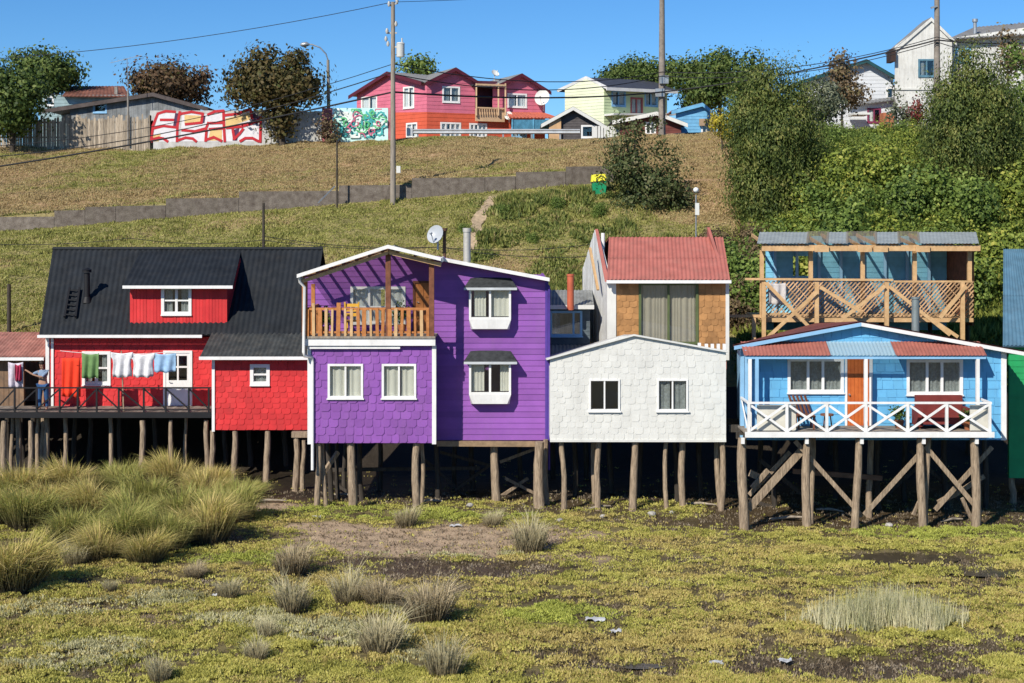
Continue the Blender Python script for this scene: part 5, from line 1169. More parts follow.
# wooden paling fence
fe = thing('paling_fence', 'weathered tall paling fence along the crest at the upper left', 'fence', (PX(75, Yg), Yg, 14))
fm = MB(); x = PX(-180, Yg)
while x < PX(152, Yg):
    w = rnd.uniform(.12, .2); h = PZ(117.5, Yg) + rnd.uniform(-.25, .22) + (.0 if x > PX(60, Yg) else -.1); fm.prism([(x, Yg, zg(x) - .3), (x + w, Yg, zg(x) - .3), (x + w + rnd.uniform(-.03, .03), Yg, h), (x + w / 2, Yg, h + .06), (x, Yg, h - .03)], (0, .03, 0)); x += w + rnd.uniform(.0, .035)
fm.build('palings', mat('silver_palings', (.44, .37, .28), .9, .4, 4, island=.35, stretch=(3, 3, .4), col2=(.18, .145, .11)), fe)
fr2 = MB(); fr2.box(PX(-180, Yg), PX(150, Yg), Yg + .05, Yg + .12, PZ(123, Yg), PZ(121.5, Yg)); fr2.box(PX(-30, Yg), PX(150, Yg), Yg + .05, Yg + .12, PZ(138, Yg), PZ(136.5, Yg)); fr2.build('rail', M_plank, fe)
# graffiti wall, red and white
gt = thing('graffiti_wall', 'white wall with big red-outlined graffiti letters beside the paling fence', 'wall', (PX(210, Yg), Yg, 14))
gwp = MB(); gwp.box(PX(150, Yg), PX(271, Yg), Yg, Yg + .15, zg(-20) - .8, PZ(110.5, Yg)); gwp.build('wall', mat('greyed_white_wall', (.55, .54, .52), .8, .2, 2, grime=.3), gt)
def gq(x, y): return (140 + x / 4.267, 95 + y / 4.267)
def strokes(name, lines, m, w, fr, parent, d=.012, cm_=gq):
    mb = MB(); k = 0
    for ln in lines:
        p = [fr.uz(*cm_(*q)) for q in ln]
        for i in range(len(p) - 1):
            k += 1; a, b = Vector((p[i][0], p[i][1])), Vector((p[i + 1][0], p[i + 1][1])); dv = (b - a)
            if dv.length < 1e-4: continue
            n_ = Vector((-dv.y, dv.x)).normalized() * w / 2; e = dv.normalized() * w * .3
            q = [a - e + n_, b + e + n_, b + e - n_, a - e - n_]; mb.prism([fr.pt(v.x, v.y, d + .0007 * k) for v in q], fr.N * -.006)
    return mb.build(name, m, parent)
gred = mat('graffiti_red', (.50, .02, .03), .6, .1); gyel = mat('graffiti_cream', (.74, .52, .22), .6, .15); gwht = mat('graffiti_white', (.72, .70, .72), .6, .1, 3); gdk = mat('graffiti_purple_black', (.08, .03, .08), .6)
def gfill(name, polys, m, d):
    mb = MB()
    for k, pl in enumerate(polys): mb.prism([fg.pt(*fg.uz(*gq(*q)), d + .0005 * k) for q in pl], fg.N * -.004)
    mb.build(name, m, gt)
gfill('paint_fill', [[(50, 198), (78, 80), (150, 76), (170, 90), (165, 200)], [(172, 198), (180, 76), (290, 84), (350, 75), (400, 84), (468, 68), (475, 120), (510, 110), (512, 198)]], gwht, .006)
gfill('paint_cream', [[(190, 85), (262, 88), (260, 120), (190, 125)], [(365, 100), (470, 75), (470, 105), (365, 140)], [(300, 150), (350, 150), (350, 195), (290, 195)], [(55, 170), (90, 165), (80, 198), (52, 198)]], gyel, .010)
gfill('paint_shadow', [[(150, 78), (170, 78), (160, 140), (140, 140)], [(478, 70), (512, 95), (500, 130), (478, 110)], [(395, 150), (425, 140), (415, 195), (395, 195)], [(268, 88), (280, 88), (275, 120), (268, 120)]], gdk, .013)
strokes('red_outline', [[(48, 198), (56, 130), (76, 80), (110, 69), (150, 72)], [(60, 142), (100, 132), (152, 138)], [(88, 106), (142, 106)], [(50, 190), (80, 182), (100, 186), (118, 198)], [(170, 72), (160, 130), (158, 198)],
    [(176, 80), (220, 72), (268, 80), (262, 118), (195, 125)], [(180, 150), (235, 155), (282, 142), (292, 118)], [(166, 192), (195, 182), (225, 186), (240, 198)], [(290, 84), (320, 70), (356, 67), (358, 130), (362, 198)], [(300, 120), (350, 118)], [(296, 146), (350, 142)], [(284, 150), (280, 196)], [(286, 190), (315, 180), (348, 196)],
    [(365, 86), (420, 80), (450, 66), (472, 60), (478, 100)], [(370, 140), (430, 135), (475, 122), (512, 104)], [(396, 148), (402, 188), (425, 165), (440, 145)], [(515, 95), (513, 200)], [(428, 197), (450, 184), (480, 184), (505, 197)]], gred, .18, fg, gt, .016)
# turquoise graffiti wall
tq = thing('graffiti_wall', 'pale turquoise wall with teal and pink graffiti scribbles left of the tall timber pole', 'wall', (PX(360, Yg), Yg, 14))
MB().box(PX(333, Yg), PX(388, Yg), Yg, Yg + .15, zg(-11) - .6, PZ(108, Yg)).build('wall', mat('aqua_wall', (.42, .76, .70), .7, .25, 1.2, col2=(.60, .78, .74)), tq)
r9 = random.Random(5)
def scrib(n, m, w, nm, d):
    ls = []
    for i in range(n):
        x, y = r9.uniform(336, 385), r9.uniform(111, 135); a = r9.uniform(0, 6); ln = []
        for k in range(9): ln.append((min(386.5, max(334.5, x)), min(137, max(109.5, y)))); a += r9.uniform(-.2, 1.1); x += 1.5 * math.cos(a); y += 1.5 * math.sin(a)
        ls.append(ln)
    strokes(nm, ls, m, w, fg, tq, d, lambda a, b: (a, b))
scrib(34, mat('graffiti_teal', (.06, .42, .42), .6), .12, 'teal_lettering', .01); scrib(16, mat('graffiti_pale', (.80, .85, .80), .6), .14, 'white_lettering', .09); scrib(14, mat('graffiti_green', (.12, .50, .20), .6), .09, 'green_lettering', .16); scrib(10, mat('graffiti_pink', (.60, .12, .22), .6), .07, 'pink_lettering', .20)
for a_, b_, l_ in ((322, 332.5, 'dull pink wall end left of the turquoise graffiti wall'), (388.2, 395, 'dull pink wall end between the turquoise graffiti wall and the timber pole')): tag(MB().box(PX(a_, Yg), PX(b_, Yg), Yg + .02, Yg + .15, zg(-12) - .6, PZ(108, Yg)).build('wall_pier', mat('pinkish_wall', (.55, .17, .20), .7, .4, 2, grime=.4)), l_, 'wall')
gw2 = MB(); x = PX(271, Yg)
while x < PX(322, Yg): gw2.box(x, x + .3, Yg + .05, Yg + .12, zg(x) - .4, PZ(111, Yg) + rnd.uniform(-.05, .05)); x += .305
tag(gw2.build('panel_fence', mat('pale_fence', (.55, .55, .52), .8, .2, 2, grime=.5, island=.1)), 'pale grey panel fence in the shade of the round tree', 'fence')
# guard rail
Yr_ = 105.2
gr = thing('guard_rail', 'galvanised steel guard rail along the crest before the pink houses', 'guard rail', (PX(500, Yr_), Yr_, 15))
bm2 = MB(); xa, xb = PX(411, Yr_), PX(580, Yr_); zr_ = PZ(131.5, Yr_)
prof = [(0, -.17), (-.07, -.11), (0, -.03), (0, .03), (-.07, .11), (0, .17)]
v = []
for X_ in (xa, xb):
    for dy, dz in prof: v.append((X_, Yr_ + dy, zr_ + dz + (X_ - xa) * .0))
bm2.add(v, [(i, i + 1, i + 7, i + 6) for i in range(5)]); bm2.add([(a, b + .02, c) for a, b, c in v], [(i + 6, i + 7, i + 1, i) for i in range(5)]); bm2.box(xa - .3, xa + .12, Yr_ - .09, Yr_ + .1, zr_ - .3, zr_ + .25)
bm2.build('beam', mat('rail_steel', (.55, .57, .58), .4, .15, metal=.3), gr)
x = xa + .4
while x < xb: MB().box(x, x + .12, Yr_ + .03, Yr_ + .13, gz(x, Yr_) - .3, zr_ + .15).build('post', M_zinc, gr); x += 2.0

# ================================================================ POLES, LAMPS, CABLES
b0 = Vector((PX(393, 77.3), 77.3, gz(PX(393, 77.3), 77.3))); Yp_ = b0.y; print('pole', b0)
up = thing('utility_pole', 'tall grey timber utility pole with transformer left of the pink house', 'utility pole', b0)
ptop = PZ(2, Yp_)
MB().tube([b0 - Vector((0, 0, .4)), (b0.x, Yp_, b0.z + 4), (b0.x, Yp_, ptop)], [.15, .13, .10], 12).build('pole', mat('grey_pole', (.33, .285, .235), .85, .3, 4, stretch=(4, 4, .4)), up)
tf = MB().tube([P(400.5, 57, Yp_), P(400.5, 44, Yp_)], .21, 14); tf.tube([P(400.5, 44, Yp_), P(400.5, 42.5, Yp_)], [.23, .18], 14); tf.tube([P(402, 42.5, Yp_), P(402, 38, Yp_)], .04, 6); tf.beam(P(393, 47, Yp_), P(399, 47, Yp_), .08); tf.build('transformer', mat('pale_enamel', (.55, .56, .54), .4, .1), up)
ins = MB(); ins.beam(P(388, 6, Yp_), P(398, 3, Yp_), .08); ins.beam(P(386, 33, Yp_), P(397, 33, Yp_), .08)
for q in ((389, 4), (397, 1), (387, 31), (386, 39), (388, 44), (396, 24)): c = P(*q, Yp_ - .1); ins.tube([c - Vector((0, 0, .12)), c, c + Vector((0, 0, .14))], [.05, .09, .04], 8)
ins.build('insulators', mat('grey_ceramic', (.45, .45, .43), .4, .1), up)
MB().box(PX(396.5, Yp_), PX(400.5, Yp_), Yp_ - .1, Yp_ + .1, PZ(173, Yp_), PZ(166, Yp_)).build('meter_box', M_whsh, up)
b1 = hit(662, 137, 85, 112); b1 = Vector((PX(662, 104.5), 104.5, gz(PX(662, 104.5), 104.5)))
cp = thing('utility_pole', 'tall concrete utility pole with two grey boxes before the pale green house', 'utility pole', b1)
MB().tube([b1 - Vector((0, 0, .4)), (b1.x, b1.y, b1.z + 5), (b1.x, b1.y, PZ(-14, b1.y))], [.26, .22, .17], 12).build('pole', mat('concrete_pole', (.27, .235, .20), .85, .3, 3), cp)
MB().box(PX(659, b1.y), PX(668, b1.y), b1.y - .4, b1.y - .2, PZ(84, b1.y), PZ(76, b1.y)).build('box', M_zinc, cp); MB().box(PX(655, b1.y), PX(664, b1.y), b1.y - .4, b1.y - .2, PZ(97, b1.y), PZ(89, b1.y)).build('box', M_zinc, cp)
b2 = Vector((PX(937, 98), 98, gz(PX(937, 98), 98)))
cp2 = thing('utility_pole', 'grey utility pole rising before the tall white house at the upper right', 'utility pole', b2)
MB().tube([b2 - Vector((0, 0, .4)), (b2.x, 98, PZ(-8, 98))], [.24, .17], 12).build('pole', MATS['concrete_pole'], cp2); MB().beam(P(931, 8, 97.8), P(937, 6, 97.8), .12).build('bracket', M_zinc, cp2)
# streetlight
b3 = Vector((PX(329, 104.6), 104.6, gz(PX(329, 104.6), 104.6)))
sl_ = thing('street_lamp', 'curved-arm street lamp behind the turquoise graffiti wall', 'street lamp', b3)
MB().tube([b3, P(328.5, 100, 104.6), P(328, 60, 104.6)], [.14, .12, .10], 10).build('pole', M_conc, sl_)
MB().tube([P(328, 60, 104.6), P(326, 54, 104.6), P(320, 47.5, 104.6), P(312, 44.5, 104.6), P(307, 44.5, 104.6)], .05, 8).build('arm', M_zinc, sl_)
c = P(306, 44.5, 104.6); MB().tube([c + Vector((.25, 0, 0)), c + Vector((.05, 0, .02)), c + Vector((-.3, 0, -.02)), c + Vector((-.42, 0, -.03))], [.06, .17, .15, .03], 10).build('lamp_head', M_zinc, sl_)
def post(px, y0, y1, Y, r, label, name='post', m=None):
    x = PX(px, Y); g = gz(x, Y); o = MB().tube([(x, Y, g - .2), (x, Y, max(PZ(y1, Y), g + .4))], [r, r * .85], 8).build(name, m or M_piled); tag(o, label, 'post'); return o
post(337, 200, 140, 77.2, .05, 'thin dark metal post standing before the retaining wall under the street lamp', 'metal_post'); post(263.5, 240, 203, 70, .07, 'dark wooden post on the lower slope above the black roof'); post(9, 332, 284, 60.5, .09, 'dark wooden post on the slope at the far left', m=M_piled)
o = MB().beam(P(335, 186, 77.2), P(318, 203, 76.8), .05).build('stay_rod', M_zinc); tag(o, 'pale stay rod leaning against the thin metal post', 'rod')
# small globe lamp
b4 = hit(696, 250, 61, 74); b4 = Vector((PX(696, 66), 66, gz(PX(696, 66), 66)))
gl = thing('garden_lamp', 'thin post with small white globe on the slope behind the red roof', 'lamp', b4)
MB().tube([b4 - Vector((0, 0, .2)), P(696, 195, 66)], .03, 8).build('pole', M_zinc, gl)
c = P(696, 190, 66); MB().tube([c + Vector((0, 0, -.12)), c + Vector((0, 0, -.08)), c, c + Vector((0, 0, .08)), c + Vector((0, 0, .12))], [.03, .10, .13, .10, .02], 12).build('globe', M_white, gl)
MB().box(PX(695, 66), PX(699, 66), 65.9, 65.98, PZ(215, 66), PZ(203, 66)).build('plate', M_whsh, gl)
# cables
M_cab = mat('cable_black', (.015, .015, .018), .6, .05)
def cable(pts, r, label, sag=.5):
    mb = MB(); q = []
    for i in range(len(pts) - 1):
        a, b = P(*pts[i]), P(*pts[i + 1])
        for k in range(14 if i < len(pts) - 2 else 15): t = k / 14; v = a.lerp(b, t); v.z -= sag * 4 * t * (1 - t); q.append(v)
    mb.tube(q, r, 5, False); tag(mb.build('power_cable', M_cab), label, 'cable')
Yu, Yc1, Yc2 = Yp_, 104.1, 97.6
cable([(-60, 175, 76), (393, 92, Yu)], .045, 'thick black cable sagging from the left edge to the timber pole before the fence', .25)
cable([(-60, 160, 84), (393, 72, Yu)], .028, 'black cable running left from the timber pole across the graffiti wall', .9)
cable([(-60, 148, 88), (393, 64, Yu)], .02, 'thin cable above the others between left fence and timber pole', 1.0)
cable([(-60, 62, 80), (393, 2, Yu)], .018, 'single high wire crossing the sky at the upper left', .5)
cable([(393, 92, Yu), (662, 92, Yc1), (937, 40, Yc2), (1100, 36, 96)], .05, 'thick black cable crossing before the pink houses to the right edge', .35)
cable([(393, 64, Yu), (662, 72, Yc1), (937, 37, Yc2), (1100, 30, 96)], .028, 'upper thin cable of the pair right of the timber pole', .8)
cable([(393, 74, Yu), (662, 76, Yc1), (937, 42, Yc2), (1100, 42, 96)], .028, 'lower thin cable of the pair right of the timber pole', .9)
cable([(393, 2, Yu), (662, -16, Yc1)], .014, 'very thin wire leaving the top of the timber pole to the right', .2)
cable([(-40, 242, 66), (130, 238, 66), (263, 240, 66), (440, 247, 64), (600, 256, 60)], .014, 'thin fence wire above the black roof', .2)
cable([(263, 236, 66), (440, 247, 62), (600, 243, 58)], .014, 'thin drop wire reaching the white gable over the purple roof', .2)

# bin on slope
bn = hit(599, 176, 66, 79); bn = Vector((PX(599, 76.5), 76.5, gz(PX(599, 76.5), 76.5)))
rb2 = thing('recycling_bin', 'green bin with yellow lid at the right end of the retaining wall', 'bin', bn)
MB().add([(bn.x - .34, 76.1, bn.z), (bn.x + .30, 76.1, bn.z), (bn.x + .30, 76.8, bn.z), (bn.x - .34, 76.8, bn.z), (bn.x - .36, 76.0, bn.z + .62), (bn.x + .38, 76.0, bn.z + .70), (bn.x + .38, 76.9, bn.z + .70), (bn.x - .36, 76.9, bn.z + .62)], [(0, 3, 2, 1), (0, 1, 5, 4), (1, 2, 6, 5), (2, 3, 7, 6), (3, 0, 4, 7), (4, 5, 6, 7)]).build('body', mat('bin_green', (.02, .33, .15), .5), rb2)
MB().add([(bn.x - .42, 75.95, bn.z + .63), (bn.x + .42, 75.95, bn.z + .71), (bn.x + .42, 76.95, bn.z + .71), (bn.x - .42, 76.95, bn.z + .63), (bn.x - .38, 76.3, bn.z + 1.0), (bn.x + .3, 76.3, bn.z + 1.05), (bn.x + .3, 76.8, bn.z + 1.0), (bn.x - .38, 76.8, bn.z + .98)], [(0, 3, 2, 1), (0, 1, 5, 4), (1, 2, 6, 5), (2, 3, 7, 6), (3, 0, 4, 7), (4, 5, 6, 7)]).build('lid', mat('bin_yellow', (.78, .72, .05), .5), rb2)

# ================================================================ HILLTOP HOUSES
def tri_roof(parent, a, b, c, d, m, name='roof', t=.1, co=True):
    mb = MB()
    if co: corr(mb, a, b, c, d, .35, .03)
    else: mb.prism([a, b, c, d], (0, 0, -t))
    mb.build(name, m, parent)
def wband(parent, fr, poly, holes, m, name, board=.3): return wallpart(parent, fr, poly, holes, 'board', m, th=board, thick=.02, name=name)
def hwin(parent, fr, r, fm=None, cur=M_curtw, vb=(.5,), hb_=(), cov=((0, .4), (.6, 1)), fw=.13): window(fr, r, parent, fm, vb, hb_, cur, fw, .05, cov=cov, cd=.12, back=True)
# --- pink house
M_pink = mat('pink_paint', (.62, .16, .235), .6, .15, 1); M_orr = mat('orange_red_paint', (.62, .11, .055), .6, .15, 1); M_hroof = mat('hill_zinc_roof', (.24, .24, .23), .6, .2, 1.5, grime=.3); M_dkred = mat('maroon_verge', (.10, .015, .03), .6)
PC = P(427, 120, 117).xy; PL = P(356, 120, 124).xy; PR = P(548, 120, 121).xy
fl_ = Fr((PL.x, PL.y, 0), (PC.x - PL.x, PC.y - PL.y, 0)); ff = Fr((PC.x, PC.y, 0), (PR.x - PC.x, PR.y - PC.y, 0))
ph_ = thing('pink_house', 'pink two-storey house with orange ground floor and two front gables', 'house', (PC.x, PC.y, gz(PC.x, PC.y)))
zg0 = gz(PC.x, PC.y) - .8
def lower(fr, pts): return [fr.uz(*q) for q in pts]
# left face
zs = fl_.uz(427, 112)[1]
h_ = [fl_.rect(362, 98, 377, 112.), fl_.rect(404, 88, 414, 107)]; h2_ = [fl_.rect(407, 124, 417, 137)]
up_ = lower(fl_, [(357, 113), (427, 112), (427, 83), (422, 81), (391, 73), (357, 94)])
wband(ph_, fl_, up_, h_, M_pink, 'upper_wall'); wband(ph_, fl_, [(fl_.uz(357, 113)[0], zg0), (fl_.uz(427, 113)[0], zg0), fl_.uz(427, 112), fl_.uz(357, 113)], h2_, M_orr, 'lower_wall')
for h in h_ + h2_: hwin(ph_, fl_, h)
# front face
hf = [ff.rect(443, 87, 459, 102), ff.rect(475, 86, 493, 113.5), ff.rect(508, 94, 526, 107)]; hg = [ff.rect(441, 123, 460, 137), ff.rect(470, 124, 486, 137), ff.rect(512, 125, 526, 137)]
up_a = lower(ff, [(427, 112), (476, 114), (476, 82), (454, 69.5), (427, 80.5)]); up_b = lower(ff, [(476, 114), (545, 117), (545, 91), (520, 76), (500, 84), (476, 84)])
wband(ph_, ff, up_a, hf, M_pink, 'upper_wall'); wband(ph_, ff, up_b, hf, M_pink, 'upper_wall')
wband(ph_, ff, [(0, zg0), (ff.uz(545, 117)[0], zg0), ff.uz(545, 117), ff.uz(427, 112)], hg, M_orr, 'lower_wall')
hwin(ph_, ff, hf[0], cur=M_curtg); hwin(ph_, ff, hf[2]); hwin(ph_, ff, hg[0], vb=(.25, .5, .75)); hwin(ph_, ff, hg[1], vb=(.25, .5, .75)); hwin(ph_, ff, hg[2], M_lblue)
# balcony recess posts and rail
bc = MB()
def bpt(px, py, d): u, z = ff.uz(px, py); return ff.pt(u, z, d)
for p_ in (474, 496, 503): bc.beam(bpt(p_, 116, .5), bpt(p_, 84, .5), .12)
bc.beam(bpt(474, 108, .5), bpt(503, 109, .5), .1); bc.beam(bpt(474, 115, .3), bpt(503, 116, .3), .12, 1.0)
bc.beam(bpt(474, 85, .5), bpt(503, 86, .5), .14)
for k in range(9): bc.beam(bpt(475 + k * 2.4, 115, .5), bpt(475 + k * 2.4, 108, .5), .05)
MB().prism([bpt(474, 116, -1.2), bpt(503, 117, -1.2), bpt(503, 80, -1.2), bpt(474, 79, -1.2)], ff.N * -.1).build('balcony_wall', mat('shaded_pink_paint', (.10, .03, .05), .7), ph_)  # recess wall in darkened pink, the balcony's shade put into its colour
bc.build('balcony', mat('pink_cream_trim', (.62, .42, .25), .6), ph_)
# roofs: ridge runs back from each gable
bk_ = -ff.N
def gable_roof(parent, fr, L_, R_, pkk, depth, m, ov=.45, vm=None):
    l, r, k = fr.uz(*L_), fr.uz(*R_), fr.uz(*pkk)
    a, b, c = fr.pt(l[0], l[1], ov), fr.pt(k[0], k[1], ov), fr.pt(r[0], r[1], ov); o = -fr.N * (depth + ov)
    mb = MB(); corr(mb, a, a + o, b + o, b, .35, .03); corr(mb, c, c + o, b + o, b, .35, .03); mb.build('roof', m, parent)
    mb = MB()
    for p, q in ((a, b), (b, c)): mb.prism([p + fr.N * .04, q + fr.N * .04, q + fr.N * .04 - Vector((0, 0, .28)), p + fr.N * .04 - Vector((0, 0, .28))], fr.N * -.06)
    mb.build('verge_board', vm or m, parent)
gable_roof(ph_, ff, (424, 82.5), (480, 84), (454, 68), 9, M_hroof, vm=M_dkred); gable_roof(ph_, ff, (494, 86), (549, 92), (520, 74), 9, M_hroof, vm=M_dkred)
gable_roof(ph_, fl_, (353, 96), (426, 82), (391, 72), 6.5, M_hroof, vm=M_dkred)
tb = MB(); corr(tb, bpt(470, 86, .6), bpt(503, 87, .6), bpt(501, 79, -3.5), bpt(474, 78, -3.5), .35, .03); tb.build('roof', M_hroof, ph_)
bx = MB(); a, b = ff.pt(ff.uz(545, 117)[0], 0, 0), ff.pt(0, 0, 0)
zt_ = ff.uz(545, 92)[1]
dpt = 9
for p_ in (a,): q = p_ - ff.N * dpt; bx.prism([(p_.x, p_.y, zg0), (q.x, q.y, zg0), (q.x, q.y, zt_), (p_.x, p_.y, zt_)], ff.U * -.12)
qa, qb = a - ff.N * dpt, b - ff.N * dpt; bx.prism([(qa.x, qa.y, zg0), (qb.x, qb.y, zg0), (qb.x, qb.y, zt_), (qa.x, qa.y, zt_)], ff.N * .12); bx.build('rear_wall', M_pink, ph_)
# porch with red lean-to
lt_ = MB(); corr(lt_, bpt(500, 119.5, 2.0), bpt(549, 119.5, 2.0), bpt(543, 112.5, .05), bpt(506, 112, .05), .3, .03); lt_.build('porch_roof', mat('red_lean_to', (.50, .13, .08), .6), ph_)
pc_ = MB()
for p_ in (503, 524, 545): pc_.beam(bpt(p_, 140, 1.9), bpt(p_, 120, 1.9), .12)
pc_.beam(bpt(503, 128, 1.9), bpt(545, 128, 1.9), .05, 1.1); pc_.build('porch', mat('bright_teal_boards', (.10, .32, .48), .6, .3), ph_)
dish(ph_, bpt(539, 98, .6), .62, Vector((-.3, -1, .35)), M_whsh); dish(ph_, bpt(505, 116, .7), .32, Vector((-.3, -1, .35)), M_whsh); dish(ph_, bpt(505, 70.5, -2), .33, Vector((.6, -.8, .9)), M_whsh)
# --- grey shed
gs_ = thing('shed', 'small grey gabled shed behind the right end of the guard rail', 'shed', (PX(580, 114), 114, 15)); f9 = AF(114)
wband(gs_, f9, f9.poly([(548, 150), (604, 150), (604, 124), (577, 108.5), (548, 122)]), [f9.rect(582, 126, 594, 137)], mat('dark_slate_boards', (.10, .09, .09), .8, .3, 2), 'wall', .2)
hwin(gs_, f9, f9.rect(582, 126, 594, 137), cur=None, vb=())
gable_roof(gs_, f9, (541, 124.5), (607, 127), (573, 107), 5, M_hroof, .5, M_whsh)
MB().box(PX(549, 113.9), PX(561, 113.9), 113.7, 113.9, PZ(150, 114), PZ(119, 114)).build('panel', mat('cream_orange', (.60, .38, .2), .7), gs_)
wf = MB(); x = PX(592, 110.5)
while x < PX(616, 110.5): wf.box(x, x + .17, 110.5, 110.55, gz(x, 110.5) - .3, PZ(126, 110.5)); x += .22
tag(wf.build('picket_fence', M_whsh), 'white fence panel between the grey shed and the slope tree', 'fence')
# --- pale green house
pg = thing('pale_green_house', 'pale yellow-green two-storey house with dark roof behind the concrete pole', 'house', (PX(604, 121), 121, 15))
GC = P(604, 100, 118).xy; GL = P(565, 100, 121).xy; GR = P(668, 100, 122).xy
M_pg = mat('pale_green_paint', (.58, .68, .40), .6, .1, 1); g1 = Fr((GL.x, GL.y, 0), (GC.x - GL.x, GC.y - GL.y, 0)); g2 = Fr((GC.x, GC.y, 0), (GR.x - GC.x, GR.y - GC.y, 0))
M_pc = mat('pale_cream_paint', (.68, .72, .52), .6, .1, 1)
wband(pg, g1, [(0, zg0), (g1.uz(604, 140)[0], zg0)] + lower(g1, [(604, 88), (586, 79), (565, 89.5)]), [], M_pc, 'side_wall', .25)
h3 = [g2.rect(612, 91, 625, 106), g2.rect(645, 91, 657, 106), g2.rect(631, 98, 642, 114)]
wband(pg, g2, [(0, zg0), (g2.uz(667, 140)[0], zg0)] + lower(g2, [(667, 90), (604, 87)]), h3, M_pg, 'front_wall', .25)
hwin(pg, g2, h3[0], M_lblue); hwin(pg, g2, h3[1], M_lblue); hwin(pg, g2, h3[2], mat('window_red_trim', (.4, .12, .12), .6), M_curtw, cov=((0, 1),))
a = g2.pt(g2.uz(600, 88)[0], g2.uz(604, 88.5)[1], .8); b = g2.pt(g2.uz(671, 91)[0], g2.uz(671, 91.5)[1], .8); k1 = P(586, 77.5, 121.5); k2 = P(650, 80.5, 128)
mb = MB(); corr(mb, a, b, k2, k1 + Vector((0, .0, 0)), .35, .03); k3 = g1.pt(-.4, g1.uz(565, 91)[1], .5); mb.prism([k1, k3, k3 + Vector((8, 5, 0)), k2], (0, 0, -.08)); mb.build('roof', mat('dark_hill_roof', (.05, .055, .07), .6, .2), pg)
mb = MB(); mb.beam(a - Vector((0, 0, .1)), b - Vector((0, 0, .1)), .08, .25); mb.beam(k1, k3, .08, .22); mb.beam(k1, a, .08, .22); mb.build('fascia', M_white, pg)
mb = MB(); mb.prism([g2.pt(0, g2.uz(604, 116)[1], 0), g2.pt(g2.uz(667, 116)[0], g2.uz(667, 116)[1], 0), g2.pt(g2.uz(667, 116)[0], g2.uz(667, 116)[1], 1.2), g2.pt(0, g2.uz(604, 116)[1], 1.2)], (0, 0, .15)); mb.build('balcony', M_whsh, pg)
# --- maroon hut
bh2 = thing('hut', 'maroon hut with low gable roof at the foot of the concrete pole', 'hut', (PX(655, 107), 107, 15)); fq = AF(109)
hq = fq.rect(646, 123, 655, 134); M_mar = mat('maroon_boards', (.16, .045, .035), .7, .3, 2)
wband(bh2, fq, fq.poly([(620, 150), (681, 150), (681, 121), (655, 113), (620, 120)]), [hq], M_mar, 'wall', .2); hwin(bh2, fq, hq, cur=M_curtg)
gable_roof(bh2, fq, (612, 121), (687, 124), (656, 112), 5, mat('dark_grey_roof', (.09, .09, .10), .6), .5, M_whsh)
# --- light blue shed
lb = thing('blue_shed', 'light blue shed with patched rusty roof right of the maroon hut', 'shed', (PX(696, 110), 110, 15)); fb9 = AF(111)
M_sk = mat('sky_blue_boards', (.16, .42, .66), .7, .2, 2)
wband(lb, fb9, fb9.poly([(676, 150), (716, 150), (716, 115), (702, 104.5), (676, 110)]), [fb9.rect(702, 124, 711, 136)], M_sk, 'wall', .25); hwin(lb, fb9, fb9.rect(702, 124, 711, 136), cur=None)
gable_roof(lb, fb9, (671, 111), (720, 117), (702, 103), 4, mat('patched_roof', (.50, .40, .35), .7, .4, .8, col2=(.50, .12, .05)), .3, M_sk)
MB().box(PX(699, 110.9), PX(716, 110.9), 110.7, 110.85, PZ(126, 111), PZ(119, 111)).build('panel', mat('tan_panel', (.40, .28, .18), .8), lb)
# --- white gabled building
wg = thing('white_gable_house', 'white house with dark green-edged gable roof left of the tall white house', 'house', (PX(850, 122), 122, 15)); fw9 = AF(122)
M_ww = mat('cool_white_paint', (.62, .65, .68), .6, .1, 1, grime=.1)
hw9 = fw9.rect(887, 88, 893, 98)
wband(wg, fw9, fw9.poly([(800, 150), (893, 150), (893, 77), (866, 62), (820, 74), (800, 82)]), [hw9], M_ww, 'wall', .3); hwin(wg, fw9, hw9, cur=None, vb=())
gable_roof(wg, fw9, (792, 84), (896, 78), (865, 60), 9, M_hroof, .6, mat('dark_green_verge', (.02, .08, .09), .5))
sd9 = AF(116); wa9 = thing('white_annex', 'low white annex with slanting roof and small purple-framed window', 'annex', (PX(870, 116), 116, 15))
h9 = sd9.rect(868, 109, 880, 122); wband(wa9, sd9, sd9.poly([(850, 150), (904, 150), (904, 99), (850, 105.5)]), [h9], M_ww, 'wall', .3); hwin(wa9, sd9, h9, mat('purple_frame', (.20, .03, .08), .6), cov=((0, .5),))
mb = MB(); corr(mb, P(848, 106, 115.5), P(906, 98, 115.5), P(906, 95, 120), P(848, 103, 120), .3, .02); mb.build('roof', M_hroof, wa9)
MB().box(PX(880, 115.5), PX(892, 115.5), 114.5, 115.6, PZ(140, 115), PZ(113, 115)).build('porch', mat('terracotta_panel', (.45, .16, .08), .7), wa9); MB().box(PX(848, 115.5), PX(864, 115.5), 113.5, 115.6, PZ(116, 115), PZ(114, 115)).build('porch_roof', M_whsh, wa9)
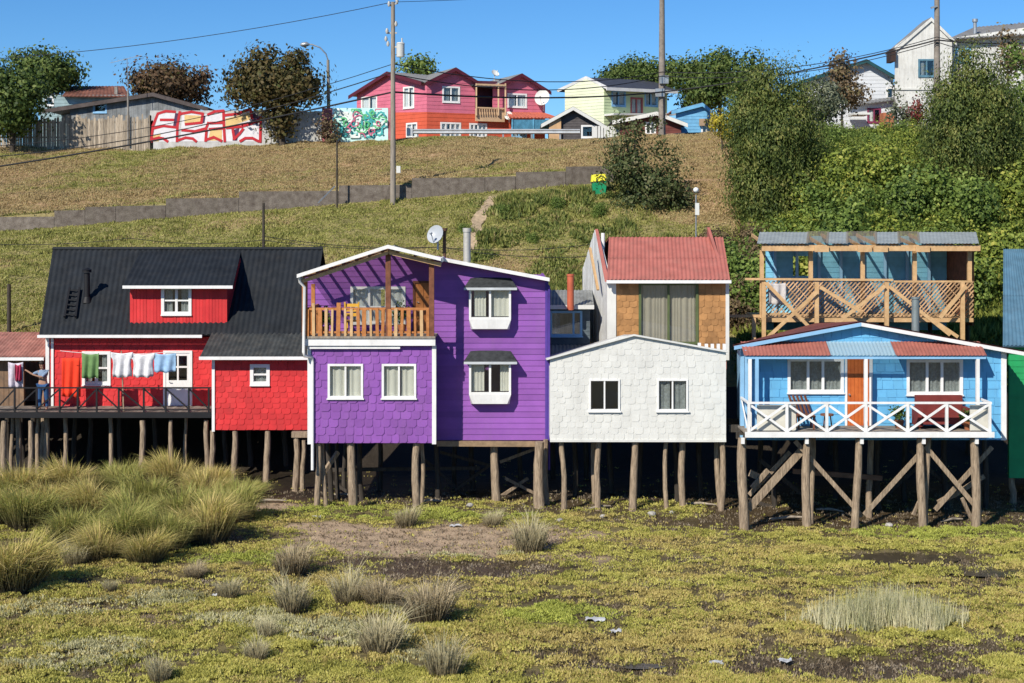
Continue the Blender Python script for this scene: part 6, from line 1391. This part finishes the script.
# --- tall white house
tw = thing('tall_white_house', 'tall weathered white house with steep gable at the upper right', 'house', (PX(930, 112), 112, 15)); ft = AF(112)
M_tw = mat('weathered_white', (.68, .68, .64), .7, .12, 1, grime=.5); ht = ft.rect(919, 60, 934, 76)
wallpart(tw, ft, ft.poly([(895, 150), (952, 150), (952, 38), (931, 20), (898, 44), (895, 46)]), [ht], 'vertical', M_tw, .32, thick=.012); hwin(tw, ft, ht, mat('blue_grey_frame', (.10, .22, .30), .6), cur=M_curtg, cov=((0, .4),))
gable_roof(tw, ft, (892, 51), (956, 42), (931, 17.5), 2.2, M_hroof, .1, M_tw)
MB().box(PX(890, 111.9), PX(894.5, 111.9), 111.5, 113, PZ(62, 112), PZ(50, 112)).build('eave_box', mat('brown_black', (.05, .03, .025), .8), tw)
MB().box(PX(895, 111.9), PX(952, 111.9), 111.9, 111.96, PZ(90, 112), PZ(88.5, 112)).build('string_course', M_whsh, tw)
ft2 = AF(113.2); tr2 = thing('long_white_house', 'long white building with shallow zinc roof cut by the right edge', 'house', (PX(990, 113), 113.2, 15))
ho2 = ft2.rect(956, 49, 970, 62); wallpart(tr2, ft2, ft2.poly([(952.5, 150), (1110, 150), (1110, 24), (1050, 24), (952.5, 38)]), [ho2], 'vertical', M_tw, .32, thick=.012); hwin(tr2, ft2, ho2, M_sk)
mb = MB(); corr(mb, P(948, 39, 112.5), P(1115, 30, 112.5), P(1115, 15, 120), P(975, 27, 120), .35, .03); mb.build('roof', M_hroof, tr2)
MB().tube([P(975, 38, 115), P(975, 22, 115)], .14, 10).tube([P(975, 22, 115), P(975, 19, 115)], [.22, .22], 10).build('flue', M_zinc, tr2)
mb = MB(); mb.box(PX(952, 108), PX(952.5, 108), 108, 108.1, 15, 15.1)
# --- left sheds
ls = thing('long_shed', 'long low grey shed with sagging dark roof behind the paling fence', 'shed', (PX(130, 108), 108, 15)); f11 = AF(108)
M_gsh = mat('grey_weathered_wall', (.25, .27, .28), .8, .35, 1.5, grime=.4, island=.2)
hl = f11.rect(94, 104, 106, 112)
wallpart(ls, f11, f11.poly([(70, 150), (200, 150), (200, 106), (156, 95), (70, 107)]), [hl], 'vertical', M_gsh, .3, thick=.015); hwin(ls, f11, hl, M_lblue, None, vb=())
gable_roof(ls, f11, (44, 110), (209, 108), (154, 93), 5, mat('dark_brown_roof', (.10, .08, .075), .7, .3), .4)
ls2 = thing('shed', 'small shed with rusty red roof and pale blue wall at the upper left', 'shed', (PX(90, 112), 112, 15)); f12 = AF(112)
h12 = f12.rect(46, 97, 53, 105); wband(ls2, f12, f12.poly([(40, 150), (125, 150), (125, 95), (40, 95)]), [h12], mat('greenish_blue_wall', (.30, .42, .44), .7, .3, 1.2), 'wall', .25); hwin(ls2, f12, h12, cur=None, vb=())
mb = MB(); corr(mb, P(62, 96, 111.4), P(130, 97, 111.4), P(124, 86, 116), P(70, 86, 116), .3, .02); mb.build('roof', mat('rusty_roof', (.22, .09, .06), .8, .4, 1), ls2)
MB().box(PX(109, 111), PX(112, 111), 112.5, 112.7, PZ(96, 112), PZ(86, 112)).build('chimney', M_conc, ls2)
tv = MB(); tv.tube([P(128, 118, 106), P(128, 84, 106)], .04, 6); 
for k in range(5): tv.beam(P(112 + k * 6, 62 - k * 1.2 + 1, 106), P(112 + k * 6, 62 - k * 1.2 - 2, 106.6), .02)
tv.beam(P(110, 63, 106), P(142, 55, 106), .03); tv.tube([P(128, 84, 106), P(127, 59, 106)], .025, 6); tag(tv.build('tv_aerial', M_zinc), 'thin television aerial on a mast above the long shed', 'aerial')
fp = MB().tube([(PX(128, 103.4), 103.4, 14.5), P(128, 90, 103.4)], .07, 8); tag(fp.build('fence_post', M_conc), 'grey post standing above the paling fence', 'post')

# ================================================================ TREES
def tree(name, label, cat, base, blobs, leaf, nleaf, m, trunk=.18, group=None, bark=None, flat=1.0, spiky=0.0, limbs=7):
    """blobs: (dx, dz, rx, rz) relative to the base; leaf faces fill clumps inside them, with gaps"""
    base = Vector(base); t = thing(name, label, cat, base, group); bk = bark or mat('bark', (.10, .08, .06), .9, .4, 4)
    tops = []; n = len(blobs); vol = np.array([b[2] ** 2 * b[3] for b in blobs]); pr = vol / vol.sum()
    zt = max(b[1] for b in blobs)
    cx, cz = blobs[0][0], blobs[0][1]
    MB().tube([base - Vector((0, 0, .3)), base + Vector((cx * .3, 0, cz * .4)), base + Vector((cx * .7, 0, cz * .9)), base + Vector((cx, 0, cz * 1.15))], [trunk, trunk * .8, trunk * .5, trunk * .15], 8).build('trunk', bk, t)
    lb_ = MB()
    for i in range(limbs):
        b = blobs[int(rng.integers(0, n))]; s = base + Vector((cx * .5, 0, cz * rng.uniform(.3, .8))); e = base + Vector((b[0] + rng.uniform(-.5, .5) * b[2], rng.uniform(-.6, .6) * b[2], b[1] + rng.uniform(0, .6) * b[3])); mid = s.lerp(e, .5) + Vector((0, 0, -.1 * (e - s).length))
        lb_.tube([s, mid, e], [trunk * .4, trunk * .25, trunk * .06], 5)
    lb_.build('limb', bk, t)
    # clumps
    nc = max(24, nleaf // 42); ci = rng.choice(n, nc, p=pr); B = np.array([[b[0], 0, b[1], b[2], b[3]] for b in blobs])[ci]
    d = rng.normal(0, 1, (nc, 3)); d /= np.linalg.norm(d, axis=1)[:, None]; rad = rng.uniform(.25, 1.0, nc) ** .45 * rng.uniform(.86, 1.1, nc)
    cc = np.stack([B[:, 0] + d[:, 0] * B[:, 3] * rad, d[:, 1] * B[:, 3] * rad * flat, B[:, 2] + d[:, 2] * B[:, 4] * rad], -1)
    cs = leaf * rng.uniform(1.3, 3.3, nc); li = rng.integers(0, nc, nleaf); off = np.clip(rng.normal(0, 1, (nleaf, 3)), -1.7, 1.7) * cs[li][:, None] * np.array([.8, .8, .62 + spiky])
    c = cc[li] + off + np.array(base)
    nm = off / (np.linalg.norm(off, axis=1)[:, None] + 1e-6) * .9 + d[li] * .9 + rng.normal(0, .55, (nleaf, 3)); nm /= np.linalg.norm(nm, axis=1)[:, None]
    a = rng.normal(0, 1, (nleaf, 3))
    if spiky: a[:, 2] = np.abs(a[:, 2]) + spiky * 4
    a -= nm * (a * nm).sum(1)[:, None]; a /= np.linalg.norm(a, axis=1)[:, None]
    b = np.cross(a, nm)
    L_ = leaf * rng.uniform(.55, 1.25, nleaf)[:, None]; wdt = L_ * (.32 if not spiky else .2)
    V = np.stack([c - a * L_ * .5, c + b * wdt, c + a * L_ * .5, c - b * wdt], 1)
    fastmesh('crown', V.reshape(-1, 3), np.arange(nleaf * 4).reshape(-1, 4), m, t); return t
def blobs_px(Y, base, lst):                # picture ellipses -> blob sizes at distance Y
    return [((px - 512) * Y / FP - base[0], PZ(py, Y) - base[2], rx * Y / FP, rz * Y / FP) for px, py, rx, rz in lst]
def ptree(name, label, cat, px, Y, lst, leaf, n, m, **k):
    x = PX(px, Y); base = (x, Y, gz(x, Y)); return tree(name, label, cat, base, blobs_px(Y, base, lst), leaf, n, m, **k)
L_dk = leafmat('dark_leaf', [(.025, .045, .012), (.06, .10, .022), (.11, .16, .035), (.18, .22, .06)])
L_rd = leafmat('reddish_leaf', [(.03, .022, .012), (.085, .055, .026), (.15, .085, .045), (.11, .11, .035)])
L_br = leafmat('brown_green_leaf', [(.028, .028, .010), (.075, .07, .022), (.14, .10, .04), (.10, .12, .035)])
L_md = leafmat('mid_leaf', [(.035, .065, .014), (.095, .15, .028), (.175, .25, .05), (.30, .36, .09)])
L_ol = leafmat('olive_leaf', [(.028, .046, .013), (.072, .108, .026), (.155, .19, .045), (.27, .26, .08)])
L_yg = leafmat('yellow_green_leaf', [(.05, .08, .013), (.14, .19, .030), (.25, .30, .05), (.46, .43, .09)])
L_gg = leafmat('grey_green_leaf', [(.04, .05, .03), (.10, .12, .07), (.19, .21, .13), (.27, .28, .19)])
L_bn = leafmat('brown_scrub_leaf', [(.05, .04, .022), (.13, .09, .05), (.21, .15, .08), (.17, .16, .06)])
ptree('round_tree', 'dark green tree at the far upper left, in front of the paling fence', 'tree', 12, 101.5, [(15, 100, 26, 27), (-8, 85, 22, 20), (36, 92, 10, 14), (5, 120, 22, 16)], .30, 9000, L_dk, trunk=.2)
ptree('pointed_tree', 'dark green upright tree between the left edge and the small rusty-roofed shed', 'tree', 48, 114, [(48, 72, 26, 17), (28, 66, 14, 16), (44, 56, 8, 14), (62, 75, 16, 14), (45, 85, 20, 12)], .30, 8000, L_dk, trunk=.2)
ptree('reddish_tree', 'reddish brown leafy tree behind the long shed', 'tree', 168, 118, [(165, 84, 32, 11), (142, 78, 16, 10), (188, 84, 18, 12), (172, 72, 16, 9), (196, 94, 14, 10), (158, 70, 8, 8), (205, 80, 6, 9), (165, 94, 28, 10)], .30, 9000, L_rd, trunk=.22)
ptree('round_tree', 'brown-green round tree growing at the end of the red graffiti wall', 'tree', 283, 102.8, [(272, 84, 30, 20), (248, 92, 20, 13), (300, 86, 20, 17), (265, 60, 13, 13), (282, 112, 14, 22), (282, 132, 11, 9), (294, 60, 9, 12), (236, 84, 8, 9), (312, 76, 7, 12), (252, 72, 14, 12)], .30, 13000, L_br, trunk=.25, flat=.7)
ptree('shrub', 'small pinkish brown shrub at the left end of the turquoise wall', 'shrub', 328, 102.8, [(328, 128, 8, 12), (331, 138, 8, 6)], .2, 900, L_bn, trunk=.06)
ptree('distant_tree', 'green treetop showing behind the pink house roof', 'tree', 417, 140, [(418, 68, 14, 8), (408, 66, 6, 8), (428, 72, 8, 5)], .34, 1300, L_md, trunk=.2)
ptree('slope_tree', 'dark-leaved tree with ragged top on the slope beside the green bin', 'tree', 640, 74.5, [(632, 170, 22, 24), (656, 190, 26, 24), (640, 206, 26, 16), (615, 152, 11, 16), (620, 120, 8, 11), (638, 128, 10, 9), (654, 120, 5, 9), (606, 178, 10, 12), (684, 200, 11, 14), (670, 162, 10, 14), (632, 146, 15, 12), (660, 146, 8, 10)], .17, 12500, leafmat('dusky_leaf', [(.022, .035, .014), (.055, .08, .026), (.11, .13, .045), (.20, .18, .09)]), trunk=.2)
for i, (px, lst, lab, Ld) in enumerate((
    (625, [(622, 76, 12, 10), (610, 82, 9, 10), (634, 70, 8, 10)], 'round far tree directly behind the pale green house roof', L_md), (660, [(650, 74, 9, 12), (660, 82, 10, 10), (672, 72, 8, 10)], 'far tree seen through the concrete pole', L_md),
    (690, [(688, 76, 12, 16), (700, 68, 8, 14), (700, 95, 16, 16)], 'far dark tree just right of the concrete pole', L_dk), (720, [(720, 72, 14, 22), (712, 92, 16, 14)], 'far tree above the light blue shed', L_dk),
    (745, [(742, 75, 10, 26), (755, 78, 9, 26), (748, 105, 16, 20)], 'tall loose poplar-like tree left of the broad dark bank tree', L_md))):
    ptree('distant_tree', lab, 'tree', px, 132 - i * 4, lst, .30, 5200, L_dk, trunk=.2, group='trees on the skyline right of the pale green house')
# bank trees
ptree('broad_tree', 'broad dark olive tree standing on the bank right of the bare slope', 'tree', 775, 72.5, [(772, 150, 40, 50), (752, 125, 26, 30), (795, 130, 28, 34), (772, 92, 24, 26), (795, 102, 20, 24), (758, 195, 34, 34), (795, 190, 28, 34), (740, 165, 20, 32), (772, 68, 7, 20), (752, 80, 7, 22), (792, 74, 6, 18), (736, 90, 5, 18), (806, 82, 5, 16), (762, 72, 4, 18), (735, 120, 10, 24), (775, 215, 34, 24), (755, 240, 24, 24), (812, 150, 14, 34), (762, 100, 18, 24)], .17, 70000, L_ol, trunk=.3, spiky=.35)
ptree('conical_tree', 'large dark conical tree on the bank before the tall white house', 'tree', 972, 70.5, [(970, 150, 46, 50), (955, 110, 32, 36), (985, 100, 32, 36), (972, 74, 22, 26), (958, 62, 9, 16), (984, 66, 9, 16), (962, 190, 34, 32), (940, 165, 18, 32), (1000, 140, 20, 44), (990, 185, 24, 32), (970, 56, 9, 12), (950, 130, 26, 40), (996, 120, 24, 40), (970, 215, 40, 24)], .17, 75000, L_ol, trunk=.3, spiky=.35)
ptree('leafy_tree', 'bright green tree cut by the right edge beside the conical tree', 'tree', 1030, 76, [(1030, 170, 26, 80), (1020, 110, 18, 34), (1040, 230, 30, 50), (1018, 60, 10, 22)], .22, 15000, L_md, trunk=.25)
ptree('thin_tree', 'thin brown tree left of the white gable of the green-edged house', 'tree', 842, 108, [(842, 82, 12, 22), (838, 65, 8, 12), (850, 95, 12, 12)], .26, 2600, L_bn, trunk=.1)
ptree('grey_green_bush', 'rounded grey-green bush left of the thin brown tree', 'bush', 822, 92, [(824, 100, 17, 20), (812, 112, 13, 16), (836, 112, 12, 14)], .2, 4200, L_gg, trunk=.1)
ptree('sapling', 'thin pale green sapling before the left corner of the tall white house', 'tree', 897, 96, [(895, 105, 6, 18), (900, 118, 10, 8), (893, 85, 3, 9)], .2, 700, L_gg, trunk=.06)
ptree('red_bush', 'dark red pointed bush before the tall white house', 'bush', 917, 97, [(917, 112, 7, 9), (917, 102, 4, 8), (913, 119, 12, 4)], .2, 1100, leafmat('red_leaf', [(.08, .015, .015), (.20, .03, .03), (.28, .06, .05)]), trunk=.06)
ptree('yellow_bush', 'small bush with yellow flowers at the left edge of the broad olive tree', 'bush', 722, 90, [(722, 122, 10, 8), (728, 130, 10, 8)], .18, 1500, leafmat('yellow_flower', [(.10, .12, .02), (.35, .30, .03), (.60, .48, .04)]), trunk=.06)
ptree('reddish_sapling', 'dark reddish sapling at the top right corner above the conical tree', 'tree', 1008, 92, [(1008, 45, 8, 14), (1014, 62, 12, 14)], .22, 1500, L_bn, trunk=.08)
# bushes of the bank: a few built, copied many times
protos = {}
def bush_mesh(kind, m, n, seed):
    k = []
    for q in range(5): k.append((rnd.uniform(-.9, .9), rnd.uniform(.5, 1.5), rnd.uniform(.7, 1.1), rnd.uniform(.6, 1.0)))
    return tree('bank_bush', '', 'bush', (0, 0, 0), k, .17, n, m, trunk=.06, limbs=5)
kinds = {'yellow-green': (L_yg, 'leafy yellow-green bush in the bright mass of scrub on the bank', 'yellow-green bushes on the bank'),
         'mid green': (L_md, 'mid green leafy bush in the tangle covering the bank at the right', 'mid green bushes on the bank'),
         'brown': (L_bn, 'brown-grey dry scrub bush at the left foot of the overgrown bank', 'dry brown bushes on the bank')}
pro = {k: [bush_mesh(k, v[0], 3600, s) for s in range(2)] for k, v in kinds.items()}
used = {k: 0 for k in kinds}
def put_bush(kind, px, py, Y, sc):
    x = PX(px, Y); z = gz(x, Y) - .3; v = kinds[kind]; i = used[kind]; used[kind] += 1
    if i < 2: o = pro[kind][i]; o.location = (x, Y, z); o.scale = (sc,) * 3; o.rotation_euler = (0, 0, rnd.uniform(0, 6))
    else: o = dup(pro[kind][i % 2], (x, Y, z), rz=rnd.uniform(0, 6), scale=sc)
    zone = ('low on the bank right of the red corrugated roof' if px < 765 else 'just above the timber pavilion roof' if py > 205 and px < 985 else
            'between pavilion and blue roof' if py > 205 and px < 1024 else 'beyond the blue corrugated roof, low on the bank' if py > 205 else 'between the two big bank trees' if px < 925 else 'round the foot of the conical tree')
    if px < 765 and py < 205: zone = 'behind the broad olive tree'
    o['label'] = kind + ' leafy bush ' + zone; o['group'] = v[2]
for row, (Y, py0) in enumerate(((62.5, 318), (64, 290), (66, 262), (68.5, 236), (71.5, 208), (75, 182), (79, 160), (84, 145), (90, 132))):
    px = 740 + rnd.uniform(0, 20) + (60 if row > 3 else 0)
    while px < 1170:
        r = rnd.random(); kind = 'brown' if px < 770 and r < .75 and row < 6 else ('yellow-green' if (r < .62 - .05 * row + (.25 if 840 < px < 930 else 0)) else 'mid green')
        x = PX(px, Y); gy = HZ - (gz(x, Y) + .9 - CH) * FP / Y
        put_bush(kind, px, gy, Y + rnd.uniform(-.8, .8), rnd.uniform(.75, 1.25) * (1 if row < 6 else .65)); px += rnd.uniform(30, 46) * (66 / Y) * (1 if row < 6 else .75)
for px, py, Y in ((722, 300, 62), (735, 325, 61), (712, 255, 65), (722, 235, 68), (705, 230, 68)): put_bush('brown', px, py, Y, .8)
for px, py, Y, k in ((740, 270, 64, 'mid green'), (745, 300, 62, 'mid green'), (738, 245, 66, 'mid green')): put_bush(k, px, py, Y, .9)
# small weeds round the path and lower slope
for px, py, s_, lab in ((467, 232, .5, 'dark weed clump just left of the dirt path'), (505, 215, .55, 'green weed clump right of the dirt path top'), (560, 208, .6, 'green weed clump on the slope left of the slope tree'), (530, 240, .45, 'low weed clump above the small grey house'), (600, 215, .6, 'green weed clump at the left foot of the slope tree')):
    b_ = hit(px, py, 60, 78); o = dup(pro['mid green'][0], (b_.x, b_.y, b_.z - .25), lab, rnd.uniform(0, 6), s_ * .6); o['group'] = ''; del o['group']
b_ = hit(470, 222, 60, 78)

# ================================================================ PERSON on the left deck
Yp3 = 53.3; px0 = 43; X0 = PX(px0, Yp3)
pe = thing('person', 'person in dark blue clothes with back bent slightly, reaching to hanging laundry', 'person', (X0, Yp3, Z0))
def V3(x, y, z): return (X0 + x, Yp3 + y, Z0 + z)
skel = [(V3(0, 0, .92), .125), (V3(0, 0, 1.10), .12), (V3(-.02, 0, 1.30), .14), (V3(-.03, 0, 1.42), .07), (V3(-.04, 0, 1.50), .052), (V3(-.05, -.01, 1.58), .085), (V3(-.05, -.01, 1.68), .075),
        (V3(-.16, -.04, 1.36), .055), (V3(-.34, -.10, 1.27), .04), (V3(-.52, -.14, 1.40), .03), (V3(-.60, -.15, 1.44), .032),
        (V3(.14, .04, 1.36), .055), (V3(.02, -.22, 1.18), .04), (V3(-.22, -.26, 1.26), .03), (V3(-.30, -.27, 1.29), .032),
        (V3(-.10, 0, .84), .10), (V3(-.11, -.02, .48), .065), (V3(-.11, .02, .08), .042), (V3(-.12, -.12, .03), .038),
        (V3(.10, 0, .84), .10), (V3(.12, .02, .48), .065), (V3(.13, .06, .08), .042), (V3(.13, -.08, .03), .038)]
ed = [(0, 1), (1, 2), (2, 3), (3, 4), (4, 5), (5, 6), (2, 7), (7, 8), (8, 9), (9, 10), (2, 11), (11, 12), (12, 13), (13, 14), (0, 15), (15, 16), (16, 17), (17, 18), (0, 19), (19, 20), (20, 21), (21, 22)]
def skin(name, sk, edges, m, parent):
    L = base_of(parent); me = bpy.data.meshes.new(name); me.from_pydata([(p[0] - L[0], p[1] - L[1], p[2] - L[2]) for p, r in sk], edges, []); me.materials.append(m)
    o = bpy.data.objects.new(name, me); C.objects.link(o); o.parent = parent; mod = o.modifiers.new('skin', 'SKIN')
    me.skin_vertices.new() if not me.skin_vertices else None
    for i, (p, r) in enumerate(sk): me.skin_vertices[0].data[i].radius = (r, r); me.skin_vertices[0].data[i].use_root = (i == 0)
    s = o.modifiers.new('sub', 'SUBSURF'); s.levels = 1; s.render_levels = 2; return o
skin('body', skel, ed, mat('skin_tone', (.42, .24, .16), .6), pe)
def infl(ids, k, e, m, name): skin(name, [(skel[i][0], skel[i][1] * k + .008) for i in ids], e, m, pe)
infl([1, 2, 3, 7, 8, 11, 12], 1.12, [(0, 1), (1, 2), (1, 3), (3, 4), (1, 5), (5, 6)], mat('blue_shirt', (.22, .30, .42), .9), 'shirt')
infl([0, 15, 16, 17, 19, 20, 21], 1.15, [(0, 1), (1, 2), (2, 3), (0, 4), (4, 5), (5, 6)], mat('denim', (.03, .09, .22), .9), 'trousers')
hc = Vector(V3(-.045, .015, 1.66)); v = []
for j in range(7):
    for i in range(12): t, p_ = 2 * PI * i / 12, PI * .62 * j / 6; v.append(hc + Vector((.10 * math.sin(p_) * math.cos(t), .115 * math.sin(p_) * math.sin(t), .10 * math.cos(p_))))
MB().add(v, [(j * 12 + i, (j + 1) * 12 + i, (j + 1) * 12 + (i + 1) % 12, j * 12 + (i + 1) % 12) for j in range(6) for i in range(12)], True).build('hair', mat('dark_hair', (.02, .014, .01), .7), pe)
fc = Vector(V3(-.05, -.01, 1.62))
MB().tube([fc + Vector((-.03, -.075, .0)), fc + Vector((-.035, -.115, -.02)), fc + Vector((-.03, -.08, -.035))], [.012, .014, .008], 6).build('nose', MATS['skin_tone'], pe)
for s_ in (-.035, .025): MB().tube([fc + Vector((s_ - .01, -.088, .012)), fc + Vector((s_ + .012, -.088, .012))], .008, 6).build('eye', MATS['dark_hair'], pe)
MB().tube([fc + Vector((-.04, -.085, -.055)), fc + Vector((.0, -.088, -.055))], .006, 5).build('mouth', mat('lip', (.28, .08, .06), .6), pe)
